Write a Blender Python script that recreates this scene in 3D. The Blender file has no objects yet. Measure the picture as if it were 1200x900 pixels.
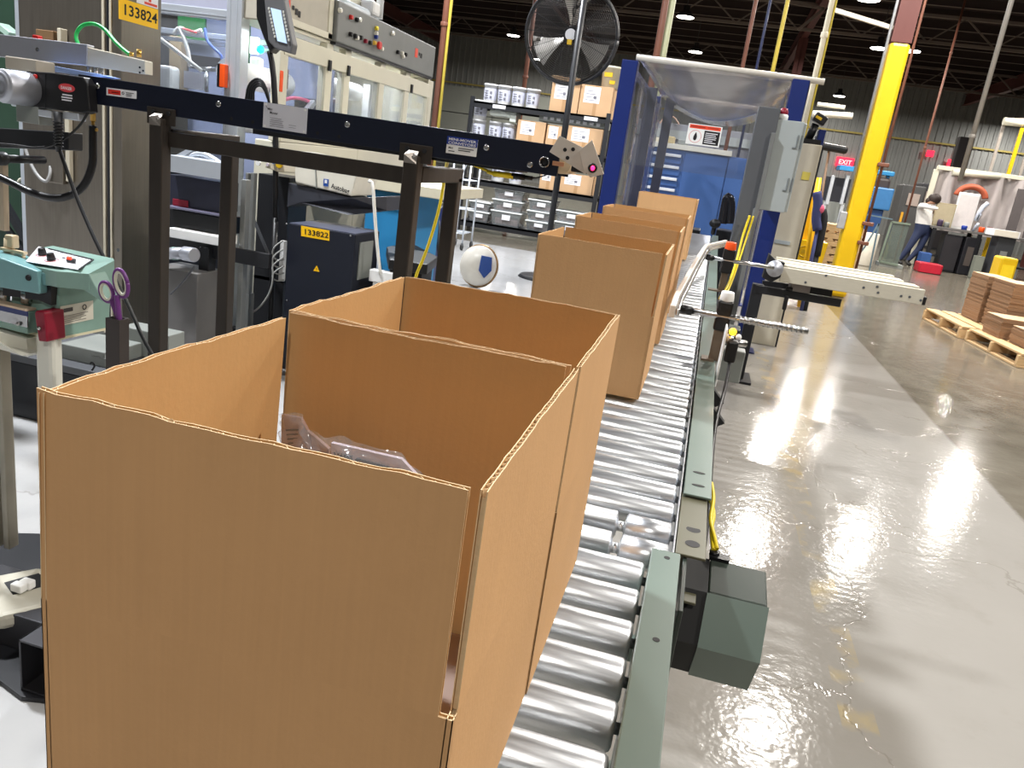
import bpy, bmesh, math, random
from mathutils import Vector, Matrix, Euler
random.seed(7)
PI = math.pi
SC = bpy.context.scene
COL = SC.collection
V = Vector

# ---------------------------------------------------------------- camera
YAW, PITCH, ROLL, FPX, EYE = -0.210161, -0.280837, 0.141972, 919.39, 1.22
_f = V((math.sin(YAW)*math.cos(PITCH), math.cos(YAW)*math.cos(PITCH), math.sin(PITCH)))
_r0 = V((math.cos(YAW), -math.sin(YAW), 0)); _u0 = _r0.cross(_f)
_r = math.cos(ROLL)*_r0 + math.sin(ROLL)*_u0
_u = -math.sin(ROLL)*_r0 + math.cos(ROLL)*_u0
CAMPOS = V((0, 0, EYE))
def ray(x, y): return ((x-600)/FPX)*_r - ((y-450)/FPX)*_u + _f
def aY(x, y, Y): d = ray(x, y); return CAMPOS + d*(Y/d.y)
def aX(x, y, X): d = ray(x, y); return CAMPOS + d*(X/d.x)
def aZ(x, y, z): d = ray(x, y); return CAMPOS + d*((z-EYE)/d.z)
cam = bpy.data.cameras.new('camera'); camo = bpy.data.objects.new('camera', cam); COL.objects.link(camo)
m = Matrix((( _r.x, _u.x, -_f.x, 0), (_r.y, _u.y, -_f.y, 0), (_r.z, _u.z, -_f.z, EYE), (0, 0, 0, 1)))
camo.matrix_world = m
cam.sensor_fit = 'HORIZONTAL'; cam.sensor_width = 36; cam.lens = 36*FPX/1200; cam.clip_start = 0.02; cam.clip_end = 300
SC.camera = camo
SC.view_settings.view_transform = 'Standard'; SC.view_settings.look = 'None'
SC.view_settings.gamma = 1; SC.view_settings.use_curve_mapping = False
SC.view_settings.exposure = 0.0

# ---------------------------------------------------------------- materials
def s2l(c):
    return tuple(((x/255)/12.92 if x/255 <= 0.04045 else (((x/255)+0.055)/1.055)**2.4) for x in c)
MATS = {}
def mat(name, rgb, rough=0.5, metal=0.0, var=0.06, scale=12.0, bump=0.0, bscale=60.0, stretch=None, emit=None, estr=0.0, alpha=None, trans=0.0, ior=1.45, coat=0.0, spec=0.5, rvar=0.0):
    if name in MATS: return MATS[name]
    mt = bpy.data.materials.new(name); mt.use_nodes = True
    nt = mt.node_tree; b = nt.nodes['Principled BSDF']
    c = s2l(rgb)
    b.inputs['Roughness'].default_value = rough; b.inputs['Metallic'].default_value = metal
    b.inputs['IOR'].default_value = ior; b.inputs['Specular IOR Level'].default_value = spec
    b.inputs['Coat Weight'].default_value = coat; b.inputs['Coat Roughness'].default_value = 0.1
    b.inputs['Transmission Weight'].default_value = trans
    if alpha is not None: b.inputs['Alpha'].default_value = alpha
    tc = nt.nodes.new('ShaderNodeTexCoord'); mp = nt.nodes.new('ShaderNodeMapping')
    nt.links.new(tc.outputs['Object'], mp.inputs['Vector'])
    if stretch: mp.inputs['Scale'].default_value = stretch
    nz = nt.nodes.new('ShaderNodeTexNoise'); nz.inputs['Scale'].default_value = scale; nz.inputs['Detail'].default_value = 6
    nt.links.new(mp.outputs['Vector'], nz.inputs['Vector'])
    mx = nt.nodes.new('ShaderNodeMix'); mx.data_type = 'RGBA'
    mx.inputs['A'].default_value = tuple(max(0, v*(1-var*2)) for v in c)+(1,)
    mx.inputs['B'].default_value = tuple(min(1, v*(1+var*2)) for v in c)+(1,)
    nt.links.new(nz.outputs['Fac'], mx.inputs['Factor']); nt.links.new(mx.outputs['Result'], b.inputs['Base Color'])
    if rvar:
        mr = nt.nodes.new('ShaderNodeMapRange'); mr.inputs['To Min'].default_value = max(0.02, rough-rvar); mr.inputs['To Max'].default_value = rough+rvar
        nt.links.new(nz.outputs['Fac'], mr.inputs['Value']); nt.links.new(mr.outputs['Result'], b.inputs['Roughness'])
    if bump:
        n2 = nt.nodes.new('ShaderNodeTexNoise'); n2.inputs['Scale'].default_value = bscale; n2.inputs['Detail'].default_value = 4
        nt.links.new(mp.outputs['Vector'], n2.inputs['Vector'])
        bp = nt.nodes.new('ShaderNodeBump'); bp.inputs['Strength'].default_value = bump; bp.inputs['Distance'].default_value = 0.01
        nt.links.new(n2.outputs['Fac'], bp.inputs['Height']); nt.links.new(bp.outputs['Normal'], b.inputs['Normal'])
    if emit:
        b.inputs['Emission Color'].default_value = s2l(emit)+(1,); b.inputs['Emission Strength'].default_value = estr
    MATS[name] = mt
    return mt

def clear_film(name, rgb=(235, 238, 242), opacity=0.25, rough=0.08, bump=0.3, bscale=9.0):
    """thin clear plastic: see-through sheet mixed with a glossy skin"""
    if name in MATS: return MATS[name]
    mt = bpy.data.materials.new(name); mt.use_nodes = True; nt = mt.node_tree; nt.nodes.clear()
    out = nt.nodes.new('ShaderNodeOutputMaterial'); tr = nt.nodes.new('ShaderNodeBsdfTransparent')
    tr.inputs['Color'].default_value = s2l(rgb)+(1,)
    pb = nt.nodes.new('ShaderNodeBsdfPrincipled'); pb.inputs['Base Color'].default_value = s2l(rgb)+(1,); pb.inputs['Roughness'].default_value = rough
    tc = nt.nodes.new('ShaderNodeTexCoord'); nz = nt.nodes.new('ShaderNodeTexNoise'); nz.inputs['Scale'].default_value = bscale; nz.inputs['Detail'].default_value = 3
    nt.links.new(tc.outputs['Object'], nz.inputs['Vector'])
    bp = nt.nodes.new('ShaderNodeBump'); bp.inputs['Strength'].default_value = bump; bp.inputs['Distance'].default_value = 0.02
    nt.links.new(nz.outputs['Fac'], bp.inputs['Height']); nt.links.new(bp.outputs['Normal'], pb.inputs['Normal'])
    lw = nt.nodes.new('ShaderNodeLayerWeight'); lw.inputs['Blend'].default_value = 0.5
    pw = nt.nodes.new('ShaderNodeMath'); pw.operation = 'POWER'; pw.inputs[1].default_value = 4.0; nt.links.new(lw.outputs['Facing'], pw.inputs[0])
    fr = nt.nodes.new('ShaderNodeMath'); fr.operation = 'MULTIPLY_ADD'; fr.inputs[1].default_value = 0.7; fr.inputs[2].default_value = 0.06; nt.links.new(pw.outputs[0], fr.inputs[0])
    ad = nt.nodes.new('ShaderNodeMath')
    nt.nodes.remove(ad)
    m1 = nt.nodes.new('ShaderNodeMixShader'); m1.inputs['Fac'].default_value = opacity
    nt.links.new(tr.outputs[0], m1.inputs[1]); nt.links.new(pb.outputs[0], m1.inputs[2])
    gl = nt.nodes.new('ShaderNodeBsdfGlossy'); gl.inputs['Roughness'].default_value = rough; nt.links.new(bp.outputs['Normal'], gl.inputs['Normal'])
    mx = nt.nodes.new('ShaderNodeMixShader'); nt.links.new(fr.outputs[0], mx.inputs['Fac'])
    nt.links.new(m1.outputs[0], mx.inputs[1]); nt.links.new(gl.outputs[0], mx.inputs[2]); nt.links.new(mx.outputs[0], out.inputs['Surface'])
    MATS[name] = mt
    return mt

# ---------------------------------------------------------------- mesh builder
_FONTCACHE = {}
def frame(d, up=None):
    d = V(d).normalized()
    up = V(up) if up is not None else (V((0, 0, 1)) if abs(d.z) < 0.95 else V((0, 1, 0)))
    x = up.cross(d).normalized(); y = d.cross(x)
    return x, y, d
class MB:
    def __init__(s): s.bm = bmesh.new()
    def _merge(s, b2, mi, smooth):
        for f in b2.faces:
            f.material_index = mi
            if smooth: f.smooth = True
        me = bpy.data.meshes.new('tmp'); b2.to_mesh(me); b2.free(); s.bm.from_mesh(me); bpy.data.meshes.remove(me); return s
    def box(s, c, size, rot=None, bev=0.0, m=0, seg=2):
        b = bmesh.new(); bmesh.ops.create_cube(b, size=1.0)
        bmesh.ops.scale(b, vec=V(size), verts=b.verts)
        if bev: bmesh.ops.bevel(b, geom=b.edges[:], offset=min(bev, min(size)*0.45), segments=seg, affect='EDGES', profile=0.5)
        M = Matrix.Translation(V(c))
        if rot is not None: M = M @ (rot.to_4x4() if isinstance(rot, Matrix) else Euler(rot).to_matrix().to_4x4())
        bmesh.ops.transform(b, matrix=M, verts=b.verts); return s._merge(b, m, False)
    def box2(s, lo, hi, bev=0.0, m=0):
        lo, hi = V(lo), V(hi); return s.box((lo+hi)/2, [abs(hi[i]-lo[i]) for i in range(3)], None, bev, m)
    def bar(s, p0, p1, w, h, up=None, bev=0.0, m=0):
        p0, p1 = V(p0), V(p1); x, y, d = frame(p1-p0, up)
        R = Matrix((x, y, d)).transposed(); return s.box((p0+p1)/2, (w, h, (p1-p0).length), R, bev, m)
    def cyl(s, p0, p1, r, r2=None, n=20, m=0, caps=True, bev=0.0):
        p0, p1 = V(p0), V(p1); r2 = r if r2 is None else r2; x, y, d = frame(p1-p0); L = (p1-p0).length
        prof = [(r, 0), (r2, L)]
        if bev: prof = [(r-bev, 0), (r-bev*0.3, bev*0.3), (r, bev), (r2, L-bev), (r2-bev*0.3, L-bev*0.3), (r2-bev, L)]
        return s.lathe(prof, p0, d, n, m, caps)
    def lathe(s, prof, o, axis=(0, 0, 1), n=24, m=0, caps=True):
        o = V(o); x, y, d = frame(axis); b = bmesh.new(); rings = []
        for r, z in prof:
            rings.append([b.verts.new(o + d*z + (x*math.cos(2*PI*i/n) + y*math.sin(2*PI*i/n))*r) for i in range(n)])
        for a, c in zip(rings, rings[1:]):
            for i in range(n): f = b.faces.new((a[i], a[(i+1) % n], c[(i+1) % n], c[i])); f.smooth = True
        if caps:
            if prof[0][0] > 1e-6: b.faces.new(rings[0][::-1])
            if prof[-1][0] > 1e-6: b.faces.new(rings[-1])
        for f in b.faces: f.material_index = m
        me = bpy.data.meshes.new('tmp'); b.to_mesh(me); b.free(); s.bm.from_mesh(me); bpy.data.meshes.remove(me); return s
    def tube(s, pts, r, n=10, m=0, smooth=0, closed=False):
        pts = [V(p) for p in pts]
        for _ in range(smooth):
            q = [pts[0]]
            for a, c in zip(pts, pts[1:]): q += [a*0.75+c*0.25, a*0.25+c*0.75]
            q.append(pts[-1]); pts = q
        b = bmesh.new(); rings = []; x = None
        for i, p in enumerate(pts):
            d = (pts[min(i+1, len(pts)-1)]-pts[max(i-1, 0)]).normalized()
            if x is None: x, y, _ = frame(d)
            else:
                x = (x - d*x.dot(d)).normalized()
            y = d.cross(x)
            rings.append([b.verts.new(p + (x*math.cos(2*PI*k/n)+y*math.sin(2*PI*k/n))*r) for k in range(n)])
        for a, c in zip(rings, rings[1:]):
            for i in range(n): b.faces.new((a[i], a[(i+1) % n], c[(i+1) % n], c[i]))
        for f in b.faces: f.smooth = True
        b.faces.new(rings[0][::-1]); b.faces.new(rings[-1])
        return s._merge(b, m, False)
    def prism(s, poly, ext, m=0, bev=0.0):
        b = bmesh.new(); e = V(ext); a = [b.verts.new(V(p)) for p in poly]; c = [b.verts.new(V(p)+e) for p in poly]; n = len(a)
        b.faces.new(a[::-1]); b.faces.new(c)
        for i in range(n): b.faces.new((a[i], a[(i+1) % n], c[(i+1) % n], c[i]))
        bmesh.ops.recalc_face_normals(b, faces=b.faces)
        if bev: bmesh.ops.bevel(b, geom=b.edges[:], offset=bev, segments=2, affect='EDGES', profile=0.5)
        return s._merge(b, m, False)
    def grid(s, fn, nu, nv, m=0, thick=0.0, smooth=True):
        b = bmesh.new(); g = [[b.verts.new(V(fn(i/nu, j/nv))) for j in range(nv+1)] for i in range(nu+1)]
        for i in range(nu):
            for j in range(nv): b.faces.new((g[i][j], g[i+1][j], g[i+1][j+1], g[i][j+1]))
        if thick: bmesh.ops.solidify(b, geom=b.faces[:], thickness=thick)
        return s._merge(b, m, smooth)
    def ball(s, c, r, m=0, sc=(1, 1, 1), sub=3):
        b = bmesh.new(); bmesh.ops.create_icosphere(b, subdivisions=sub, radius=r); bmesh.ops.scale(b, vec=V(sc), verts=b.verts)
        bmesh.ops.translate(b, vec=V(c), verts=b.verts); return s._merge(b, m, True)
    def ring(s, c, axis, R, r, n=36, k=8, m=0, sx=1.0, sy=1.0, a0=0, a1=2*PI):
        x, y, d = frame(axis); c = V(c)
        pts = [c + x*math.cos(a0+(a1-a0)*i/n)*R*sx + y*math.sin(a0+(a1-a0)*i/n)*R*sy for i in range(n+1)]
        return s.tube(pts, r, k, m)
    def quad(s, pts, thick=0.001, m=0):
        a = [V(p) for p in pts]; nrm = (a[1]-a[0]).cross(a[-1]-a[0]).normalized()
        return s.prism(a, nrm*thick, m)
    def text(s, txt, org, xd, yd, h, m=0, depth=0.0006, align='LEFT', wide=1.0, width=None):
        """raised lettering: cap height h, written along xd from org (baseline)"""
        cu = bpy.data.curves.new('lettering', 'FONT'); cu.body = txt; cu.size = 1.0; cu.extrude = 0; cu.align_x = align
        cu.resolution_u = 3; cu.offset = 0.018
        ob = bpy.data.objects.new('lettering_tmp', cu); COL.objects.link(ob); bpy.context.view_layer.update()
        me = bpy.data.meshes.new_from_object(ob.evaluated_get(bpy.context.evaluated_depsgraph_get()))
        bpy.data.objects.remove(ob); bpy.data.curves.remove(cu)
        b = bmesh.new(); b.from_mesh(me); bpy.data.meshes.remove(me); bmesh.ops.scale(b, vec=(h/0.7, h/0.7, h/0.7), verts=b.verts)
        xd, yd = V(xd).normalized(), V(yd).normalized(); nd = xd.cross(yd)
        if width and b.verts:
            w = max(v.co.x for v in b.verts)-min(v.co.x for v in b.verts); wide = width/max(w, 1e-6)
        for v in b.verts: v.co = V(org) + xd*v.co.x*wide + yd*v.co.y + nd*depth
        return s._merge(b, m, False)
    def islands(s):
        seen, out = set(), []
        for v in s.bm.verts:
            if v in seen: continue
            st, isl = [v], []; seen.add(v)
            while st:
                a = st.pop(); isl.append(a)
                for e in a.link_edges:
                    b = e.other_vert(a)
                    if b not in seen: seen.add(b); st.append(b)
            out.append(isl)
        return out
    def obj(s, name, mats, parent=None, bevmod=0.0):
        if name in EACH:
            bmesh.ops.remove_doubles(s.bm, verts=s.bm.verts, dist=1e-6)
            isl = s.islands()
            if len(isl) > 1:
                last = None
                for k in range(len(isl)):
                    q = MB(); q.bm = s.bm.copy(); grp = q.islands()
                    bmesh.ops.delete(q.bm, geom=[v for j, g in enumerate(grp) if j != k for v in g], context='VERTS')
                    last = q._one(name, mats, parent, bevmod)
                s.bm.free(); return last
        return s._one(name, mats, parent, bevmod)
    def _one(s, name, mats, parent=None, bevmod=0.0):
        mats = mats if isinstance(mats, (list, tuple)) else [mats]
        me = bpy.data.meshes.new(name)
        vs = [v.co for v in s.bm.verts]
        lo = V([min(v[i] for v in vs) for i in range(3)]); hi = V([max(v[i] for v in vs) for i in range(3)])
        o = V(((lo.x+hi.x)/2, (lo.y+hi.y)/2, lo.z))
        bmesh.ops.translate(s.bm, vec=-o, verts=s.bm.verts)
        bmesh.ops.remove_doubles(s.bm, verts=s.bm.verts, dist=1e-6)
        s.bm.to_mesh(me); s.bm.free()
        for k in mats: me.materials.append(k)
        ob = bpy.data.objects.new(name, me); COL.objects.link(ob)
        WM[ob.name] = Matrix.Translation(o)
        if parent is not None:
            ob.parent = parent; ob.matrix_local = WM[parent.name].inverted() @ WM[ob.name]
        else: ob.location = o
        if bevmod:
            md = ob.modifiers.new('edge', 'BEVEL'); md.width = bevmod; md.segments = 2; md.limit_method = 'ANGLE'
        return ob
WM = {}
EACH = {'screw', 'slot', 'screw_hole', 'bolt', 'bright_foot', 'spring_post', 'bracket_strip', 'bolt_hole', 'bracket_hole', 'end_screw', 'loose_paper', 'shelf_label', 'caster', 'button_head', 'rod_guide', 'drawer_tag', 'inner_post', 'door_latch', 'key', 'coupling', 'inner_strut', 'inner_roll', 'yellow_sticker', 'side_rail', 'top_valve', 'link_rod', 'rear_rail', 'white_hose', 'grey_tray', 'pedal_link', 'dark_strip', 'bolt', 'cable_gland', 'mount_strut', 'hinge', 'loop_pin'}
def thing(name, label, cat, loc=(0, 0, 0), group=None):
    o = bpy.data.objects.new(name, None); COL.objects.link(o); o.location = V(loc); o.empty_display_size = 0.05
    WM[o.name] = Matrix.Translation(V(loc)); o['label'] = label; o['category'] = cat
    if group: o['group'] = group
    return o
def tag(o, label, cat, group=None, kind=None):
    o['label'] = label; o['category'] = cat
    if group: o['group'] = group
    if kind: o['kind'] = kind
    return o
def struct(o): o['kind'] = 'structure'; return o
def copy_thing(o, delta, label=None):
    c = o.copy(); COL.objects.link(c); c.location = o.location + V(delta)
    WM[c.name] = Matrix.Translation(c.location)
    if label: c['label'] = label
    def rec(src, dst):
        for ch in list(src.children):
            d = ch.copy(); COL.objects.link(d); d.parent = dst; rec(ch, d)
    rec(o, c)
    return c

# ---------------------------------------------------------------- palette
def kraft(name, rgb):
    mt = mat(name, rgb, 0.75, 0, 0.05, 7, bump=0.05, bscale=220, spec=0.25)
    nt = mt.node_tree; b = nt.nodes['Principled BSDF']
    # fine vertical fibre lines of the flutes, plus small flecks
    tc = [n for n in nt.nodes if n.type == 'TEX_COORD'][0]; mp = nt.nodes.new('ShaderNodeMapping'); mp.inputs['Scale'].default_value = (260, 260, 6)
    nt.links.new(tc.outputs['Object'], mp.inputs['Vector'])
    nz = nt.nodes.new('ShaderNodeTexNoise'); nz.inputs['Scale'].default_value = 1; nz.inputs['Detail'].default_value = 5
    nt.links.new(mp.outputs['Vector'], nz.inputs['Vector'])
    mr = nt.nodes.new('ShaderNodeMapRange'); mr.inputs['From Min'].default_value = 0.3; mr.inputs['From Max'].default_value = 0.7; mr.inputs['To Min'].default_value = 0.98; mr.inputs['To Max'].default_value = 1.02
    nt.links.new(nz.outputs['Fac'], mr.inputs['Value'])
    old = b.inputs['Base Color'].links[0].from_socket
    mu = nt.nodes.new('ShaderNodeMix'); mu.data_type = 'RGBA'; mu.blend_type = 'MULTIPLY'; mu.inputs['Factor'].default_value = 1
    nt.links.new(old, mu.inputs['A']); nt.links.new(mr.outputs['Result'], mu.inputs['B']); nt.links.new(mu.outputs['Result'], b.inputs['Base Color'])
    return mt
KRAFT = kraft('kraft_board', (204, 160, 113))
KRAFT_EDGE = mat('kraft_cut_edge', (216, 190, 150), 0.85, var=0.1, scale=200)
KRAFT_IN = kraft('kraft_inner_liner', (194, 153, 103))
ZINC = mat('galvanized_roller', (206, 209, 213), 0.32, 0.88, 0.06, 30, bump=0.05, bscale=40, stretch=(0.6, 6, 6), rvar=0.1)
STEEL = mat('bright_steel', (190, 190, 190), 0.25, 1.0, 0.05, 20)
ALU = mat('aluminium_profile', (200, 206, 214), 0.38, 0.55, 0.04, 10)
ALUFLAT = mat('satin_aluminium', (176, 178, 186), 0.45, 0.7, 0.04, 60, stretch=(1, 20, 20))
STAIN = mat('brushed_stainless', (135, 128, 118), 0.4, 0.85, 0.08, 9, stretch=(14, 14, 0.5), rvar=0.08)
GREENP = mat('sage_green_paint', (98, 113, 105), 0.38, 0, 0.05, 8, coat=0.2)
GREEND = mat('dark_green_shaded', (44, 52, 46), 0.35, 0, 0.06, 8, coat=0.2)  # dark green, deepened further for the shade the drive guard lies in
NAVY = mat('navy_anodised_rail', (24, 29, 46), 0.36, 0.3, 0.06, 50, stretch=(1, 8, 8))
BLACK = mat('black_plastic', (20, 20, 22), 0.4, 0, 0.1, 20)
BLACKM = mat('black_powder_coat', (28, 29, 33), 0.45, 0, 0.08, 15)
RUBBER = mat('black_cable', (18, 18, 20), 0.45)
MILL = mat('mill_scale_steel', (58, 52, 47), 0.5, 0.45, 0.18, 9, stretch=(3, 3, 0.8), rvar=0.12)
GRAYP = mat('grey_machine_paint', (128, 132, 128), 0.45, 0, 0.04, 8)
GRAYB = mat('pale_grey_enclosure_paint', (158, 165, 166), 0.4, 0, 0.03, 6)
DGRAY = mat('dark_grey_paint', (82, 84, 88), 0.45, 0, 0.05, 6)
CREAM = mat('cream_machine_paint', (206, 202, 184), 0.4, 0, 0.03, 6)
BEIGE = mat('beige_paint', (196, 188, 168), 0.45, 0, 0.05, 7)
TEAL = mat('teal_hammer_paint', (128, 160, 150), 0.38, 0, 0.08, 20, coat=0.2)
BLUEP = mat('royal_blue_paint', (18, 38, 104), 0.35, 0, 0.06, 6, coat=0.2)
BLUEC = mat('steel_blue_cabinet_paint', (56, 86, 138), 0.42, 0, 0.06, 3)
BLUEL = mat('light_blue_panel_paint', (48, 132, 186), 0.4, 0, 0.05, 3)
YELL = mat('safety_yellow_paint', (214, 174, 14), 0.4, 0, 0.05, 5)
YELLT = mat('yellow_tag_film', (250, 196, 8), 0.45, 0, 0.02)
WHITE = mat('white_plastic', (232, 232, 230), 0.4, 0, 0.02)
WHITEP = mat('white_paper', (232, 232, 236), 0.7, 0, 0.03)
INK = mat('black_ink', (22, 20, 22), 0.6, 0, 0.0)
REDP = mat('red_plastic', (196, 36, 34), 0.4, 0, 0.04)
MAROON = mat('maroon_plastic', (132, 20, 44), 0.35, 0, 0.05)
ORANGE = mat('orange_plastic', (236, 84, 24), 0.4, 0, 0.03)
PURPLE = mat('purple_plastic', (100, 50, 116), 0.35, 0, 0.03)
WOOD = mat('pallet_pine', (206, 172, 126), 0.75, 0, 0.15, 10, stretch=(1, 8, 8))
BRASS = mat('brass_fitting', (186, 148, 76), 0.3, 0.9, 0.05)
COPPER = mat('painted_brown_pipe', (112, 70, 54), 0.5, 0, 0.08, 4)
BROWNS = mat('red_oxide_steel', (92, 50, 46), 0.55, 0, 0.08, 3)
GREENH = mat('green_hose', (22, 160, 76), 0.35, 0, 0.03)
YCAB = mat('yellow_cable', (232, 206, 40), 0.45, 0, 0.03)
WCAB = mat('white_cable', (226, 224, 218), 0.45, 0, 0.03)
# ================================================================ the building
def floor_material():
    mt = bpy.data.materials.new('glossy_sealed_concrete'); mt.use_nodes = True; nt = mt.node_tree; b = nt.nodes['Principled BSDF']; L = nt.links
    tc = nt.nodes.new('ShaderNodeTexCoord'); sx = nt.nodes.new('ShaderNodeSeparateXYZ'); L.new(tc.outputs['Object'], sx.inputs[0])
    def noise(scale, det=5, rough=0.55):
        n = nt.nodes.new('ShaderNodeTexNoise'); n.inputs['Scale'].default_value = scale; n.inputs['Detail'].default_value = det; n.inputs['Roughness'].default_value = rough
        L.new(tc.outputs['Object'], n.inputs['Vector']); return n
    def math_(op, a, c, clamp=False):
        n = nt.nodes.new('ShaderNodeMath'); n.operation = op; n.use_clamp = clamp
        for i, v in enumerate((a, c)):
            if isinstance(v, (int, float)): n.inputs[i].default_value = v
            else: L.new(v, n.inputs[i])
        return n.outputs[0]
    def mixc(f, a, c, blend='MIX'):
        n = nt.nodes.new('ShaderNodeMix'); n.data_type = 'RGBA'; n.blend_type = blend
        for k, v in (('Factor', f), ('A', a), ('B', c)):
            if isinstance(v, (int, float)): n.inputs[k].default_value = v
            elif isinstance(v, tuple): n.inputs[k].default_value = s2l(v)+(1,)
            else: L.new(v, n.inputs[k])
        return n.outputs['Result']
    big, mid, fine = noise(0.9), noise(5), noise(40)
    floor_darker = mixc(big.outputs['Fac'], (136, 132, 125), (156, 152, 146))
    floor_paler = mixc(big.outputs['Fac'], (158, 158, 158), (176, 176, 176))
    side = math_('MULTIPLY', math_('SUBTRACT', -0.45, math_('ADD', sx.outputs['X'], math_('MULTIPLY', big.outputs['Fac'], 0.4))), 3, True)
    painted = mixc(side, floor_darker, floor_paler)  # floor colour turns paler towards negative x
    bare = mixc(mid.outputs['Fac'], (92, 86, 76), (126, 120, 108))
    # light painted aisle floor up to x = 1.58 (object space = world), bare concrete beyond; the paint starts nearer than y = 11 on the other side
    xx = math_('ADD', sx.outputs['X'], math_('MULTIPLY', fine.outputs['Fac'], 0.03))
    lane = math_('MULTIPLY', math_('SUBTRACT', xx, 1.585), 40, True)
    back = math_('MULTIPLY', math_('SUBTRACT', sx.outputs['Y'], 10.6), 12, True)
    col = mixc(math_('MAXIMUM', lane, back), painted, bare)
    # worn yellow line remains, scuffs and fine cracks
    yl = math_('MULTIPLY', math_('LESS_THAN', math_('ABSOLUTE', math_('SUBTRACT', sx.outputs['X'], 0.60), 0), 0.045), math_('MULTIPLY', math_('SUBTRACT', mid.outputs['Fac'], 0.5), 5, True))
    col = mixc(math_('MULTIPLY', yl, 0.5), col, (196, 168, 84))
    scuff = math_('MULTIPLY', math_('SUBTRACT', noise(2.4, 8, 0.7).outputs['Fac'], 0.56), 4, True)
    col = mixc(math_('MULTIPLY', scuff, 0.3), col, (112, 102, 88))
    vo = nt.nodes.new('ShaderNodeTexVoronoi'); vo.feature = 'DISTANCE_TO_EDGE'; vo.inputs['Scale'].default_value = 1.3
    wv = nt.nodes.new('ShaderNodeMix'); wv.data_type = 'RGBA'; wv.inputs['Factor'].default_value = 0.35
    L.new(tc.outputs['Object'], wv.inputs['A']); L.new(noise(3).outputs['Color'], wv.inputs['B']); L.new(wv.outputs['Result'], vo.inputs['Vector'])
    crack = math_('MULTIPLY', math_('SUBTRACT', 0.006, vo.outputs['Distance']), 200, True)
    col = mixc(math_('MULTIPLY', crack, 0.3), col, (96, 86, 72))
    L.new(col, b.inputs['Base Color'])
    mr = nt.nodes.new('ShaderNodeMapRange'); mr.inputs['To Min'].default_value = 0.06; mr.inputs['To Max'].default_value = 0.19
    L.new(mid.outputs['Fac'], mr.inputs['Value']); L.new(mr.outputs['Result'], b.inputs['Roughness'])
    b.inputs['Specular IOR Level'].default_value = 0.16; b.inputs['Coat Weight'].default_value = 0.0; b.inputs['Coat Roughness'].default_value = 0.06
    bp = nt.nodes.new('ShaderNodeBump'); bp.inputs['Strength'].default_value = 0.35; bp.inputs['Distance'].default_value = 0.006
    hh = math_('ADD', math_('MULTIPLY', noise(26, 2).outputs['Fac'], 0.6), math_('MULTIPLY', crack, -0.2))
    L.new(hh, bp.inputs['Height']); L.new(bp.outputs['Normal'], b.inputs['Normal']); L.new(bp.outputs['Normal'], b.inputs['Coat Normal'])
    return mt
XL, XR, YN, YF, ZC = -22.0, 26.0, -10.0, 42.0, 6.95
struct(MB().box2((XL, YN, -0.1), (XR, YF, 0)).obj('floor', floor_material()))
fl = bpy.data.objects['floor']; fl.data.transform(Matrix.Translation(fl.location)); fl.location = (0, 0, 0)

CEIL = mat('dark_roof_deck', (58, 46, 44), 0.8, 0, 0.1, 2)
JOIST = mat('dusty_joist_paint', (118, 106, 98), 0.7, 0, 0.1, 3)
struct(MB().box2((XL, YN, ZC), (XR, YF, ZC+0.1)).obj('ceiling', CEIL))
def wallmat():
    mt = mat('ribbed_grey_wall_sheet', (150, 152, 150), 0.55, 0.1, 0.05, 1.5)
    nt = mt.node_tree; b = nt.nodes['Principled BSDF']
    return mt
WALLM = wallmat()
# ribbed sheet wall: real ribs
mb = MB(); n = int((XR-XL)/0.3)
poly = []
for i in range(n):
    x = XL+i*0.3
    poly += [(x, YF, 0), (x+0.17, YF, 0), (x+0.2, YF-0.04, 0), (x+0.27, YF-0.04, 0)]
poly += [(XR, YF, 0), (XR, YF+0.2, 0), (XL, YF+0.2, 0)]
mb.prism(poly, (0, 0, ZC)); struct(mb.obj('wall_back', WALLM))
BLOCK = mat('grey_block_wall', (140, 140, 136), 0.8, 0, 0.06, 2)
struct(MB().box2((XL-0.2, YN, 0), (XL, YF, ZC)).obj('wall_left', BLOCK))
struct(MB().box2((XR, YN, 0), (XR+0.2, YF, ZC)).obj('wall_right', BLOCK))
struct(MB().box2((XL, YN-0.2, 0), (XR, YN, ZC)).obj('wall_front', BLOCK))
# pale horizontal lining panels on the back wall behind the shelving
PANELW = mat('pale_green_grey_wall_panel', (168, 172, 164), 0.6, 0, 0.05, 1.2)
mb = MB()
for i in range(5):
    for k in range(3):
        mb.box2((-21+i*3.0, YF-0.13, 0.3+k*1.35), (-21+i*3.0+2.94, YF-0.05, 0.3+k*1.35+1.3), 0.01)
struct(mb.obj('trim_1', PANELW))
struct(MB().box2((XL, YF-0.14, 4.42), (XR, YF-0.05, 4.5)).obj('trim_2', mat('wall_girt_yellow', (176, 160, 90), 0.6)))

# roof purlins running across, with a pale lower flange, and deep beams running along
k = 3
y = 6.0
while y < YF-0.3:
    mb = MB(); mb.box2((XL, y-0.006, ZC-0.24), (XR, y+0.006, ZC), m=0); mb.box2((XL, y-0.04, ZC-0.25), (XR, y+0.035, ZC-0.238), m=1)
    struct(mb.obj('trim_%d' % k, [CEIL, JOIST])); k += 1; y += 1.5
for bx in (-15.0, -6.5, 1.83, 10.2, 18.5):
    mb = MB()
    mb.box2((bx-0.015, YN, ZC-0.72), (bx+0.015, YF, ZC-0.26)); mb.box2((bx-0.1, YN, ZC-0.74), (bx+0.1, YF, ZC-0.72)); mb.box2((bx-0.1, YN, ZC-0.28), (bx+0.1, YF, ZC-0.26))
    struct(mb.obj('trim_%d' % k, BROWNS)); k += 1
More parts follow.
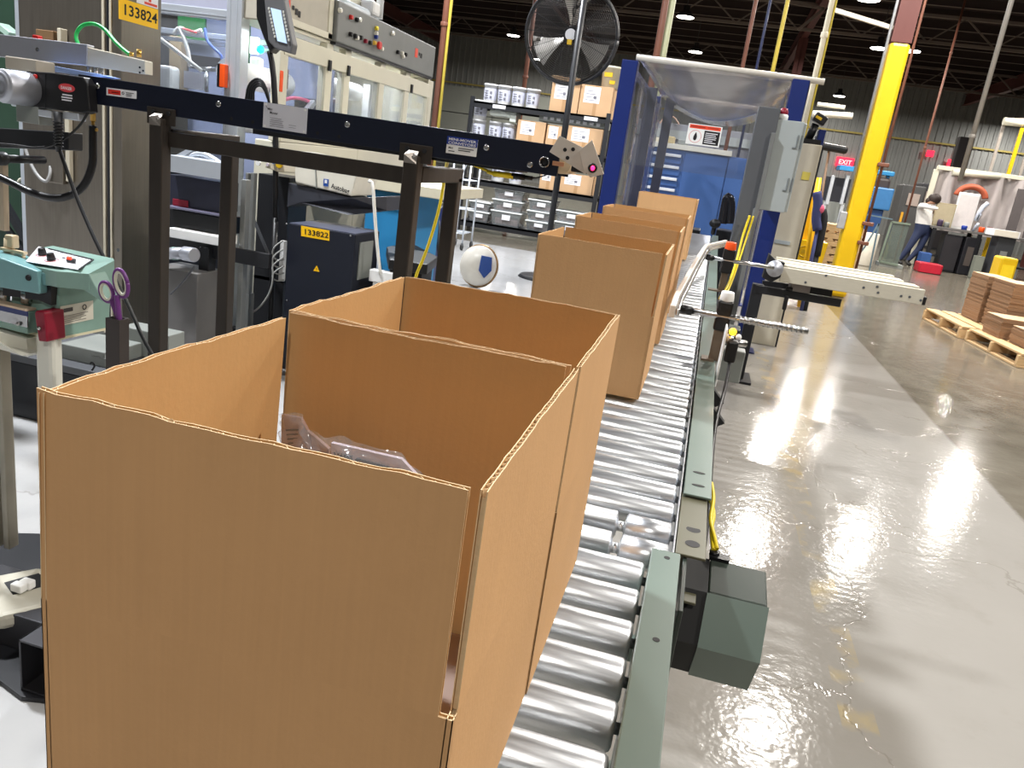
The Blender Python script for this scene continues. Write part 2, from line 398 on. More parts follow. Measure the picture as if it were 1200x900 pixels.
# open web cross girders with zigzag webs
for gy in (17.6, 26.5, 35.5):
    mb = MB()
    for z in (ZC-0.3, ZC-1.0): mb.box2((XL, gy-0.04, z-0.04), (XR, gy+0.04, z+0.04))
    x = XL; up = True
    while x < XR-1:
        a, c = (ZC-1.0, ZC-0.3) if up else (ZC-0.3, ZC-1.0)
        mb.bar((x, gy, a), (x+0.9, gy, c), 0.04, 0.04); x += 0.9; up = not up
    struct(mb.obj('trim_%d' % k, JOIST)); k += 1
# further columns of the same row, dark red
for (cx, cy) in ((10.2, 29.0), (1.83, 29.5), (10.2, 11.4)):
    mb = MB(); w = 0.15
    mb.box2((cx-w, cy-w, 0), (cx+w, cy-w+0.02, ZC-0.74)); mb.box2((cx-w, cy+w-0.02, 0), (cx+w, cy+w, ZC-0.74)); mb.box2((cx-0.01, cy-w, 0), (cx+0.01, cy+w, ZC-0.74))
    struct(mb.obj('trim_%d' % k, BROWNS)); k += 1

# ---------------------------------------------------------------- the yellow guarded column
col = thing('support_column', 'tall building column wrapped in a safety yellow guard with reddish brown steel above', 'column', (1.81, 11.4, 0)); col['kind'] = 'thing'
cx, cy = 1.845, 11.4
mb = MB(); mb.box2((cx-0.125, cy-0.125, 0), (cx+0.125, cy+0.125, 3.2), 0.045); mb.obj('column_guard', YELL, col)
mb = MB(); w = 0.12
mb.box2((cx-w, cy-w, 3.2), (cx+w, cy-w+0.02, ZC-0.74)); mb.box2((cx-w, cy+w-0.02, 3.2), (cx+w, cy+w, ZC-0.74)); mb.box2((cx-0.012, cy-w, 3.2), (cx+0.012, cy+w, ZC-0.74))
mb.obj('upper_steel', BROWNS, col)
mb = MB(); mb.cyl((cx-0.155, cy-0.1, 1.1), (cx-0.155, cy-0.1, ZC-0.3), 0.018, n=12); mb.box((cx-0.165, cy-0.1, 1.0), (0.09, 0.07, 0.22), bev=0.01)
o = mb.obj('conduit', mat('grey_conduit', (180, 182, 184), 0.4, 0.5), col)
mb = MB(); mb.cyl((cx+0.155, cy-0.1, 0.3), (cx+0.155, cy-0.1, ZC-0.3), 0.018, n=12)
for z in (0.75, 1.0, 1.75): mb.box((cx+0.155, cy-0.13, z), (0.14, 0.05, 0.05), bev=0.01)
mb.obj('pipe', COPPER, col)

# ---------------------------------------------------------------- drop pipes and conduits
DROPS = []
def drop(name, px, py, Y, r, mt, label, cat, zb, zt=None, dbl=None):
    p = aY(px, py, Y); zt = ZC-0.25 if zt is None else zt
    t = thing(name, label, cat, (p.x, p.y, zb))
    MB().cyl((p.x, p.y, zb), (p.x, p.y, zt), r, n=12).obj('riser', mt, t)
    mb = MB()
    z = zb+0.6
    while z < zt:
        mb.cyl((p.x, p.y, z), (p.x, p.y, z+0.05), r*1.35, n=12, bev=0.004); z += 2.1
    mb.obj('coupling', mt, t)
    if dbl:
        MB().cyl((p.x+dbl[0], p.y, zb), (p.x+dbl[0], p.y, zt), dbl[1], n=10).obj('line', dbl[2], t)
    return t
PALEG = mat('pale_green_pipe', (178, 182, 150), 0.45); YPIPE = mat('yellow_pipe_paint', (196, 176, 70), 0.45); GPIPE = mat('grey_pipe', (150, 146, 140), 0.45, 0.3); BPIPE = mat('blue_pipe_paint', (30, 40, 76), 0.45)
CRPIPE = mat('cream_pipe', (206, 198, 176), 0.45)
drop('drop_pipe', 522, 20, 10.5, 0.042, COPPER, 'brown drop pipe with a yellow line beside it, behind the grey control panel machine', 'pipe', 0, dbl=(0.06, 0.02, YPIPE))
drop('drop_pipe', 625, 20, 16.0, 0.045, COPPER, 'thin brown drop pipe behind the big drum fan', 'pipe', 0)
drop('drop_pipe', 777, 20, 12.5, 0.05, COPPER, 'brown drop pipe next to a pale green one above the clear hood', 'pipe', 0)
drop('drop_pipe', 784, 20, 12.6, 0.06, PALEG, 'pale green drop pipe beside a brown one above the clear hood', 'pipe', 0)
drop('drop_pipe', 882, 20, 13.0, 0.03, COPPER, 'reddish brown drop pipe over the middle of the clear hood', 'pipe', 0)
drop('drop_pipe', 899, 20, 12.8, 0.02, BPIPE, 'thin dark blue drop pipe between the red and yellow ones', 'pipe', 0)
drop('drop_pipe', 919, 20, 13.0, 0.03, YPIPE, 'yellow drop pipe above the blue enclosure post', 'pipe', 0)
drop('drop_pipe', 971, 20, 8.6, 0.026, CRPIPE, 'cream service pipe standing beside the electrical box enclosure', 'pipe', 0, dbl=(0.036, 0.01, YPIPE))
drop('hanging_conduit', 1180, 20, 13.0, 0.035, GPIPE, 'grey conduit running from the roof to the workbench area', 'pipe', 1.75)
for px, Y, mt, lab in ((1104, 21.2, COPPER, 'thin brown pipe far beyond the yellow column by the dark column'), ):
    drop('drop_pipe', px, 100, Y, 0.025, mt, lab, 'pipe', 0)

# pale angle brace from the pipe to the column, roof cross bars
mb = MB(); mb.bar(aY(972, 10, 11.3), aY(1046, 33, 11.35), 0.05, 0.05); tag(mb.obj('brace_bar', mat('pale_brace', (198, 188, 172), 0.6)), 'pale diagonal brace bar reaching the yellow column near the roof', 'brace')
mb = MB(); mb.bar(aY(880, -5, 24), aY(966, 10, 24), 0.07, 0.07); mb.bar(aY(966, 10, 24), aY(935, 35, 24), 0.07, 0.07); struct(mb.obj('trim_%d' % k, JOIST)); k += 1
mb = MB(); mb.cyl(aY(952, 133, 17), aY(999, 136, 17), 0.06, n=14); mb.cyl(aY(958, 122, 17.1), aY(990, 126, 17.1), 0.04, n=14)
tag(mb.obj('hanging_strip_light', mat('cream_strip_light', (222, 218, 204), 0.5)), 'cream tube light fitting hanging above the red exit sign', 'light')

# ---------------------------------------------------------------- high bay lamps
LAMPM = mat('lamp_diffuser', (255, 255, 255), 0.5, emit=(255, 250, 240), estr=16)
HOUS = mat('lamp_housing', (70, 70, 72), 0.5, 0.3)
lamps = [ # x, y, power, colour, label
 (1.96, 9.4, 1.0, 'w', None), (1.95, 15.1, 1.0, 'w', None), (2.45, 20.4, 1.0, 'w', 'round roof lamp cut by the frame above the yellow column'), (4.2, 16.4, 1.0, 'w', None), (7.2, 20.6, 1.0, 'w', None),
 (3.74, 26.2, .8, 'w', 'round roof lamp on the pipe side of the yellow column'), (4.6, 26.1, .8, 'w', 'round roof lamp showing on the far side of the yellow column'),
 (-1.77, 24.5, .8, 'w', 'round roof lamp seen through the top of the drum fan'), (-1.64, 30.6, .8, 'w', 'round roof lamp above the middle of the clear hood'), (4.36, 38.5, .8, 'w', 'twin bright roof lamp beyond the electrical box'),
 (-8.6, 31.5, .8, 'w', 'upper round roof lamp between the brown pipe and the drum fan'), (-9.0, 37.9, .8, 'w', 'low round roof lamp beside the drum fan cage'), (12.3, 39.5, .8, 'w', 'round roof lamp above the workbench canopy at the frame edge'),
 (3.6, 1.2, 1.1, 'w', None), (3.9, 7.2, .8, 'w', None), (-3.45, 2.4, 1.7, 'c', None), (-3.45, 8.2, 1.7, 'c', None), (-9.0, 3.0, .8, 'c', None), (-9.0, 10.0, .8, 'c', None), (9.5, 3.5, .8, 'w', None), (9.5, 11.0, .8, 'w', None), (-8.8, 19.0, .8, 'c', None), (-2.0, 16.5, .8, 'c', None), (0.6, -4.0, .55, 'w', None)]
LP = 330.0
proto = None
LZ = 5.6
for i, (x, y, pw, cc, lab) in enumerate(lamps):
    lab = lab or 'round roof lamp outside the frame over the aisle'
    if proto is None:
        t = thing('high_bay_lamp', lab, 'lamp', (x, y, LZ), 'round high bay lamps under the roof')
        MB().lathe([(0.25, 0), (0.25, 0.03), (0.16, 0.12), (0.09, 0.16), (0.09, 0.3), (0, 0.3)], (x, y, LZ), n=28).obj('housing', HOUS, t)
        MB().lathe([(0, -0.012), (0.235, -0.012), (0.24, 0.0)], (x, y, LZ), n=28, caps=False).obj('diffuser', LAMPM, t)
        MB().cyl((x, y, LZ+0.3), (x, y, ZC-0.24), 0.008, n=6).obj('hanger', HOUS, t)
        proto = t
    else: copy_thing(proto, V((x, y, LZ))-V((1.96, 9.4, LZ)), lab)
    la = bpy.data.lights.new('lamp_light', 'AREA'); la.shape = 'DISK'; la.size = 0.46; la.energy = LP*pw
    la.color = (1.0, 0.95, 0.88) if cc == 'w' else (0.93, 0.96, 1.0)
    lo = bpy.data.objects.new('lamp_light', la); COL.objects.link(lo); lo.location = (x, y, LZ-0.03)
w = bpy.data.worlds.new('world'); SC.world = w; w.use_nodes = True
w.node_tree.nodes['Background'].inputs[0].default_value = (0.8, 0.85, 0.9, 1); w.node_tree.nodes['Background'].inputs[1].default_value = 0.05

# exit signs and small red lights on the far wall
EXITM = mat('red_exit_glow', (255, 40, 60), 0.5, emit=(255, 30, 55), estr=3.0)
def exit_sign(px, py, w, h, lab, txt):
    p = aY(px, py, YF-0.2); t = thing('exit_sign', lab, 'sign', p)
    MB().box(p, (w, 0.06, h), bev=0.02).obj('sign_box', EXITM, t)
    if txt: MB().text('EXIT', (p.x-w*0.36, p.y-0.035, p.z-h*0.25), (1, 0, 0), (0, 0, 1), h*0.5, width=w*0.72).obj('lettering', mat('exit_letter_red', (255, 120, 120), 0.5, emit=(255, 150, 150), estr=3), t)
    MB().box((p.x, p.y+0.06, p.z), (w*0.5, 0.07, h*0.5)).obj('wall_mount', BLACKM, t)
exit_sign(990, 190, 0.8, 0.42, 'glowing red exit sign beside the yellow column over blue machines', True)
exit_sign(1090, 180, 0.32, 0.28, 'small red glowing sign high on the ribbed wall past the dark red column', False)
exit_sign(1114, 191, 0.28, 0.3, 'small red and white lit beacon above the canopy of the workbench', False)
# ================================================================ cartons
INC_Y, INC = 1.2, 0.02                       # the long conveyor rises slightly beyond y = 1.2
def zr(y): return 0.72 + max(0.0, y-INC_Y)*INC
def board(mb, o, ax, up, nrm, L, H, th=0.0042, flute=True, wob=0.0, seed=1, fl_side=True):
    """corrugated board panel: two liners, fluted core. o = lower corner on the outer face, nrm points inwards. materials 0 outer, 1 inner, 2 cut edge"""
    o, ax, up, nrm = V(o), V(ax).normalized(), V(up).normalized(), V(nrm).normalized()
    rnd = random.Random(seed); lt = 0.0007; n = max(1, int(L/0.012))
    prof = [0.0]*(n+1)
    if wob:
        ph = [rnd.uniform(0, 6.28) for _ in range(4)]
        prof = [wob*(0.5*math.sin(i*0.35+ph[0])+0.3*math.sin(i*0.9+ph[1])+0.35*math.sin(i*2.1+ph[2])+rnd.uniform(-.3, .3)) for i in range(n+1)]
    for k, (off, mi) in enumerate(((0, 0), (th-lt, 1))):
        b = bmesh.new(); rows = []
        for i in range(n+1):
            q = o+ax*(L*i/n); hz = H+prof[i]+(rnd.uniform(-1, 1)*wob*0.25)
            rows.append([b.verts.new(q+nrm*off), b.verts.new(q+nrm*off+up*hz), b.verts.new(q+nrm*(off+lt)+up*hz), b.verts.new(q+nrm*(off+lt))])
        for a, c in zip(rows, rows[1:]):
            for j in range(4):
                f = b.faces.new((a[j], c[j], c[(j+1) % 4], a[(j+1) % 4])); f.material_index = 2 if j == 1 else (mi if j in (0, 2) else 2)
        for e in (rows[0], rows[-1]):
            f = b.faces.new(e); f.material_index = 2
        bmesh.ops.recalc_face_normals(b, faces=b.faces)
        me = bpy.data.meshes.new('tmp'); b.to_mesh(me); b.free(); mb.bm.from_mesh(me); bpy.data.meshes.remove(me)
    # core
    ins = 0.0025
    c0 = o+ax*ins+nrm*lt; top = H-(0.006 if flute else 0.0015)
    pts = [c0, c0+ax*(L-2*ins), c0+ax*(L-2*ins)+nrm*(th-2*lt), c0+nrm*(th-2*lt)]
    mb.prism(pts, up*top, m=2)
    if flute:
        per = 0.0078; ns = int(L/per*8); b = bmesh.new(); prev = None
        for i in range(ns+1):
            s_ = 0.001+(L-0.002)*i/ns; t = lt+(th-2*lt)*(0.5+0.5*math.sin(2*PI*s_/per)); j = min(n, int(s_/L*n))
            q = o+ax*s_+nrm*t
            cur = (b.verts.new(q+up*(H-0.008)), b.verts.new(q+up*(H-0.0006+prof[j]*0.8)), b.verts.new(q+up*(H-0.0006+prof[j]*0.8)+nrm*0.0003+ax*0.0003), b.verts.new(q+up*(H-0.008)+nrm*0.0003+ax*0.0003))
            if prev:
                for a in range(4): b.faces.new((prev[a], cur[a], cur[(a+1) % 4], prev[(a+1) % 4]))
            prev = cur
        bmesh.ops.recalc_face_normals(b, faces=b.faces)
        mb._merge(b, 2, False)
CM = [KRAFT, KRAFT_IN, KRAFT_EDGE]
def carton(label, X0, X1, Y0, Y1, zb, zs, zt, fl=True, wob=0.0012, gaps=(0.007, 0.007, 0.007, 0.02), lean=(0, 0, 0, 0), seed=1, dz=(0, 0, 0, 0), skip=(), group='open cartons riding the roller conveyor', tb=(0, 0)):
    """X0..X1, Y0..Y1 outer size; zs = score height; zt = top of the standing flaps. lean = outward lean of front, back, side (+x), side (-x) flaps (m at the top)"""
    t = thing('cardboard_carton', label, 'box', ((X0+X1)/2, (Y0+Y1)/2, zb), group)
    th = 0.0042
    mb = MB(); h = zs-zb
    ys = Y1-Y0
    def wall(o, ax, nrm, L): board(mb, o, ax, (0, 0, 1), nrm, L, h, th, False)
    wall((X0, Y0, zb), (1, 0, 0), (0, 1, 0), X1-X0); wall((X0, Y1, zb), (1, 0, 0), (0, -1, 0), X1-X0)
    wall((X0, Y0, zb), (0, 1, 0), (1, 0, 0), ys); wall((X1, Y0, zb), (0, 1, 0), (-1, 0, 0), ys)
    mb.box2((X0+th, Y0+th, zb), (X1-th, Y1-th, zb+0.008), m=1)
    mb.obj('body', CM, t)
    H = zt-zs; g = 0.006
    def up(n, l): return (V((0, 0, H))+V(n)*l).normalized()
    mb = MB(); board(mb, (X0+0.001, Y0, zs), (1, 0, 0), up((0, -1, 0), lean[0]), (0, 1, 0), X1-X0-gaps[0]-0.001, H+dz[0], th, fl, wob, seed); mb.obj('flap', CM, t)
    mb = MB(); board(mb, (X0+0.001, Y1, zs), (1, 0, 0), up((0, 1, 0), lean[1]), (0, -1, 0), X1-X0-gaps[1], H+dz[1], th, fl, wob, seed+1); mb.obj('flap', CM, t)
    mb = MB(); board(mb, (X1, Y0+gaps[2], zs), (0, 1, 0), up((1, 0, 0), lean[2]), (-1, 0, 0), ys-gaps[2]-0.0005, H+dz[2], th, fl, wob, seed+2); mb.obj('flap', CM, t)
    mb = MB(); board(mb, (X0, Y0+tb[0], zs), (0, 1, 0), up((-1, 0, 0), lean[3]), (1, 0, 0), ys-gaps[3]-tb[0], H+dz[3], th, fl, wob, seed+3); mb.obj('flap', CM, t)
    return t
ZT, ZS = 1.22-0.1667, 1.22-0.305
carton('biggest open cardboard carton in front with a bagged product inside', -0.3565, -0.0825, 0.3585, 0.6515, 0.72, ZS, ZT, gaps=(0.009, 0.012, 0.0075, 0.022), lean=(-0.001, 0.0, 0.0, -0.003), seed=3)
carton('second open carton, its front flap touching the back of the biggest one', -0.3595, -0.0810, 0.6525, 0.945, 0.72, ZS+0.0012, ZT+0.0015, gaps=(0.009, 0.006, 0.001, 0.015), lean=(0, 0.0, 0, 0.0), seed=11)
D4 = 0.30
for i, (y, z_t, d, lab) in enumerate(((1.715, 1.064, 0.315, 'open carton at the front of the far row, beside the guide rail end'),
                              (2.31, 1.079, 0.30, 'open carton second in the far row, just behind the guide rail end'),
                              (2.83, 1.095, 0.31, 'open carton third in the far row, before the taller last one'),
                              (4.55, 1.125, 0.30, 'last open carton of the row, standing at the entry of the blue posts'))):
    x0 = (-0.352, -0.372, -0.366, -0.405)[i]; x1 = (-0.074, -0.072, -0.071, -0.083)[i]
    zb = zr(y+0.3)+0.0005
    carton(lab, x0, x1, y, y+d, zb, z_t-0.138, z_t, fl=False, wob=0.0008, seed=20+i*5, lean=(0, 0.004, 0.003, 0.003))

# bagged product in the biggest carton: printed tray card inside a crinkled clear bag
bag = thing('bagged_product', 'clear plastic bag around a taupe printed card, lying in the biggest carton', 'product', (-0.24, 0.55, 0.73))
CARDM = mat('taupe_print_card', (150, 122, 112), 0.45, 0, 0.06, 20); LILAC = mat('lilac_print_card', (196, 180, 186), 0.4, 0, 0.04, 20)
FILM = clear_film('crinkled_clear_bag', opacity=0.1, bump=0.35, bscale=40)
def inside(px, py, Y): return aY(px, py, Y)
a = inside(330, 486, 0.60); b_ = inside(352, 490, 0.60); c = inside(372, 520, 0.585); d = inside(330, 540, 0.6)
mb = MB(); mb.prism([a, b_, inside(360, 505, 0.598), inside(385, 526, 0.59), inside(384, 600, 0.59), inside(328, 600, 0.60)], (0, 0.004, 0)); mb.obj('end_card', CARDM, bag)
p0, p1, p2, p3 = inside(388, 519, 0.565), inside(470, 538, 0.555), inside(487, 556, 0.55), inside(505, 590, 0.54)
mb = MB(); mb.prism([p0, p1, p2, p3, inside(500, 660, 0.54), inside(388, 640, 0.565)], (0, 0.004, 0))
mb.obj('tray_card', LILAC, bag)
mb = MB(); xd = (p1-p0).normalized()
def tp(u, v): return p0 + xd*u + V((0, -0.0005, -1))*v+V((0, -0.003, 0))
for u in range(0, 6): mb.box(tp(0.006+u*0.0032, 0.009), (0.0014, 0.001, 0.006))
mb.bar(tp(0.027, 0.0075), tp(0.058, 0.0085), 0.001, 0.0018); mb.bar(tp(0.027, 0.0075), tp(0.027, 0.04), 0.001, 0.0018); mb.bar(tp(0.058, 0.0085), tp(0.058, 0.04), 0.001, 0.0018)
for u in range(3): mb.box(tp(0.0605+u*0.003, 0.012+u*0.002), (0.0014, 0.001, 0.006))
e0 = inside(336, 500, 0.599)
for u in range(7): mb.bar(e0+V((0.001*u, -0.001, -0.003-0.004*u)), e0+V((0.012, -0.001, -0.004*u)), 0.001, 0.0012)
mb.obj('print', INK, bag)
line = [(327, 486), (334, 483), (352, 485), (361, 502), (380, 511), (402, 513), (430, 521), (474, 533), (494, 556), (506, 585)]
def bagf(u, v):
    t = u*(len(line)-1); k = min(len(line)-2, int(t)); f = t-k
    px = line[k][0]*(1-f)+line[k+1][0]*f; py = line[k][1]*(1-f)+line[k+1][1]*f
    Yb = 0.592-0.06*u-0.03*math.sin(PI*v*0.6)
    p = inside(px, py+v*90, Yb)
    return p+V((0.002*math.sin(40*v+13*u), 0.002*math.sin(37*u+8*v)+0.0015*math.sin(19*v-21*u), 0.001*math.sin(51*u)))
MB().grid(bagf, 44, 16).obj('bag_film', FILM, bag)
mb = MB(); mb.box2((-0.33, 0.44, 0.732), (-0.11, 0.61, 0.80), 0.01); mb.obj('tray', mat('product_tray', (170, 150, 140), 0.5), bag)

# ================================================================ roller conveyors
RX0 = -0.37
def roller(mb, x0, x1, y, z, r=0.024):
    mb.lathe([(0.006, -0.012), (0.006, 0), (r-0.006, 0), (r-0.002, 0.0015), (r, 0.005), (r, x1-x0-0.005), (r-0.002, x1-x0-0.0015), (r-0.006, x1-x0), (0.006, x1-x0), (0.006, x1-x0+0.012)], (x0, y, z), (1, 0, 0), 28)
near = thing('roller_conveyor', 'short drive end section of roller conveyor under the biggest carton', 'conveyor', (-0.23, 0.6, 0))
yy = 0.9765+0.0; k_ = 0
while yy > 0.45:
    mb = MB(); roller(mb, RX0, 0.0085, yy, 0.696, 0.0245); mb.obj('roller', ZINC, near); yy -= 0.0762
def channel(x_in, x_out, z, y0, y1, depth=0.09, bev=0.004, th=0.004):
    """C rail: web on the inner side, flanges pointing out"""
    mb = MB(); s = 1 if x_out > x_in else -1
    mb.box2((min(x_in, x_out), y0, z-th), (max(x_in, x_out), y1, z), 0.0015)
    mb.box2((x_in if s > 0 else x_in-th, y0, z-depth), (x_in+th if s > 0 else x_in, y1, z-0.001), 0.0015)
    mb.box2((min(x_in, x_out), y0, z-depth), (max(x_in, x_out), y1, z-depth+th), 0.0015)
    return mb
mb = channel(0.013, 0.053, 0.724, 0.44, 1.028)
o = mb.obj('side_rail', GREENP, near)
mb = MB()
for y in (1.006, 0.80, 0.5): mb.cyl((0.035, y, 0.7235), (0.035, y, 0.7245), 0.0042, n=16)
mb.obj('bolt_hole', INK, near)
channel(-0.378, -0.414, 0.724, 0.44, 1.028).obj('side_rail', GREENP, near)
for y in (0.5, 0.93):
    for x in (-0.396, 0.036):
        mb = MB(); mb.box2((x-0.02, y-0.025, 0.0), (x+0.02, y+0.025, 0.634), 0.003); mb.box2((x-0.05, y-0.05, 0), (x+0.05, y+0.05, 0.008), 0.002)
        mb.obj('leg', GREENP, near)
mb = MB(); mb.box2((-0.375, 0.91, 0.3), (0.015, 0.95, 0.34), 0.003); mb.obj('cross_brace', GREENP, near)
# mounting plate with slots beside the drive
mb = MB(); pl = [(0.058, 0.80, 0.58), (0.058, 1.0, 0.58), (0.058, 1.02, 0.60), (0.058, 1.02, 0.70), (0.058, 1.0, 0.715), (0.058, 0.80, 0.715)]
mb.prism([(0.058, 0.9, 0.50), (0.058, 1.08, 0.50), (0.058, 1.105, 0.53), (0.058, 1.105, 0.685), (0.058, 1.08, 0.71), (0.058, 0.9, 0.71)], (0.006, 0, 0), bev=0.001)
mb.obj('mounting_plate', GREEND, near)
mb = MB()
for (y, z) in ((1.06, 0.685), (0.99, 0.66), (0.985, 0.63), (0.975, 0.6), (0.965, 0.575)): mb.cyl((0.063, y, z), (0.0655, y, z), 0.008, n=14)
mb.box2((0.063, 1.05, 0.675), (0.0655, 1.09, 0.69)); mb.obj('bolt_hole', INK, near)

drive = thing('drive_guard', 'dark green faceted metal guard of the conveyor drive beside the rail', 'guard', (0.145, 1.1, 0.49))
prof = [(1.16, 0.665), (1.075, 0.652), (1.037, 0.584), (1.075, 0.512), (1.16, 0.500)]
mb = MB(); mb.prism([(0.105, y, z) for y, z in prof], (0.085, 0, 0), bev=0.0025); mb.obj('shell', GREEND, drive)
mb = MB(); mb.prism([(0.1035, 1.072+0.0, 0.6525), (0.1035, 1.034, 0.584), (0.1035, 1.036, 0.583), (0.1035, 1.076, 0.650)], (0.088, 0, 0)); 
mb.prism([(0.1035, 1.0345, 0.584), (0.1035, 1.0735, 0.5105), (0.1035, 1.0765, 0.512), (0.1035, 1.037, 0.585)], (0.088, 0, 0)); mb.obj('seam_lip', GREENP, drive)
mb = MB(); mb.prism([(0.0645, y+(1.1-y)*0.02, z+(0.58-z)*0.02) for y, z in prof], (0.04, 0, 0)); mb.obj('drive_housing', mat('matt_black_housing', (12, 12, 13), 0.6), drive)
mb = MB(); mb.cyl((0.11, 1.168, 0.675), (0.11, 1.168, 0.667), 0.008, n=12); mb.box((0.118, 1.165, 0.667), (0.03, 0.02, 0.006)); mb.obj('cable_gland', BLACK, drive)

far = thing('roller_conveyor', 'long sage green roller conveyor running under the row of cartons to the clear hood', 'conveyor', (-0.2, 1.2, 0))
R2 = (-0.40, 0.038)
mb = MB()
for i, y in enumerate([1.056+0.0762*k for k in range(73)]):
    z = zr(y)-0.0245; mb = MB()
    if i < 2:
        mb.lathe([(0.004, -0.012), (0.004, 0), (0.016, 0), (0.0225, 0.003), (0.0225, 0.352), (0.016, 0.355), (0.008, 0.356), (0.008, 0.366), (0.016, 0.367), (0.0225, 0.370), (0.0225, 0.435), (0.016, 0.438), (0.005, 0.438), (0.005, 0.447)], (R2[0], y, z), (1, 0, 0), 26)
    else:
        roller(mb, R2[0], R2[1], y, z, 0.0235)
    mb.obj('roller', ZINC, far)
def rail2(x_in, x_out, y0, y1, zoff, depth, mt, name):
    mb = MB(); th = 0.004; a, b = min(x_in, x_out), max(x_in, x_out); s = 1 if x_out > x_in else -1
    za, zc = zr(y0)+zoff, zr(y1)+zoff
    def slab(xa, xb, t0, t1):
        mb.prism([(xa, y0, za+t0), (xb, y0, za+t0), (xb, y0, za+t1), (xa, y0, za+t1)], (0, y1-y0, zc-za), bev=0.0012)
    slab(a, b, -th, 0); slab(a, b, -depth, -depth+th); wx = x_in if s > 0 else x_in-th; slab(wx, wx+th, -depth, -0.001)
    return mb.obj(name, mt, far)
OLIVE = mat('olive_grey_paint', (84, 82, 64), 0.42, 0, 0.05, 8)
rail2(0.046, 0.089, 1.045, 1.27, -0.004, 0.075, OLIVE, 'splice_rail')
rail2(0.048, 0.094, 1.255, 6.6, 0.003, 0.09, GREENP, 'side_rail')
rail2(-0.413, -0.455, 1.045, 6.6, 0.003, 0.09, GREENP, 'side_rail')
mb = MB(); mb.prism([(0.0425, 1.045, 0.62), (0.0445, 1.045, 0.62), (0.0445, 1.045, 0.714), (0.0425, 1.045, 0.714)], (0, 5.5, 0.108)); mb.obj('inner_strip', ZINC, far)
mb = MB()
for y in (1.085, 1.135, 1.195):
    mb.lathe([(0.0, 0), (0.011, 0)], (0.069, y, 0.7166), (0, 0, 1), 18, caps=False)
for y in (1.30, 1.36):
    pts = [(0.071+0.011*math.cos(t)*1.0, y+0.0045*math.sin(t), zr(y)+0.0034) for t in [2*PI*i/16 for i in range(16)]]
    mb.prism(pts, (0, 0, 0.0003))
mb.obj('slot', INK, far)
for y in (1.4, 3.2, 5.2):
    for x in (-0.434, 0.071):
        mb = MB(); zt_ = zr(y)-0.086
        mb.box2((x-0.02, y-0.03, 0.0), (x+0.02, y+0.03, zt_), 0.003); mb.box2((x-0.05, y-0.05, 0), (x+0.05, y+0.05, 0.008), 0.002); mb.obj('leg', GREENP, far)
    mb = MB(); mb.box2((-0.415, y-0.02, 0.3), (0.052, y+0.02, 0.34), 0.003); mb.obj('cross_brace', GREENP, far)
# sensor group and boxes hanging on the rail
mb = MB(); q0, q1 = aX(841, 409, 0.103), aX(836, 459, 0.103)
yb = q1.y
mb.box2((0.100, yb-0.03, 0.70), (0.105, yb+0.06, 0.86), 0.002, m=0); ob_ = mb.obj('sensor_plate', WHITE, far); 
mb = MB(); mb.cyl((0.104, yb, 0.83), (0.125, yb, 0.83), 0.014, n=16, m=0); mb.box((0.125, yb-0.005, 0.80), (0.03, 0.035, 0.06), bev=0.006, m=1); mb.ball((0.118, yb-0.022, 0.855), 0.01, 2); mb.cyl((0.128, yb+0.01, 0.82), (0.16, yb+0.03, 0.82), 0.01, n=12, m=0); mb.ball((0.135, yb-0.03, 0.845), 0.008, 3)
mb.obj('photo_sensor', [STEEL, BLACK, mat('amber_led', (255, 190, 40), emit=(255, 180, 30), estr=4), WHITE], far)
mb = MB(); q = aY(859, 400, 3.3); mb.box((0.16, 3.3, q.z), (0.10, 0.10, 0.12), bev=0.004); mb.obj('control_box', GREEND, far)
mb = MB(); mb.box((0.150, 2.45, 0.70), (0.07, 0.06, 0.10), bev=0.004); mb.obj('junction_box', GRAYP, far)
for y in (1.93, 2.12):
    mb = MB(); mb.prism([(0.094, y, 0.70), (0.135, y, 0.66), (0.094, y, 0.63)], (0, 0.03, 0)); mb.obj('cable_bracket', BLACKM, far)
mb = MB(); mb.tube([(0.128, yb, 0.78), (0.125, yb-0.12, 0.72), (0.105, yb-0.35, 0.70), (0.100, yb-0.6, 0.68), (0.102, yb-0.78, 0.66), (0.1, yb-0.9, 0.62)], 0.0045, smooth=2)
tag(mb.obj('sensor_cable', RUBBER), 'black cable drooping from the amber lit sensor along the conveyor rail', 'cable')
mb = MB(); mb.tube([(0.10, 1.42, 0.69), (0.103, 1.32, 0.70), (0.098, 1.25, 0.69), (0.104, 1.2, 0.69), (0.112, 1.17, 0.678)], 0.0035, smooth=2); mb.tube([(0.10, 1.40, 0.67), (0.106, 1.28, 0.69), (0.10, 1.22, 0.69), (0.107, 1.168, 0.676)], 0.0035, smooth=2)
tag(mb.obj('drive_cable', YCAB), 'pair of thin yellow cables running into the dark green drive guard', 'cable')

# ---------------------------------------------------------------- guide rail on clamps
gr = thing('guide_rail', 'bent guide rail bar on two adjustable clamp posts beside the far cartons', 'guide rail', (0.08, 2.25, 0.74))
def P_(x, y, z): return V((x, y, z))
g0, g1 = aY(792, 352, 2.25), aY(824, 293, 3.6); g2 = aY(850, 285, 4.3)
for nm, off, mt in (('face_strip', 0.0, mat('worn_white_strip', (214, 206, 196), 0.35)), ('back_bar', 0.014, STEEL)):
    mb = MB(); up = V((0, 0, 1)); pts = [g0+V((off, 0, 0))+V((0, -0.18, -0.004)), g0+V((off, 0, 0)), g0.lerp(g1, 0.5)+V((off, 0, 0)), g1+V((off, -0.1, -0.003)), g1+V((off+0.01, 0.12, 0)), g2+V((off, 0, 0))]
    for a_, b2 in zip(pts, pts[1:]): mb.bar(a_, b2, 0.016 if off == 0 else 0.01, 0.034 if off == 0 else 0.02, up=(0, 0, 1), bev=0.003)
    mb.obj(nm, mt, gr)
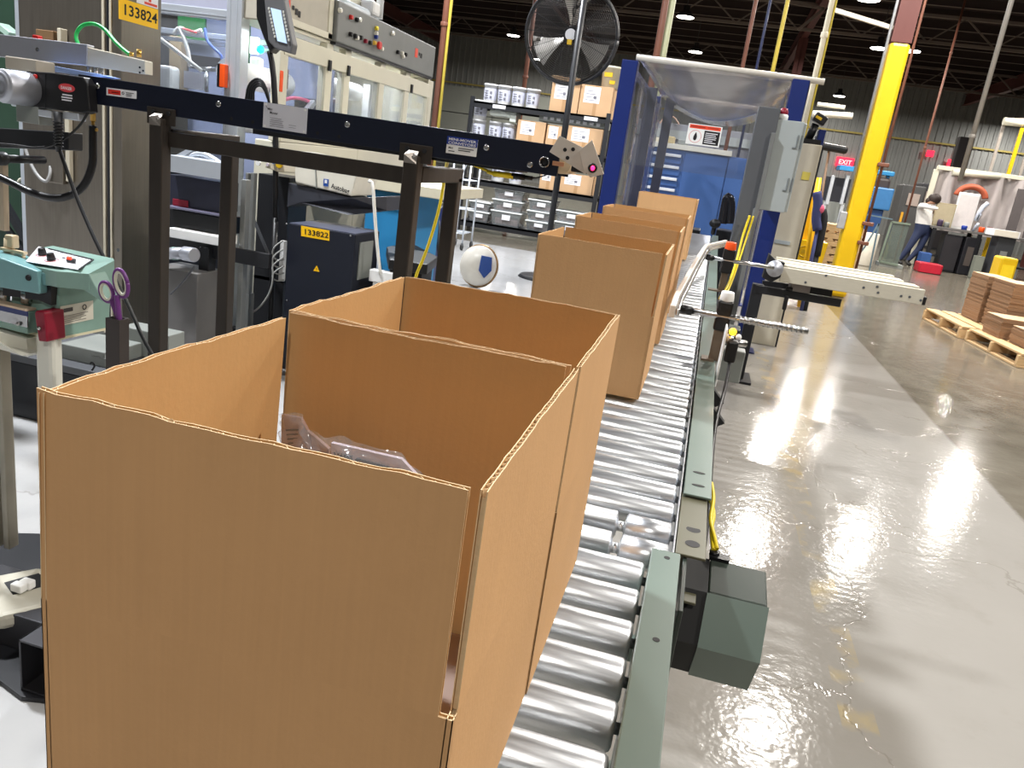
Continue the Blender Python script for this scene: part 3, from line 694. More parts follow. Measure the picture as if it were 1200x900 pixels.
for (px, py0, ybase, rx0, rx1, cap, nm) in ((848, 368, 2.25, g0.x+0.02, 0.318, WHITE, 'a'), (853, 305, 3.6, g1.x+0.02, 0.31, ORANGE, 'b')):
    c = aY(px, py0, ybase); s_ = 1.0 if nm == 'a' else 1.25
    mb = MB(); mb.box2((c.x-0.016, ybase-0.005, zr(ybase)+0.003), (c.x+0.012, ybase+0.012, c.z-0.03), 0.002); mb.box2((0.055, ybase-0.025, zr(ybase)+0.002), (max(c.x, 0.09), ybase+0.03, zr(ybase)+0.008)); mb.obj('post', mat('stained_post_steel', (120, 106, 92), 0.4, 0.7, 0.12, 20), gr)
    mb = MB(); mb.box((c.x, ybase, c.z-0.004), (0.042*s_, 0.04, 0.085*s_), bev=0.006); cl = mb.obj('clamp', BLACK, gr)
    mb = MB(); mb.cyl((c.x, ybase, c.z+0.036*s_), (c.x, ybase, c.z+0.064*s_), 0.02*s_, 0.018*s_, n=18, bev=0.004); mb.obj('knob', cap, cl)
    zr_ = c.z+(-0.005 if nm == 'a' else 0.0)
    mb = MB(); mb.cyl((rx0, ybase-0.012, zr_), (rx1, ybase-0.012, zr_), 0.0085, n=14)
    x = c.x+0.03
    while nm == 'a' and x < rx1-0.01: mb.cyl((x, ybase-0.012, zr_), (x+0.006, ybase-0.012, zr_), 0.0098, n=12); x += 0.013
    mb.obj('rod', STEEL, gr)
    mb = MB(); mb.cyl((rx0-0.004, ybase-0.012, zr_), (rx0+0.03, ybase-0.012, zr_), 0.013, n=14); mb.obj('rod_collar', BLACK, gr)
# ================================================================ slim belt conveyor across the back of the cartons
mm = thing('belt_conveyor', 'slim navy belt conveyor on black steel legs with its discharge end over the cartons', 'conveyor', (-1.1, 2.15, 0))
YM, YB = 2.0, 2.155
zt0, zt1 = 1.272, 1.262
def mmz(x): return 1.272+(x+1.776)*(1.2585-1.272)/(1.776-0.405)
def railmm(y0, y1, name):
    mb = MB(); a, c = -1.80, -0.389
    mb.prism([(a, y0, mmz(a)-0.074), (a, y0, mmz(a)), (c, y0, mmz(c)), (c, y0, mmz(c)-0.074)], (0, y1-y0, 0), bev=0.0015); return mb.obj(name, NAVY, mm)
railmm(YM, YM+0.012, 'side_rail'); railmm(YB, YB+0.012, 'side_rail')
mb = MB(); mb.prism([(-1.84, YM+0.013, 1.262), (-1.84, YM+0.013, 1.271), (-0.40, YM+0.013, mmz(-0.40)-0.004), (-0.40, YM+0.013, mmz(-0.40)-0.012)], (0, YB-YM-0.014, 0)); mb.obj('belt', mat('grey_blue_belt', (150, 170, 205), 0.5), mm)
mb = MB(); mb.cyl((-0.385, YM+0.013, 1.218), (-0.385, YB-0.001, 1.218), 0.026, n=24); mb.obj('end_roller', mat('ivory_roller', (214, 196, 164), 0.4), mm)
mb = MB(); mb.box2((-1.25, YM+0.014, 1.180), (-0.5, YB-0.002, 1.196)); mb.obj('bed_pan', BLACKM, mm)
def onface(px, py): return aY(px, py, YM-0.001)
# screws along the side
mb = MB()
for px, py in ((114, 101), (256, 122), (407, 146), (570, 173), (621, 193)):
    p = onface(px, py); mb.lathe([(0.0025, -0.001), (0.006, -0.003), (0.008, -0.001), (0.0085, 0.003)], p, (0, 1, 0), 16)
mb.obj('screw', STEEL, mm)
mb = MB()
for px, py in ((271, 139), (296, 143), (372, 156), (397, 160)): p = onface(px, py); mb.cyl(p, p+V((0, 0.002, 0)), 0.0045, n=12)
mb.obj('screw_hole', INK, mm)
def plate4(p00, p10, p01, m, name, parent, thick=0.001, prints=()):
    """flat label: p00 lower start, p10 lower end, p01 upper start (3D); prints = [(mat, fn(mb, o, xd, yd, w, h))]"""
    p00, p10, p01 = V(p00), V(p10), V(p01); xd = (p10-p00); yd = (p01-p00); w, h = xd.length, yd.length; xd.normalize(); yd.normalize(); nd = xd.cross(yd)
    mb = MB(); mb.prism([p00, p10, p10+yd*h, p01], nd*thick); pl = mb.obj(name, m, parent)
    for k, (mt, fn, nm) in enumerate(prints):
        mb = MB(); fn(mb, p00+nd*(thick+0.0003), xd, yd, w, h); mb.obj(nm, mt, pl)
    return pl
def rect(mb, o, xd, yd, x, y, w, h, t=0.0003):
    a = o+xd*x+yd*y; mb.prism([a, a+xd*w, a+xd*w+yd*h, a+yd*h], xd.cross(yd)*t)
def lines(mb, o, xd, yd, x, y, w, n, gap, th, rnd=random.Random(3)):
    for i in range(n): rect(mb, o, xd, yd, x, y-i*gap, w*rnd.uniform(0.6, 1), th)
def facelabel(px0, py0, px1, py1, hpx, m, name, prints):
    a, b2 = onface(px0, py0), onface(px1, py1); c = onface(px0-0.0, py0-hpx)
    d = b2-a; a2 = a; return plate4(a, b2, a+V((0, 0, (c-a).length)), m, name, mm, 0.001, prints)
# silver rating plate
RIV = STEEL
def rp(mb, o, xd, yd, w, h):
    mb.bar(o+xd*w*0.04+yd*h*0.93, o+xd*w*0.1+yd*h*0.76, h*0.03, 0.0006); mb.text('Mini', o+xd*w*0.1+yd*h*0.72, xd, yd, h*0.09); mb.text('Mover', o+xd*w*0.15+yd*h*0.58, xd, yd, h*0.1)
    lines(mb, o, xd, yd, w*0.16, h*0.42, w*0.38, 5, h*0.08, h*0.012); lines(mb, o, xd, yd, w*0.6, h*0.24, w*0.26, 2, h*0.09, h*0.012)
facelabel(308, 149, 359, 157, 29.5, mat('silver_rating_plate', (216, 216, 224), 0.4, 0.2), 'rating_plate', [(mat('plate_engraving', (70, 70, 78), 0.5), rp, 'print'), (WHITE, lambda mb, o, xd, yd, w, h: [mb.cyl(o+xd*w*a+yd*h*b, o+xd*w*a+yd*h*b+xd.cross(yd)*0.0015, h*0.045, n=10) for a, b in ((.05, .08), (.95, .08), (.05, .92), (.95, .92))], 'rivet')])
def dw1(mb, o, xd, yd, w, h): rect(mb, o, xd, yd, w*0.06, h*0.2, w*0.42, h*0.62)
def dw2(mb, o, xd, yd, w, h):
    rect(mb, o, xd, yd, w*0.18, h*0.42, w*0.24, h*0.12); mb.ring(o+xd*w*0.56+yd*h*0.52, xd.cross(yd), h*0.16, h*0.05, k=4, n=12); lines(mb, o, xd, yd, w*0.66, h*0.6, w*0.28, 3, h*0.2, h*0.08)
facelabel(125, 111.5, 160, 116, 9, WHITEP, 'warning_sticker', [(mat('sticker_red', (214, 50, 36), 0.5), dw1, 'red_field'), (INK, dw2, 'print')])
BLUES = mat('sticker_blue', (24, 52, 140), 0.4)
def mk1(mb, o, xd, yd, w, h): rect(mb, o, xd, yd, 0, h*0.52, w, h*0.48)
def mk2(mb, o, xd, yd, w, h):
    mb.text('MINI-MOVER', o+xd*w*0.05+yd*h*0.77, xd, yd, h*0.15, width=w*0.9, depth=0.0009); mb.text('CONVEYORS', o+xd*w*0.05+yd*h*0.56, xd, yd, h*0.15, width=w*0.9, depth=0.0009)
def mk3(mb, o, xd, yd, w, h):
    mb.text('Mini', o+xd*w*0.07+yd*h*0.28, xd, yd, h*0.12); lines(mb, o, xd, yd, w*0.4, h*0.34, w*0.5, 2, h*0.12, h*0.05); rect(mb, o, xd, yd, w*0.08, h*0.12, w*0.2, h*0.05)
facelabel(522.5, 179, 558, 184, 20, WHITE, 'maker_sticker', [(BLUES, mk1, 'blue_field'), (WHITEP, mk2, 'title'), (INK, mk3, 'print')])
# discharge end: bearing cap, slot, sensor plates
p = onface(639, 190); mb = MB(); mb.lathe([(0.005, -0.002), (0.008, -0.004), (0.011, -0.012), (0.013, -0.012), (0.0135, 0.0)], p, (0, 1, 0), 24); mb.obj('bearing_cap', BLACKM, mm)
mb = MB(); mb.ring(p+V((0, -0.0125, 0)), (0, 1, 0), 0.012, 0.0015, m=0); mb.obj('cap_ring', STEEL, mm)
p = onface(654, 192); mb = MB(); mb.box(p, (0.03, 0.004, 0.011), bev=0.004); mb.obj('adjusting_slot', mat('copper_slot', (206, 150, 116), 0.35, 0.7), mm)
SP = mat('raw_sensor_bracket', (206, 198, 188), 0.45, 0.3, 0.06, 40)
pl = [aY(x, y, 1.985) for x, y in ((656, 159), (699, 181), (686, 204), (644, 178))]
mb = MB(); mb.prism(pl, (0, -0.003, 0), bev=0.0005); mb.obj('bracket_plate', SP, mm)
pl = [aY(x, y, 1.981) for x, y in ((679, 177), (694, 164), (708, 204), (692, 208), (684, 199))]
mb = MB(); mb.prism(pl, (0, -0.003, 0), bev=0.0005); mb.obj('bracket_plate', SP, mm)
mb = MB()
for px, py in ((662, 175.5), (671.5, 175), (665, 185)): q = aY(px, py, 1.981); mb.cyl(q, q+V((0, 0.002, 0)), 0.0048, n=14)
mb.obj('bracket_hole', INK, mm)
q = aY(694.5, 197, 1.978); mb = MB(); mb.cyl(q+V((0, 0.02, 0)), q+V((0, -0.004, 0)), 0.0115, n=20, bev=0.002); mb.obj('sensor_eye', BLACK, mm)
mb = MB(); mb.ball(q+V((0.001, -0.005, 0)), 0.005, sc=(1, 0.5, 1.2)); mb.obj('sensor_light', mat('pink_red_led', (255, 60, 120), emit=(255, 30, 90), estr=5), mm)
mb = MB(); mb.box(q+V((-0.03, 0.02, 0.002)), (0.05, 0.02, 0.035), bev=0.003); mb.obj('sensor_body', BLACK, mm)
mb = MB(); mb.cyl(aY(600, 206, 2.03), aY(615, 208, 2.03), 0.0075, n=12); mb.cyl(aY(613, 207.5, 2.03), aY(624, 209, 2.03), 0.0055, n=12); mb.obj('plug', BLACK, mm)
mb = MB(); mb.tube([aY(624, 209, 2.03), aY(635, 207, 2.03), aY(645, 203, 2.03), aY(650, 200, 2.02)], 0.0018, smooth=2); mb.obj('sensor_lead', RUBBER, mm)
# legs: welded square tube frames
for (pf, pr_, nm) in ((187, 268, 'a'), (480.5, 530, 'b')):
    dX = 0.0; xf = aY(pf, 230, YM).x; yr = 2.0
    # the back leg stands straight behind the front one
    d = ray(pr_, 230); yr = xf/ d.x*d.y
    tl = 0.021
    for (yy_, zt_) in ((YM+0.0, 1.185), (yr, 1.135)):
        mb = MB(); mb.box2((xf-tl, yy_-tl, 0.012), (xf+tl, yy_+tl, zt_), 0.004); mb.box2((xf-0.05, yy_-0.05, 0), (xf+0.05, yy_+0.05, 0.012), 0.002); mb.obj('leg', MILL, mm)
    mb = MB(); mb.box2((xf-tl, YM+tl+0.001, 1.118), (xf+tl, yr+tl, 1.16), 0.003); mb.obj('side_tube', MILL, mm)
    mb = MB(); mb.box2((xf-0.04, YM-0.005, 1.168), (xf+0.05, YM-0.001, 1.213), 0.001); br = mb.obj('leg_bracket', MILL, mm)
    mb = MB(); mb.cyl((xf-0.018, YM-0.006, 1.200), (xf-0.018, YM-0.009, 1.200), 0.006, n=12); mb.cyl((xf+0.03, YM-0.006, 1.200), (xf+0.03, YM-0.009, 1.200), 0.006, n=12); mb.obj('bolt', BLACKM, br)
    mb = MB(); mb.prism([(xf-0.018, YM-0.022, 1.165), (xf-0.018, YM-0.022, 1.186), (xf-0.012, YM-0.008, 1.197), (xf+0.016, YM-0.008, 1.197), (xf+0.017, YM-0.022, 1.186), (xf+0.017, YM-0.022, 1.165)], (0, -0.002, 0));  mb.obj('ground_weld', mat('bright_ground_steel', (176, 168, 160), 0.3, 0.9, 0.1, 30), mm)
xa, xb = aY(187, 230, YM).x, aY(480.5, 230, YM).x
yc_ = YM+0.30
def bar_z(x): return 1.165+(x-xa)*(-0.012)
a_, c_ = aY(205, 164, YM+0.03), aY(470, 205, YM+0.03)
mb = MB(); mb.bar(V((xa+0.021, YM+0.03, a_.z)), V((xb-0.021, YM+0.03, c_.z)), 0.042, 0.05, up=(0, 1, 0), bev=0.003); mb.obj('cross_bar', MILL, mm)
# motor and gear housing at the drive end
g = lambda px, py, Y=YM-0.035: aY(px, py, Y)
pl = [g(30, 83), g(60, 85), g(97, 90), g(102, 99), g(105, 131), g(98, 133), g(60, 128), g(31, 125)]
mb = MB(); mb.prism(pl, (0, 0.034, 0), bev=0.003); mo = mb.obj('gear_housing', BLACK, mm)
mb = MB(); mb.prism([g(53, 86, YM-0.0355), g(53.6, 86, YM-0.0355), g(53.6, 127, YM-0.0355), g(53, 127, YM-0.0355)], (0, -0.001, 0)); mb.obj('seam_line', BLACKM, mo)
q = g(78, 103, YM-0.0362); ov = [q+V((0.027*math.cos(t), 0, 0.0115*math.sin(t))) for t in [2*PI*i/28 for i in range(28)]]
mb = MB(); mb.prism(ov, (0, 0.001, 0)); mb.obj('red_oval_badge', mat('badge_red', (214, 70, 76), 0.4), mo)
mb = MB(); mb.text('DANGER', q+V((-0.018, -0.001, -0.004)), (1, 0, -0.03), (0, 0, 1), 0.008, width=0.036)
for i in range(3): mb.box(q+V((0.002-0.001*i, -0.0005, -0.019-i*0.007)), (0.036-0.004*abs(i-1), 0.001, 0.0035))
mb.obj('badge_print', WHITEP, mo)
mb = MB(); q = g(42, 90, YM-0.0355); mb.cyl(q, q+V((0, -0.005, 0)), 0.0065, n=16, bev=0.001); mb.obj('red_button', REDP, mo)
mb = MB(); q = g(42.5, 115.5, YM-0.0355); mb.cyl(q, q+V((0, -0.006, 0)), 0.008, n=16); mb.ring(q+V((0, -0.006, 0)), (0, 1, 0), 0.007, 0.0015); mb.obj('switch_knob', BLACKM, mo)
q = g(6, 101, 1.90)
mb = MB(); mb.lathe([(0, -0.012), (0.012, -0.014), (0.022, -0.012), (0.024, -0.016), (0.034, -0.016), (0.037, -0.014), (0.040, -0.01), (0.044, -0.01), (0.0455, -0.006), (0.0455, 0.075)], q, (0.2, 0.98, 0), 40); mb.obj('motor_can', ALUFLAT, mm)
mb = MB(); mb.box2(g(12, 124)+V((0, 0, 0)), g(31, 84)+V((0, 0.06, 0)), 0.004); mb.obj('motor_mount', ALU, mm)
mb = MB(); mb.box2(g(19, 142), g(45, 125)+V((0, 0.05, 0)), 0.002); mb.obj('mount_block', GRAYP, mm)
mb = MB(); mb.box2(g(6, 80, 2.0), g(42, 70, 2.0)+V((0, 0.07, 0)), 0.003); mb.obj('tail_block', mat('tan_grey_block', (166, 158, 144), 0.5), mm)
mb = MB(); mb.box2(g(73, 139), g(92, 133)+V((0, 0.03, 0)), 0.003); mb.box2(g(44, 136), g(60, 130)+V((0, 0.03, 0)), 0.003); mb.obj('bright_foot', ALU, mm)
mb = MB(); q0, q1 = g(68, 131, 1.96), g(69, 178, 1.96)
mb.cyl(q0, q1, 0.012, 0.008, n=16)
for i in range(9): c = q0.lerp(q1, 0.25+i*0.075); mb.lathe([(0.010, -0.002), (0.0145-0.0003*i, -0.001), (0.0145-0.0003*i, 0.002), (0.010, 0.003)], c, (q1-q0), 16)
mb.obj('strain_relief', BLACK, mm)
mb = MB(); mb.tube([aY(70, 176, 1.96), aY(80, 205, 1.94), aY(95, 245, 1.92), aY(120, 300, 1.88), aY(150, 355, 1.86), aY(172, 408, 1.84), aY(215, 470, 1.80), aY(260, 560, 1.7), (-0.95, 1.6, 0.01), (-1.3, 1.8, 0.01), (-1.6, 2.3, 0.01)], 0.0055, smooth=2); mb.obj('power_cord', RUBBER, mm)
mb = MB(); mb.tube([aY(103, 132, 1.97), aY(95, 146, 1.97), aY(80, 160, 1.97), aY(62, 171, 1.97), aY(40, 174, 1.98), aY(20, 170, 2.0), aY(-10, 168, 2.0)], 0.0035, smooth=2); mb.obj('thin_lead', RUBBER, mm)
mb = MB(); mb.cyl(aY(109, 121, 2.06), aY(109, 142, 2.06), 0.008, n=12); mb.cyl(aY(109, 142, 2.06), aY(109, 147, 2.06), 0.005, n=10); mb.cyl(aY(105, 152, 2.06), aY(114, 152, 2.06), 0.005, n=10)
hz = mb.obj('brass_elbow', BRASS, mm)
mb = MB(); mb.tube([aY(109, 147, 2.06), aY(109, 172, 2.06), aY(109, 195, 2.06), aY(97, 222, 2.05), aY(72, 234, 2.04), aY(40, 228, 2.03), aY(8, 211, 2.02), aY(-30, 195, 2.0)], 0.0115, smooth=2)
tag(mb.obj('air_hose', BLACK), 'thick black air hose looping from a brass elbow below the slim belt conveyor', 'hose')
mb = MB(); mb.tube([aY(540, 187, 2.03), aY(560, 195.5, 2.03), aY(580, 204, 2.03)], 0.0035, smooth=2); mb.cyl(aY(578, 203.5, 2.03), aY(602, 206.5, 2.03), 0.0075, n=12); mb.cyl(aY(571, 201, 2.03), aY(580, 204, 2.03), 0.005, n=10)
mb.tube([aY(540, 187, 2.03), aY(528, 184, 2.1), aY(524, 188, 2.35), aY(520, 215, 2.5), aY(515, 245, 2.5), aY(500, 295, 2.5), aY(484, 330, 2.5), aY(478, 380, 2.5), aY(478, 440, 2.5), (-1.0, 2.55, 0.005), (-1.3, 2.8, 0.005)], 0.005, smooth=2)
tag(mb.obj('sensor_cable', YCAB), 'yellow sensor cable plugged below the discharge end and hanging down behind the steel legs', 'cable')

# equipment feeding the conveyor from the side: aluminium arm with pneumatic cylinder
af = thing('feeder_arm', 'flat grey aluminium arm carrying a cream air cylinder above the slim belt conveyor', 'arm', (-2.0, 2.05, 0))
yA = 2.15
mb = MB(); mb.prism([aY(-60, 33, yA), aY(102, 52, yA), aY(101, 77, yA), aY(-60, 60, yA)], (0, 0.03, 0), bev=0.002); mb.obj('arm_plate', ALUFLAT, af)
mb = MB(); mb.prism([aY(102, 55, yA+0.004), aY(170, 71, yA+0.004), aY(170, 87, yA+0.004), aY(102, 77, yA+0.004)], (0, 0.035, 0), bev=0.002); cy_ = mb.obj('air_cylinder', BEIGE, af)
mb = MB(); q = aY(163, 67, yA+0.015); mb.cyl(q, q+V((0, 0, 0.022)), 0.007, n=12); q = aY(154, 66, yA+0.015); mb.cyl(q, q+V((0, 0, 0.012)), 0.006, n=12); mb.obj('fitting', BRASS, cy_)
mb = MB()
for px, py in ((164, 79), (168, 83), (164, 85)): q = aY(px, py, yA+0.003); mb.cyl(q, q+V((0, -0.002, 0)), 0.003, n=8)
mb.obj('end_screw', BLACKM, cy_)
mb = MB(); q = aY(44, 58, yA-0.001); mb.cyl(q, q+V((0, -0.002, 0)), 0.006, n=14); mb.obj('bolt', STEEL, af)
mb = MB(); q = aY(44, 44, yA+0.015); mb.box(q, (0.02, 0.02, 0.012), bev=0.002); mb.obj('red_clip', REDP, af)
mb = MB(); mb.tube([aY(92, 53, yA+0.02), aY(88, 42, yA+0.03), aY(95, 29, yA+0.04), aY(112, 27, yA+0.05), aY(125, 36, yA+0.05), aY(136, 51, yA+0.03), aY(152, 64, yA+0.02)], 0.0058, smooth=3, n=12); mb.obj('green_hose', GREENH, af)
mb = MB(); mb.prism([aY(44, 74, 2.1), aY(115, 86.5, 2.1), aY(128, 90, 2.1), aY(115, 91, 2.1), aY(44, 81, 2.1)], (0, 0.05, 0), bev=0.001); mb.obj('blue_slide', mat('pale_blue_slide', (150, 176, 226), 0.4), af)
mb = MB()
for x in (104, 112, 119): q = aY(x, 82+(x-104)*0.15, yA+0.02); mb.cyl(q+V((0, 0, 0.01)), q+V((0, 0, -0.03)), 0.006, n=10)
mb.obj('rod_guide', STEEL, af)
mb = MB(); q = aY(-40, 60, 2.3); mb.box2((q.x-0.05, 2.2, 0.0), (q.x+0.03, 2.28, q.z), 0.004); mb.obj('post', ALU, af)
mb = MB(); mb.prism([aY(-30, 148, 2.1), aY(80, 155, 2.1), aY(80, 176, 2.1), aY(-30, 172, 2.1)], (0, 0.06, 0), bev=0.003); mb.obj('black_beam', BLACKM, af)
mb = MB(); q = aY(6, 186, 1.95); mb.cyl(q+V((0.0, 0.14, 0.0)), q, 0.012, n=14); mb.cyl(q, q+V((0, -0.03, 0)), 0.02, n=20, bev=0.004); mb.obj('star_knob', BLACK, af)
mb = MB(); mb.bar(aY(3, 190, 2.05), aY(5, 270, 2.05), 0.02, 0.02); mb.obj('tan_strut', mat('tan_strut', (188, 172, 150), 0.4, 0.4), af)
# ================================================================ stainless cabinet with the yellow number tag
cab = thing('steel_cabinet', 'tall brushed stainless steel cabinet with a yellow number tag near its top', 'cabinet', (-3.05, 3.5, 0))
mb = MB(); mb.box2((-3.365, 3.37, 0.06), (-2.79, 3.645, 2.2), 0.004); mb.obj('body', STAIN, cab)
mb = MB(); mb.box2((-2.893, 3.362, 0.06), (-2.88, 3.3695, 2.2), 0.001); mb.obj('edge_strip', BEIGE, cab)
mb = MB(); mb.box2((-2.852, 3.362, 0.06), (-2.842, 3.3695, 2.2), 0.001); mb.obj('edge_strip', BEIGE, cab)
mb = MB(); mb.box2((-2.868, 3.364, 0.06), (-2.853, 3.3695, 2.2)); mb.obj('door_gap', BLACKM, cab)
mb = MB(); mb.box2((-3.35, 3.385, 0), (-2.80, 3.635, 0.06)); mb.obj('plinth', GRAYP, cab)
def tagp(px0, py0, px1, py1, hpx, mtx, name, prints, parent, X):
    a, b2, c = aX(px0, py0, X), aX(px1, py1, X), aX(px0, py0-hpx, X); b2.z = a.z; return plate4(a, b2, a+V((0, 0, c.z-a.z)), mtx, name, parent, 0.001, prints)
tagp(139, 22, 185, 34, 25, YELLT, 'number_tag', [(INK, lambda mb, o, xd, yd, w, h: mb.text('133824', o+xd*w*0.08+yd*h*0.28, xd, yd, h*0.5, width=w*0.84), 'number')], cab, -2.789)
tagp(160, 3, 185, 9.5, 12, WHITEP, 'paper_label', [(mat('label_red_print', (214, 70, 40), 0.5), lambda mb, o, xd, yd, w, h: (rect(mb, o, xd, yd, w*0.35, h*0.12, w*0.6, h*0.25), rect(mb, o, xd, yd, w*0.55, h*0.45, w*0.12, h*0.4)), 'print')], cab, -2.789)
mb = MB(); q = aX(138, 293, -2.789); mb.cyl(q, q+V((0.003, 0, 0)), 0.009, n=14); q = aX(150, 120, -2.789); mb.cyl(q, q+V((0.002, 0, 0)), 0.006, n=14); mb.obj('button_head', STEEL, cab)
mb = MB(); p = aY(64, 190, 3.36); mb.box((p.x, 3.355, p.z), (0.13, 0.03, 0.2), bev=0.004); mb.obj('bracket_box', STAIN, cab)
mb = MB(); p = aY(57, 42, 3.36); mb.box((p.x, 3.35, p.z), (0.1, 0.03, 0.045), bev=0.003); mb.obj('wood_block', mat('brown_block', (120, 92, 62), 0.6), cab)
mb = MB(); p = aY(74, 46, 3.35); mb.box((p.x, 3.345, p.z), (0.022, 0.04, 0.09), bev=0.003); p = aY(80, 170, 3.35); mb.box((p.x, 3.355, p.z), (0.025, 0.025, 0.35), bev=0.003); mb.obj('bracket_strip', BEIGE, cab)
mb = MB(); mb.tube([aY(27, 165, 3.33), aY(33, 185, 3.33), aY(42, 204, 3.32), aY(54, 215, 3.32), aY(59, 205, 3.33), aY(59, 195, 3.345)], 0.008, smooth=2); tag(mb.obj('cable_loop', mat('grey_cable', (150, 150, 150), 0.4)), 'thin grey cable loop hanging on the dark stainless cabinet face', 'cable')
# aluminium frame post and green machine beyond
mb = MB(); p = aY(25, 20, 3.9); mb.box2((p.x-0.045, 3.9, 0), (p.x+0.035, 3.96, 2.4), 0.004); tag(mb.obj('frame_post', ALU), 'pale aluminium profile post beside the dark stainless cabinet', 'post')
gm = thing('green_machine', 'dark green machine with a sloping front behind the aluminium post', 'machine', (-4.2, 4.4, 0))
GM = mat('dark_green_machine_paint', (40, 62, 48), 0.45)
mb = MB(); mb.prism([(-5.0, 4.3, 0), (-5.0, 4.3, 1.75), (-4.35, 4.3, 1.75), (-4.05, 4.3, 1.5), (-3.95, 4.3, 0.9), (-3.75, 4.3, 0.7), (-3.75, 4.3, 0)], (0, 0.7, 0), bev=0.01); mb.obj('housing', GM, gm)
mb = MB(); mb.bar(aY(2, 30, 4.2), aY(17, 42, 4.2), 0.09, 0.03); mb.obj('pale_edge', mat('pale_green_edge', (150, 176, 162), 0.4), gm)
mb = MB(); mb.bar(aY(-20, 195, 4.2), aY(33, 285, 4.2), 0.04, 0.04); mb.bar(aY(-20, 230, 4.2), aY(33, 300, 4.2), 0.03, 0.03); mb.obj('link_rod', BLACKM, gm)
mb = MB(); mb.ring(aY(27, 217, 4.25), (0, 1, 0), 0.04, 0.008); mb.obj('ring_handle', CREAM, gm)

# ================================================================ heat sealer on its pedestal
se = thing('heat_sealer', 'teal heat sealing machine with a white control panel on a cream pedestal', 'heat sealer', (-1.38, 1.45, 0))
Ys = 1.45
S = lambda px, py, Y=Ys: aY(px, py, Y)
# body: side view prism seen from the front, label face towards the aisle
bp_ = [S(68, 398), S(129, 384), S(128, 371), S(133, 330), S(108, 322), S(62, 332), S(62, 356), S(66, 372)]
XSF = -1.37
SX = lambda px, py, X=XSF: aX(px, py, X)
mb = MB(); mb.prism([SX(68, 398), SX(129, 385), SX(129, 371), SX(131, 318), SX(100, 322), SX(70, 330)], (-0.13, 0, 0), bev=0.004); mb.obj('body', TEAL, se)
mb = MB(); mb.prism([SX(68, 399, XSF+0.002), SX(129, 386, XSF+0.002), SX(129, 383.5, XSF+0.002), SX(68, 396, XSF+0.002)], (-0.134, 0, 0)); mb.obj('base_trim', mat('cream_edge_trim', (214, 206, 176), 0.5), se)
# raised head with sloping control panel
zf = S(100, 320); 
yb_ = Ys+0.155
def H3(px, py, Y): return aY(px, py, Y)
f_l, f_r = H3(28, 317, Ys-0.03), H3(104, 321, Ys-0.015)
b_l, b_r = H3(52, 288, Ys+0.13), H3(133, 304, Ys+0.13)
mb = MB()
top = [H3(66, 318, Ys-0.03), H3(104, 321, Ys-0.02), H3(134, 305, Ys+0.06), H3(133, 303, Ys+0.14), H3(62, 288, Ys+0.14), H3(50, 290, Ys+0.12), H3(28, 310, Ys+0.0)]
# head as a wedge: sides
b2 = bmesh.new()
tv = [b2.verts.new(p) for p in top]; lv = [b2.verts.new(p+V((0, 0, -0.035-0.02*(i in (2, 3))))) for i, p in enumerate(top)]
b2.faces.new(tv); b2.faces.new(lv[::-1])
for i in range(len(top)): b2.faces.new((tv[i], lv[i], lv[(i+1) % len(top)], tv[(i+1) % len(top)]))
bmesh.ops.recalc_face_normals(b2, faces=b2.faces); bmesh.ops.triangulate(b2, faces=[f for f in b2.faces if len(f.verts) > 4]); mb._merge(b2, 0, False)
mb.prism([S(66, 318, Ys-0.03), S(104, 321, Ys-0.02), S(122, 355, Ys-0.01), S(98, 340, Ys-0.02), S(66, 336, Ys-0.03)], (0, 0.05, 0), bev=0.002)
mb.obj('head', TEAL, se)
nlift = V((0, -0.0012, 0.0022))
pan = [H3(31, 309, Ys+0.0)+nlift, H3(94, 319, Ys-0.016)+nlift, H3(110, 307.5, Ys+0.07)+nlift, H3(46, 291.5, Ys+0.115)+nlift]
nrm = (pan[1]-pan[0]).cross(pan[3]-pan[0]).normalized()
mb = MB(); mb.prism([p+nrm*0.002 for p in pan], nrm*0.0015); cp = mb.obj('control_panel', mat('white_control_panel', (222, 224, 232), 0.4), se)
u_, v_ = (pan[1]-pan[0]), (pan[3]-pan[0])
def PP(u, v): return pan[0]+u_*u+v_*v+nrm*0.0035
mb = MB(); mb.bar(pan[1]+nrm*0.004, pan[2]+nrm*0.004, 0.004, 0.003); mb.bar(pan[3].lerp(pan[2], 0.2)+nrm*0.004, pan[2]+nrm*0.004, 0.004, 0.003); mb.obj('panel_edge', BLACKM, cp)
for (u, v) in ((0.2, 0.52), (0.42, 0.3)):
    mb = MB(); q = PP(u, v); mb.cyl(q, q+nrm*0.016, 0.0095, 0.0075, n=18, bev=0.001); mb.obj('knob', BLACK, cp)
mb = MB(); q = PP(0.78, 0.38); R_ = Matrix((u_.normalized(), v_.normalized(), nrm)).transposed(); mb.box(q+nrm*0.003, (0.026, 0.016, 0.006), R_, 0.001); mb.obj('switch_frame', BLACK, cp)
mb = MB(); mb.box(q+nrm*0.007-u_.normalized()*0.005, (0.014, 0.012, 0.006), R_, 0.001); mb.obj('lit_switch', mat('lit_red_rocker', (255, 60, 30), emit=(255, 40, 10), estr=2.5), cp)
mb = MB()
for i in range(3): mb.box(PP(0.5+i*0.12, 0.8), (0.012, 0.002, 0.0006), R_)
mb.box(PP(0.6, 0.55), (0.01, 0.008, 0.0006), R_); mb.obj('panel_print', mat('grey_print', (120, 120, 126), 0.6), cp)
mb = MB(); mb.ring(PP(0.2, 0.52), nrm, 0.014, 0.0006, k=4); mb.ring(PP(0.42, 0.3), nrm, 0.014, 0.0006, k=4); mb.obj('red_dial', REDP, cp)
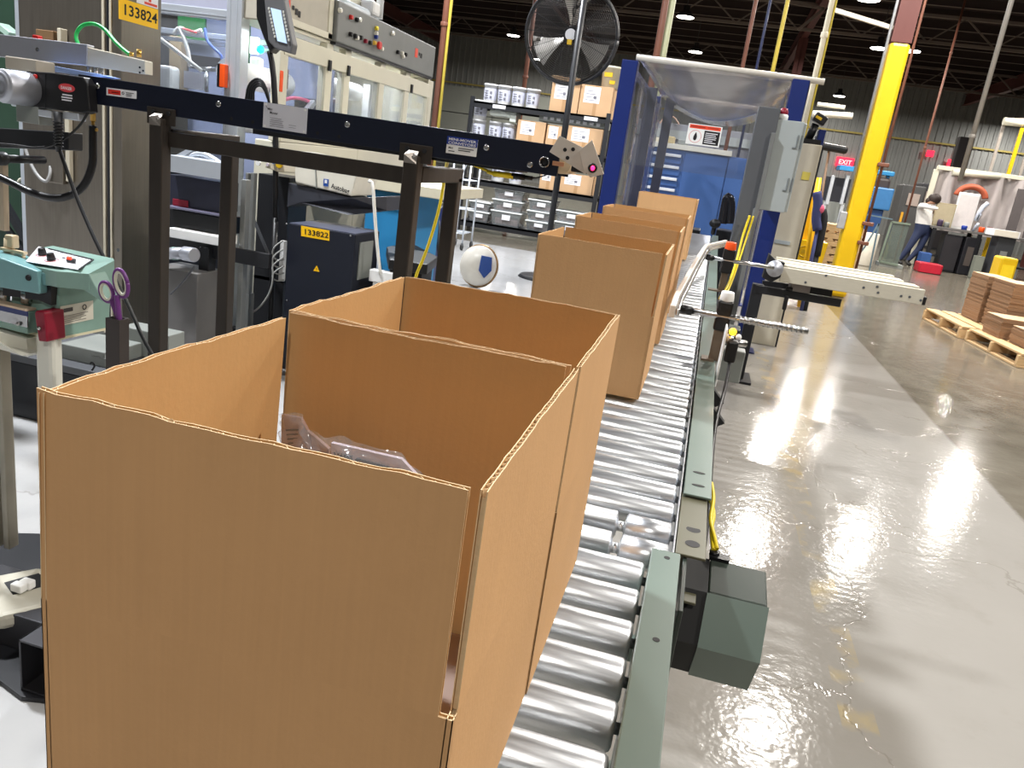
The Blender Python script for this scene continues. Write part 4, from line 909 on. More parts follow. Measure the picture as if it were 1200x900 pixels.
# label on the body
a, b2_, c = SX(71, 382, XSF+0.001), SX(109, 371, XSF+0.001), SX(71, 359, XSF+0.001); b2_.z = a.z; c.y = a.y
def sl(mb, o, xd, yd, w, h):
    rect(mb, o, xd, yd, w*0.08, h*0.66, w*0.28, h*0.2); mb.ring(o+xd*w*0.72+yd*h*0.74, xd.cross(yd), h*0.12, h*0.03, k=4)
    lines(mb, o, xd, yd, w*0.08, h*0.45, w*0.8, 5, h*0.085, h*0.025)
plate4(a, b2_, c, mat('beige_paper_label', (206, 202, 188), 0.5), 'rating_label', se, 0.001, [(mat('label_print_grey', (70, 68, 66), 0.6), sl, 'print')])
# upper jaw and lower jaw running off to the side
mb = MB(); mb.prism([S(-40, 293, Ys-0.03), S(0, 302, Ys-0.03), S(44, 318, Ys-0.03), S(47, 342, Ys-0.03), S(46, 345, Ys-0.03), S(-40, 330, Ys-0.03)], (0, 0.07, 0), bev=0.003)
mb.prism([S(44, 319, Ys-0.02), S(68, 320, Ys-0.02), S(68, 334, Ys-0.02), S(47, 335, Ys-0.02)], (0, 0.05, 0), bev=0.003); uj = mb.obj('upper_jaw', mat('blue_teal_paint', (112, 158, 162), 0.35, 0, 0.06, 15, coat=0.3), se)
mb = MB(); q = S(33.5, 325.5, Ys-0.031); mb.lathe([(0.0025, -0.001), (0.006, -0.003), (0.007, 0)], q, (0, 1, 0), 16); mb.obj('screw', BLACKM, uj)
mb = MB(); mb.bar(S(-20, 297, Ys+0.02), S(22, 308, Ys+0.0), 0.02, 0.004); mb.obj('white_strip', WHITEP, uj)
mb = MB(); mb.prism([S(-40, 350, Ys-0.03), S(32, 366, Ys-0.03), S(32, 392, Ys-0.03), S(-40, 374, Ys-0.03)], (0, 0.06, 0), bev=0.003); lj = mb.obj('lower_jaw', TEAL, se)
mb = MB(); mb.prism([S(-40, 350, Ys-0.034), S(32, 367, Ys-0.034), S(32, 384, Ys-0.034), S(-40, 366, Ys-0.034)], (0, 0.003, 0)); mb.obj('metal_strip', STEEL, lj)
mb = MB(); mb.prism([S(-40, 349, Ys-0.036), S(32, 365.5, Ys-0.036), S(32, 371, Ys-0.036), S(-40, 355, Ys-0.036)], (0, 0.002, 0)); mb.obj('blue_tape', mat('blue_tape', (50, 60, 110), 0.4), lj)
mb = MB(); mb.bar(S(-40, 346, Ys-0.02), S(36, 363, Ys-0.02), 0.03, 0.004); mb.obj('sealing_strip', mat('peach_tape', (220, 196, 170), 0.4), lj)
mb = MB(); mb.prism([S(40, 367, Ys-0.04), S(42, 364, Ys-0.04), S(51, 365, Ys-0.04), S(52.5, 368, Ys-0.04), S(55, 401, Ys-0.04), S(45, 400, Ys-0.04)], (0, 0.055, 0), bev=0.003); ec = mb.obj('end_cap', MAROON, se)
mb = MB(); q = S(46, 384.5, Ys-0.047); mb.lathe([(0, -0.004), (0.004, -0.003), (0.005, 0)], q, (0, 1, 0), 14); mb.obj('screw', STEEL, ec)
mb = MB(); q = S(21.5, 379.5, Ys-0.037); mb.lathe([(0, -0.004), (0.004, -0.003), (0.005, 0)], q, (0, 1, 0), 14); mb.obj('screw', STEEL, lj)
mb = MB(); mb.prism([S(-40, 340, Ys-0.01), S(46, 352, Ys-0.01), S(60, 358, Ys-0.01), S(60, 335, Ys-0.01), S(-40, 330, Ys-0.01)], (0, 0.05, 0)); mb.obj('jaw_hinge', BLACKM, se)
mb = MB(); mb.cyl(S(5, 333, Ys), S(5, 360, Ys), 0.012, n=14); mb.cyl(S(31, 340, Ys), S(31, 355, Ys), 0.012, n=14); mb.obj('spring_post', STEEL, se)
mb = MB(); mb.cyl(S(10, 306, Ys+0.03), S(11, 280, Ys+0.03), 0.011, n=14); mb.bar(S(2, 291, Ys+0.02), S(30, 297, Ys+0.02), 0.012, 0.006); mb.cyl(S(28, 297, Ys+0.02), S(27, 312, Ys+0.02), 0.004, n=8); mb.box(S(14, 283, Ys+0.03), (0.022, 0.02, 0.03), bev=0.003)
mb.obj('arm_clamp', mat('tan_clamp', (196, 180, 150), 0.4, 0.3), se)
# pedestal
IVORY = mat('ivory_pedestal_paint', (216, 216, 206), 0.4, 0, 0.04, 6)
a, b2_ = S(40, 400, Ys-0.02), S(70, 400, Ys-0.02); zc = aZ(40, 690, 0.11)
mb = MB(); mb.prism([(a.x, Ys-0.02, 0.11), (b2_.x-0.022, Ys-0.02, 0.11), (b2_.x-0.022, Ys-0.02, a.z+0.02), (a.x, Ys-0.02, a.z+0.02)], (0, 0.035, 0), bev=0.01); mb.obj('column', IVORY, se)
mb = MB(); mb.prism([S(-40, 378, Ys-0.06), S(31, 397, Ys-0.02), S(33, 418, Ys-0.02), S(26, 417, Ys-0.06), S(-40, 398, Ys-0.06)], (0, 0.05, 0), bev=0.001); mb.obj('shelf_bracket', IVORY, se)
mb = MB(); mb.cyl((S(9, 430).x-0.0, Ys-0.09, 0.12), (S(9, 430).x, Ys-0.09, 0.70), 0.0065, n=12); mb.cyl((S(9, 430).x, Ys-0.09, 0.42), (S(9, 430).x, Ys-0.09, 0.44), 0.013, n=12); mb.obj('pedal_rod', STEEL, se)
for dx in (0, 0.03):
    mb = MB(); x = S(14, 430).x+dx-0.08; mb.box2((x, Ys+0.0, 0.1), (x+0.018, Ys+0.03, 0.69), 0.003); mb.obj('back_strut', mat('worn_tan_metal', (150, 144, 130), 0.4, 0.5, 0.12, 8), se)
zb_ = 0.105
pts = [aZ(-60, 660, zb_), aZ(0, 672, zb_), aZ(48, 663, zb_), aZ(75, 680, zb_), aZ(72, 705, zb_), aZ(30, 715, zb_), aZ(0, 722, zb_), aZ(-60, 715, zb_)]
mb = MB(); mb.prism([p-V((0, 0, 0.04)) for p in pts], (0, 0, 0.04), bev=0.012); fb = mb.obj('cast_base', mat('worn_cast_base', (176, 172, 158), 0.5, 0.1, 0.12, 10), se)
mb = MB(); mb.prism([aZ(5, 683, zb_+0.0005), aZ(45, 672, zb_+0.0005), aZ(62, 684, zb_+0.0005), aZ(15, 697, zb_+0.0005)], (0, 0, 0.001)); mb.obj('dark_slot', BLACKM, fb)
mb = MB(); mb.box(aZ(22, 688, zb_+0.012), (0.03, 0.02, 0.02), bev=0.003); mb.box(aZ(32, 684, zb_+0.012), (0.03, 0.02, 0.02), bev=0.003); mb.obj('pedal_link', WHITE, fb)
# low dark steel stand under it
st = thing('tube_stand', 'low dark steel stand of square tube on a black plate under the heat sealer', 'stand', (-1.35, 1.3, 0))
mb = MB(); pts = [aZ(-80, 790, 0.0), aZ(0, 803, 0.0), aZ(25, 822, 0.0), aZ(60, 826, 0.0), (-1.0, 1.5, 0), (-1.5, 1.75, 0), (-2.0, 1.5, 0)]
mb.prism(pts, (0, 0, 0.012), bev=0.002); mb.obj('floor_plate', BLACKM, st)
# open ended square tube pointing at the camera
ta = aZ(24, 808, 0.012); w_ = 0.105; wl = 0.005
DS = mat('dark_grey_tube', (62, 62, 66), 0.4, 0.4, 0.08, 10)
tx0 = ta.x; ty0 = ta.y; L_ = 0.32
mb = MB()
hh_ = 0.122
mb.box2((tx0, ty0, 0.012), (tx0+wl, ty0+L_, 0.012+hh_), 0.001); mb.box2((tx0+w_-wl, ty0, 0.012), (tx0+w_, ty0+L_, 0.012+hh_), 0.001)
mb.box2((tx0, ty0, 0.012+hh_-wl), (tx0+w_, ty0+L_, 0.012+hh_), 0.001); mb.box2((tx0, ty0, 0.012), (tx0+w_, ty0+L_, 0.012+wl), 0.001)
mb.obj('square_tube', DS, st)
mb = MB(); mb.box2((tx0-0.3, ty0+0.1, 0.012), (tx0-0.001, ty0+0.25, 0.10), 0.003); mb.obj('cross_tube', DS, st)
# scissors in a holder tube
ho = thing('scissor_holder', 'dark upright holder tube beside the heat sealer', 'holder', (-1.22, 1.42, 0))
q = S(139, 372, 1.42); qa = S(132, 372, 1.42); qb = S(147, 372, 1.42); wv = (qb.x-qa.x)/2; xc = (qa.x+qb.x)/2
DB = mat('dark_brown_tube', (66, 60, 58), 0.5, 0.3)
mb = MB(); 
for sx_ in (-1, 1): mb.box2((xc+sx_*wv-0.0015, 1.40, 0.0), (xc+sx_*wv+0.0015, 1.43, q.z), 0.0006)
mb.box2((xc-wv, 1.40, 0.0), (xc+wv, 1.403, q.z), 0.0006); mb.box2((xc-wv, 1.427, 0.0), (xc+wv, 1.43, q.z), 0.0006); mb.box2((xc-0.05, 1.36, 0), (xc+0.05, 1.47, 0.006)); mb.obj('tube', DB, ho)
sc_ = thing('scissors', 'purple handled scissors standing in the dark holder tube', 'scissors', (xc, 1.415, q.z-0.02))
def handle(cpx, cpy, rx, ry, tilt, leg, mb, mi):
    c = S(cpx, cpy, 1.415); pts = []
    for i in range(37):
        t = 2*PI*i/36; x, z = rx*math.cos(t), ry*math.sin(t); pts.append(c+V((x*math.cos(tilt)-z*math.sin(tilt), 0, x*math.sin(tilt)+z*math.cos(tilt))))
    mb.tube(pts, 0.0045, 10, m=mi)
    mb.tube([p+(c-p)*0.16+V((0, -0.001, 0)) for p in pts], 0.0035, 8, m=1)
    mb.tube(leg, 0.006, 10, m=mi, smooth=2)
PIN = mat('pale_lilac_insert', (206, 206, 190), 0.4)
mb = MB(); handle(125, 342, 0.0155, 0.021, 0.35, [S(131, 352, 1.415), S(135, 362, 1.415), S(140, 376, 1.415)], mb, 0); mb.obj('handle', [PURPLE, PIN], sc_)
mb = MB(); handle(142, 332, 0.0155, 0.029, 0.25, [S(137, 346, 1.412), S(138, 358, 1.412), S(140, 376, 1.412)], mb, 0); mb.obj('handle', [PURPLE, PIN], sc_)
mb = MB(); mb.prism([S(137, 372, 1.416), S(142, 372, 1.416), S(141, 420, 1.416)], (0, 0.002, 0)); mb.obj('blade', STEEL, sc_)
# dark bin and grey shelf behind the pedestal
dk = thing('equipment_bench', 'low dark cabinet with a grey ledge and scattered paper behind the sealer pedestal', 'bench', (-2.0, 2.6, 0))
p = aY(72, 420, 2.4); p2 = aY(170, 440, 2.4)
mb = MB(); mb.box2((p.x-0.35, 2.35, 0), (p2.x-0.05, 2.75, p.z-0.03), 0.006); mb.obj('cabinet', BLACKM, dk)
mb = MB(); mb.box2((p.x-0.36, 2.34, p.z-0.029), (p2.x-0.04, 2.76, p.z+0.0), 0.003); mb.obj('ledge', DGRAY, dk)
mb = MB(); a = aY(70, 402, 2.4); mb.box2((a.x, 2.4, p.z+0.0005), (a.x+0.20, 2.6, p.z+0.06), 0.004); mb.box2((a.x+0.1, 2.6, p.z+0.0005), (a.x+0.32, 2.7, p.z+0.11), 0.004); mb.obj('grey_tray', GRAYP, dk)
mb = MB(); mb.prism([aY(90, 412, 2.45), aY(113, 407, 2.45), aY(118, 410, 2.45), aY(98, 415, 2.45)], (0, 0.0, 0.002)); mb.prism([aY(107, 417, 2.4), aY(128, 410, 2.5), aY(130, 422, 2.4)], (0, 0, 0.002)); mb.obj('loose_paper', WHITEP, dk)
mb = MB(); q = aY(108, 430, 2.349); mb.text('2', q+V((-0.01, -0.001, -0.02)), (1, 0, 0), (0, 0, 1), 0.04); mb.obj('number', INK, dk)
# ================================================================ machines behind the slim conveyor
def span(x0, y0, x1, y1, Y):
    """world extents of an upright patch facing the camera side at depth Y"""
    xm, ym = (x0+x1)/2, (y0+y1)/2
    return aY(x0, ym, Y).x, aY(x1, ym, Y).x, aY(xm, y1, Y).z, aY(xm, y0, Y).z
def slab(mb, x0, y0, x1, y1, Y, dep, bev=0.003, m=0):
    a, b, c, d = span(x0, y0, x1, y1, Y); mb.box2((a, Y, c), (b, Y+dep, d), bev, m); return mb
def part(name, mt, parent, x0, y0, x1, y1, Y, dep, bev=0.003):
    mb = MB(); slab(mb, x0, y0, x1, y1, Y, dep, bev); return mb.obj(name, mt, parent)
GLASS = clear_film('guard_polycarbonate', opacity=0.06, bump=0.02, rough=0.03)

cell = thing('guarded_cell', 'aluminium framed guard cell with clear panes full of hoses and an orange door handle', 'machine guard', (-2.75, 4.1, 0))
YC = 3.95
px_, _, _, _ = span(264, 0, 282, 100, YC); p2x = span(264, 0, 282, 100, YC)[1]
mb = MB(); mb.box2((px_, YC, 0), (p2x, YC+0.08, 2.5), 0.004); mb.box2((px_+0.02, YC-0.002, 0), (px_+0.026, YC, 2.5)); mb.box2((p2x-0.03, YC-0.002, 0), (p2x-0.024, YC, 2.5)); mb.obj('corner_post', ALU, cell)
xl = -3.5
zb1 = aY(225, 14, YC).z; zb2 = aY(225, 30, YC).z
mb = MB(); mb.box2((xl, YC+0.01, zb1-0.02), (px_-0.001, YC+0.06, zb1+0.03), 0.003); mb.box2((xl, YC+0.012, zb1-0.005), (px_-0.001, YC+0.008, zb1)); mb.obj('top_beam', ALU, cell)
mb = MB(); mb.box2((xl, YC+0.015, zb1+0.031), (px_-0.001, YC+0.03, 2.5)); mb.obj('upper_panel', mat('lilac_grey_panel', (164, 166, 184), 0.45), cell)
mb = MB(); mb.box2((xl, YC+0.35, zb2-0.02), (-2.47, YC+0.38, zb2+0.01), 0.003); mb.box2((xl, YC+0.36, zb2-0.055), (-2.47, YC+0.39, zb2-0.035), 0.003); mb.obj('rear_rail', ALU, cell)
mb = MB(); mb.box2((xl, YC+0.02, 0.9), (px_-0.001, YC+0.024, zb1-0.021)); mb.obj('clear_pane', GLASS, cell)
mb = MB(); mb.box2((xl, YC+0.01, 0.0), (px_-0.001, YC+0.05, 0.9), 0.003); mb.obj('lower_panel', mat('dark_blue_grey_panel', (46, 52, 66), 0.45), cell)
mb = MB(); mb.box2((xl, YC+0.9, 0.0), (-2.46, YC+0.92, 2.5)); mb.obj('back_panel', mat('blue_grey_panel', (126, 134, 160), 0.5, 0, 0.12, 3), cell)
part('green_panel', mat('green_panel_paint', (40, 120, 62), 0.5), cell, 208, 14, 240, 50, YC+0.8, 0.02)
part('dark_block', mat('dark_violet_block', (44, 38, 48), 0.5), cell, 222, 66, 262, 82, YC+0.4, 0.08)
part('tan_column', mat('tan_column', (150, 132, 104), 0.5), cell, 198, 42, 212, 105, YC+0.5, 0.06)
part('dark_column', BLACKM, cell, 188, 34, 200, 100, YC+0.65, 0.06)
part('white_canister', WHITE, cell, 183, 76, 199, 105, YC+0.2, 0.1, 0.02)
part('clear_block', mat('pale_clear_block', (210, 208, 216), 0.15), cell, 215, 84, 236, 104, YC+0.4, 0.06)
mb = MB(); mb.cyl(aY(242, 84, YC+0.35), aY(242, 108, YC+0.35), 0.012, n=12); mb.cyl(aY(235, 81, YC+0.3), aY(256, 81, YC+0.3), 0.014, n=12); mb.obj('pneumatic_rod', STEEL, cell)
mb = MB(); mb.tube([aY(183, 42, YC+0.2), aY(210, 62, YC+0.2), aY(236, 83, YC+0.2)], 0.011, smooth=1); mb.tube([aY(210, 32, YC+0.35), aY(217, 48, YC+0.35), aY(221, 62, YC+0.35), aY(223, 78, YC+0.35)], 0.012, smooth=2); mb.tube([aY(203, 40, YC+0.35), aY(210, 31, YC+0.35), aY(225, 40, YC+0.35), aY(236, 35, YC+0.35)], 0.01, smooth=1); mb.obj('white_hose', WCAB, cell)
mb = MB(); mb.tube([aY(240, 33, YC+0.3), aY(242, 48, YC+0.3), aY(252, 58, YC+0.3), aY(259, 64, YC+0.3), aY(261, 74, YC+0.3)], 0.008, smooth=2); mb.obj('blue_hose', mat('blue_air_line', (96, 130, 220), 0.35), cell)
mb = MB(); mb.tube([aY(214, 33, YC+0.33), aY(222, 36, YC+0.33), aY(230, 38, YC+0.33)], 0.006, smooth=1); mb.obj('red_line', mat('red_air_line', (222, 60, 70), 0.4), cell)
part('door_handle', ORANGE, cell, 257, 75, 263.5, 102, YC-0.03, 0.03)
part('handle_mount', BLACK, cell, 254, 74, 258, 102, YC-0.02, 0.03)
mb = MB(); mb.box2((-3.3, YC+0.30, 1.86), (-2.5, YC+0.34, 1.885), 0.004); mb.obj('inner_lamp', mat('cell_led_bar', (255, 255, 255), emit=(245, 250, 255), estr=6), cell)
def led(x, y, z, w, l, e):
    la = bpy.data.lights.new('led_light', 'AREA'); la.shape = 'RECTANGLE'; la.size = w; la.size_y = l; la.energy = e; la.color = (0.95, 0.98, 1.0)
    o = bpy.data.objects.new('led_light', la); COL.objects.link(o); o.location = (x, y, z)
led(-2.9, YC+0.32, 1.855, 0.8, 0.04, 10)
led(-2.6, 5.5, 1.67, 0.04, 1.0, 9)
led(-2.40, 4.45, 1.67, 0.04, 0.8, 3)
# bay between the post and the cream machine
part('lit_window', mat('lit_inspection_panel', (244, 250, 246), emit=(235, 255, 245), estr=1.4), cell, 291, 43, 302, 63, YC+0.3, 0.02)
mb = MB(); mb.ball(aY(305, 58, YC+0.28), 0.022); mb.obj('green_lamp', mat('green_indicator', (40, 240, 160), emit=(20, 250, 150), estr=5), cell)
mb = MB(); mb.bar(aY(283, 50, YC+0.3), aY(290, 59, YC+0.3), 0.012, 0.012); mb.bar(aY(293, 0, YC+0.3), aY(290, 112, YC+0.3), 0.012, 0.012); mb.obj('green_arm', mat('dull_green_arm', (78, 110, 90), 0.5), cell)
part('white_roll', WHITE, cell, 291, 66, 303, 106, YC+0.35, 0.06, 0.015)
part('pale_panel', mat('pale_grey_panel', (196, 198, 204), 0.5), cell, 281, 66, 289, 108, YC+0.5, 0.03)

# pendant operator terminal
tp_ = thing('operator_terminal', 'dark grey hand terminal with a pale lit screen hanging in front of the cream machine', 'terminal', aY(325, 30, 3.6))
Yh = 3.6
mb = MB(); mb.prism([aY(x, y, Yh) for x, y in ((309, -5), (332, -5), (343, 52), (341, 63), (322, 57), (314, 48))], (0, 0.05, 0), bev=0.006); mb.obj('case', mat('terminal_grey', (92, 92, 94), 0.45), tp_)
mb = MB(); mb.prism([aY(x, y, Yh-0.004) for x, y in ((317, 9), (329, 12), (336, 51), (325, 48))], (0, 0.003, 0)); mb.obj('screen', mat('pale_blue_screen', (190, 214, 240), 0.2, emit=(180, 208, 240), estr=0.3), tp_)
mb = MB()
for i in range(9):
    for ex, ey in ((315+i*0.9, 10+i*4.1), (332+i*0.8, 14+i*4.1)): q = aY(ex, ey, Yh-0.004); mb.box(q, (0.009, 0.005, 0.011), bev=0.001)
mb.obj('key', mat('pale_key', (186, 186, 180), 0.5), tp_)
mb = MB(); mb.prism([aY(x, y, Yh+0.01) for x, y in ((300, -5), (310, -5), (322, 56), (316, 62), (307, 40), (300, 20))], (0, 0.06, 0), bev=0.006); mb.obj('holder', BLACK, tp_)
mb = MB(); mb.tube([aY(316, 60, Yh+0.04), aY(320, 80, Yh+0.04), aY(323, 130, Yh+0.04), aY(323, 260, Yh+0.04)], 0.014, smooth=1); mb.cyl((aY(323, 260, Yh+0.04).x, Yh+0.04, 0), aY(323, 255, Yh+0.04), 0.014, n=12); mb.obj('stalk', BLACK, tp_)
mb = MB(); mb.box((aY(323, 260, Yh).x, Yh+0.04, 0.01), (0.2, 0.2, 0.02), bev=0.004); mb.obj('foot_plate', BLACKM, tp_)
mb = MB(); 
for i in range(4): mb.tube([aY(288+i*3, 118, Yh+0.1), aY(291+i*2, 98+i*2, Yh+0.1), aY(304, 90+i*3, Yh+0.1), aY(313-i, 104, Yh+0.1), aY(316, 122, Yh+0.1)], 0.006, smooth=2)
tag(mb.obj('cable_bundle', RUBBER), 'bundle of black cables looping beside the hand terminal stalk', 'cable')

# cream packing machine, long side along the aisle
cm = thing('packing_machine', 'long cream packing machine with glazed doors and a grey control panel on top', 'machine', (-2.9, 5.0, 0))
XF = -2.3; Y0, Y1 = 3.97, 6.15; D = 1.1; ZT0 = 1.71
def yx(px, py=100): d = ray(px, py); return XF/d.x*d.y
mb = MB()
mb.box2((XF-0.15, Y0, 0.06), (XF, 4.95, 1.12), 0.006); mb.box2((XF-D, 4.95, 0.06), (XF, Y1, 1.12), 0.006)
mb.box2((XF-D, Y1-0.03, 1.12), (XF, Y1, ZT0), 0.003); mb.box2((XF-0.15, Y0, ZT0-0.02), (XF-0.01, 4.95, ZT0), 0.003); mb.box2((XF-D, 4.95, ZT0-0.02), (XF-0.01, Y1, ZT0), 0.003)
mb.obj('cabinet', CREAM, cm)
mb = MB()
mb.box2((XF-D, 4.95, 1.12), (XF-D+0.03, Y1-0.03, ZT0-0.021)); mb.obj('rear_panel', mat('interior_grey', (176, 176, 180), 0.5, 0, 0.15, 4), cm)
mb = MB()
posts = [yx(332), yx(384, 110), yx(405, 120), yx(446, 120), yx(475, 130), yx(503, 130)]
for y in posts: mb.box2((XF-0.05, y-0.04, 1.121), (XF-0.001, y+0.04, ZT0-0.021), 0.003)
mb.box2((XF-0.045, Y0, 1.56), (XF+0.004, Y1, 1.66), 0.003); mb.box2((XF-0.045, Y0, 1.121), (XF+0.004, Y1, 1.16), 0.003)
mb.obj('door_frame', CREAM, cm)
for a_, b2 in zip(posts, posts[1:]):
    mb = MB(); mb.box2((XF-0.02, a_+0.041, 1.161), (XF-0.016, b2-0.041, 1.559)); mb.obj('door_pane', GLASS, cm)
mb = MB()
for px, py in ((386, 77), (408, 83), (482, 104)):
    y = yx(px, py); q = aX(px, py, XF+0.006); mb.box((XF+0.01, q.y, q.z), (0.012, 0.03, 0.06), bev=0.003)
mb.obj('door_latch', BLACK, cm)
# upper bay panel with a small badge
yb0, yb1 = Y0, yx(389, 30)
mb = MB(); mb.box2((XF-0.4, yb0, ZT0+0.001), (XF, yb1, 2.25), 0.006); mb.box2((XF-0.01, yb0+0.03, ZT0+0.03), (XF+0.004, yb1-0.06, 2.2), 0.003); ub = mb.obj('upper_cover', mat('warm_grey_cover', (172, 166, 152), 0.45), cm)
mb = MB(); mb.box2((XF-0.02, yb1-0.05, ZT0+0.001), (XF+0.006, yb1, 2.25), 0.003); mb.box2((XF-0.02, yb0, ZT0+0.001), (XF+0.006, yb1, ZT0+0.035), 0.003); mb.obj('cover_frame', CREAM, cm)
q = aX(338, 8, XF+0.006); 
mb = MB(); mb.box(q, (0.003, 0.035, 0.07), bev=0.0005); mb.obj('red_badge', mat('badge_orange_red', (222, 66, 40), 0.4), ub)
mb = MB(); mb.box(q+V((0.001, 0.05, 0.005)), (0.002, 0.02, 0.02)); mb.box(q+V((0.001, 0.085, -0.008)), (0.002, 0.025, 0.03)); mb.box(q+V((0.001, 0.115, -0.014)), (0.002, 0.02, 0.03)); mb.obj('badge_print', INK, ub)
# control panel
XP = XF+0.03
z0c, z1c = 1.705, 1.93
mb = MB(); mb.box2((XF-0.35, yb1+0.005, z0c), (XP, Y1-0.02, z1c), 0.01); cpn = mb.obj('control_panel', mat('mid_grey_panel_paint', (112, 114, 112), 0.45), cm)
mb = MB(); mb.box2((XF-0.3, yb1+0.01, z0c-0.012), (XP-0.004, Y1-0.03, z0c-0.001)); mb.obj('panel_underside', BLACKM, cpn)
def knob(px, py, mt, r=0.014, nm='button', ln=0.02):
    q = aX(px, py, XP); mb = MB(); mb.cyl(q, q+V((ln, 0, 0)), r, r*0.85, n=16, bev=0.002); mb.obj(nm, mt, cpn)
KW = mat('white_button', (226, 224, 214), 0.4)
for px, py, mt in ((409.5, 40, BLACK), (415, 42, BLACK), (417, 44, KW), (421.5, 44, BLACK), (427, 48, MAROON), (432.5, 50, BLACK), (437.5, 50, mat('amber_button', (220, 180, 80), 0.4)), (443, 53, REDP), (446, 57, KW), (410, 20, REDP), (417, 23, BLACK), (420, 23, KW), (440, 33, mat('yellow_button', (220, 200, 60), 0.4)), (439.5, 39, KW), (439.3, 43, BLUES), (397, 12, KW), (459, 39, KW), (465, 61, BLACK), (470, 62, KW), (474, 64, BLACK), (471, 66, KW)):
    knob(px, py, mt)
q = aX(443, 53, XP+0.02); mb = MB(); mb.cyl(q, q+V((0.02, 0, 0)), 0.024, n=18, bev=0.004); mb.obj('stop_button', REDP, cpn)
q = aX(488, 62, XP+0.001); mb = MB(); mb.box(q, (0.002, 0.05, 0.06)); mb.obj('small_badge', mat('badge_orange_red', (222, 66, 40)), cpn)
mb = MB(); mb.box(q+V((0.001, 0.06, 0.0)), (0.002, 0.02, 0.02)); mb.box(q+V((0.001, 0.1, -0.006)), (0.002, 0.03, 0.03)); mb.obj('badge_print', INK, cpn)
# things on top
mb = MB(); mb.cyl(aX(388, 0, XF-0.1), aX(428, 18, XF-0.1), 0.04, n=16); mb.obj('top_duct', mat('grey_duct', (150, 156, 158), 0.4, 0.3), cm)
mb = MB(); mb.box(aX(434, 10, XF-0.12), (0.1, 0.12, 0.09), bev=0.02); mb.box(aX(429, 20, XF-0.12), (0.05, 0.05, 0.03), bev=0.006); mb.obj('top_valve', WHITE, cm)
mb = MB(); q = aX(444, 22, XF-0.12); mb.cyl(q, q+V((0, 0, 0.7)), 0.025, n=12); mb.obj('top_pipe', WHITE, cm)
part('top_box', CREAM, cm, 392, -8, 408, 3, 5.0, 0.2)
# inside
mb = MB(); mb.box2((XF-0.14, yx(346), 1.40), (XF-0.08, yx(353), 1.50)); mb.obj('inner_brown_block', mat('brown_inner_block', (150, 110, 70), 0.6), cm)
mb = MB(); mb.cyl((XF-0.35, 4.0, 1.44), (XF-0.35, 4.6, 1.44), 0.07, n=20); mb.cyl((XF-0.35, 4.9, 1.5), (XF-0.35, 5.6, 1.5), 0.06, n=20); mb.obj('inner_roll', WHITE, cm)
mb = MB(); mb.tube([(XF-0.12, 4.05, 1.22), (XF-0.12, 4.15, 1.33), (XF-0.12, 4.32, 1.37), (XF-0.12, 4.5, 1.36)], 0.01, smooth=2); mb.obj('pink_hose', mat('pink_hose', (236, 80, 130), 0.4), cm)
mb = MB(); mb.bar((XF-0.1, 4.2, 1.14), (XF-0.1, 4.5, 1.36), 0.03, 0.03); mb.bar((XF-0.15, 4.75, 1.14), (XF-0.25, 4.85, 1.5), 0.03, 0.03); mb.obj('inner_strut', ALU, cm)
mb = MB(); mb.box2((XF-0.45, 4.85, 1.15), (XF-0.2, 5.2, 1.42), 0.03); mb.obj('inner_motor', mat('dark_navy_motor', (36, 44, 70), 0.4), cm)
mb = MB(); mb.box2((XF-0.25, 5.5, 1.14), (XF-0.2, 5.56, 1.56)); mb.box2((XF-0.25, 5.62, 1.14), (XF-0.2, 5.68, 1.56)); mb.obj('inner_post', WHITE, cm)
mb = MB(); mb.box2((XF-0.4, 4.02, 1.14), (XF-0.1, 4.3, 1.24), 0.03); mb.obj('inner_film', WHITEP, cm)
part('door_handle', ORANGE, cm, 323, 82, 328.5, 107, 3.94, 0.03)

# ---------------- bagger with the maker's name
ab = thing('bagging_machine', 'cream bagging machine head on a black stand, lettered with its maker name', 'machine', (-1.9, 3.75, 0))
YA = 3.62
xa_, xb_, za_, zb_ = span(343, 192, 412, 222, YA)
mb = MB(); mb.prism([aY(343, 176, YA), aY(414, 196, YA), aY(419, 204, YA), aY(412, 230, YA), aY(346, 214, YA)], (0, 0.25, 0), bev=0.006); hd = mb.obj('head', mat('bagger_cream', (222, 218, 204), 0.35), ab)
mb = MB(); mb.bar(aY(369, 182, YA-0.002), aY(371, 221, YA-0.002), 0.004, 0.004); mb.obj('panel_seam', GRAYP, hd)
q0, q1 = aY(388, 220, YA-0.002), aY(408, 226.5, YA-0.002); xd_ = (q1-q0).normalized(); 
mb = MB(); mb.text('Autobag', q0, xd_, V((0, 0, 1)), 0.022, width=0.1); mb.obj('maker_name', INK, hd)
mb = MB(); q = aY(382, 214, YA-0.002); mb.box(q, (0.026, 0.002, 0.034)); mb.obj('logo_field', mat('logo_blue', (40, 84, 168), 0.4), hd)
mb = MB(); mb.box(q+V((0, -0.0015, 0.005)), (0.012, 0.002, 0.016)); mb.obj('logo_mark', WHITEP, hd)
mb = MB(); mb.prism([aY(314, 176, YA), aY(336, 178, YA), aY(349, 188, YA), aY(346, 203, YA), aY(327, 202, YA), aY(310, 196, YA)], (0, 0.15, 0), bev=0.005); ctl = mb.obj('operator_panel', mat('bagger_cream_panel', (206, 196, 172), 0.4), ab)
for px, py, mt, r in ((304+0, 0, None, 0), (304, 0, None, 0), (303.5, 191, WHITE, 0.013), (314.5, 193, mat('lilac_key', (190, 180, 190)), 0.008), (321.5, 190, mat('blue_button', (40, 120, 200)), 0.009), (328, 193, YELL, 0.017)):
    if mt is None: continue
    q = aY(px, py, YA-0.001); mb = MB(); mb.cyl(q, q+V((0, -0.012, 0)), r, n=16, bev=0.001); mb.obj('button', mt, ctl)
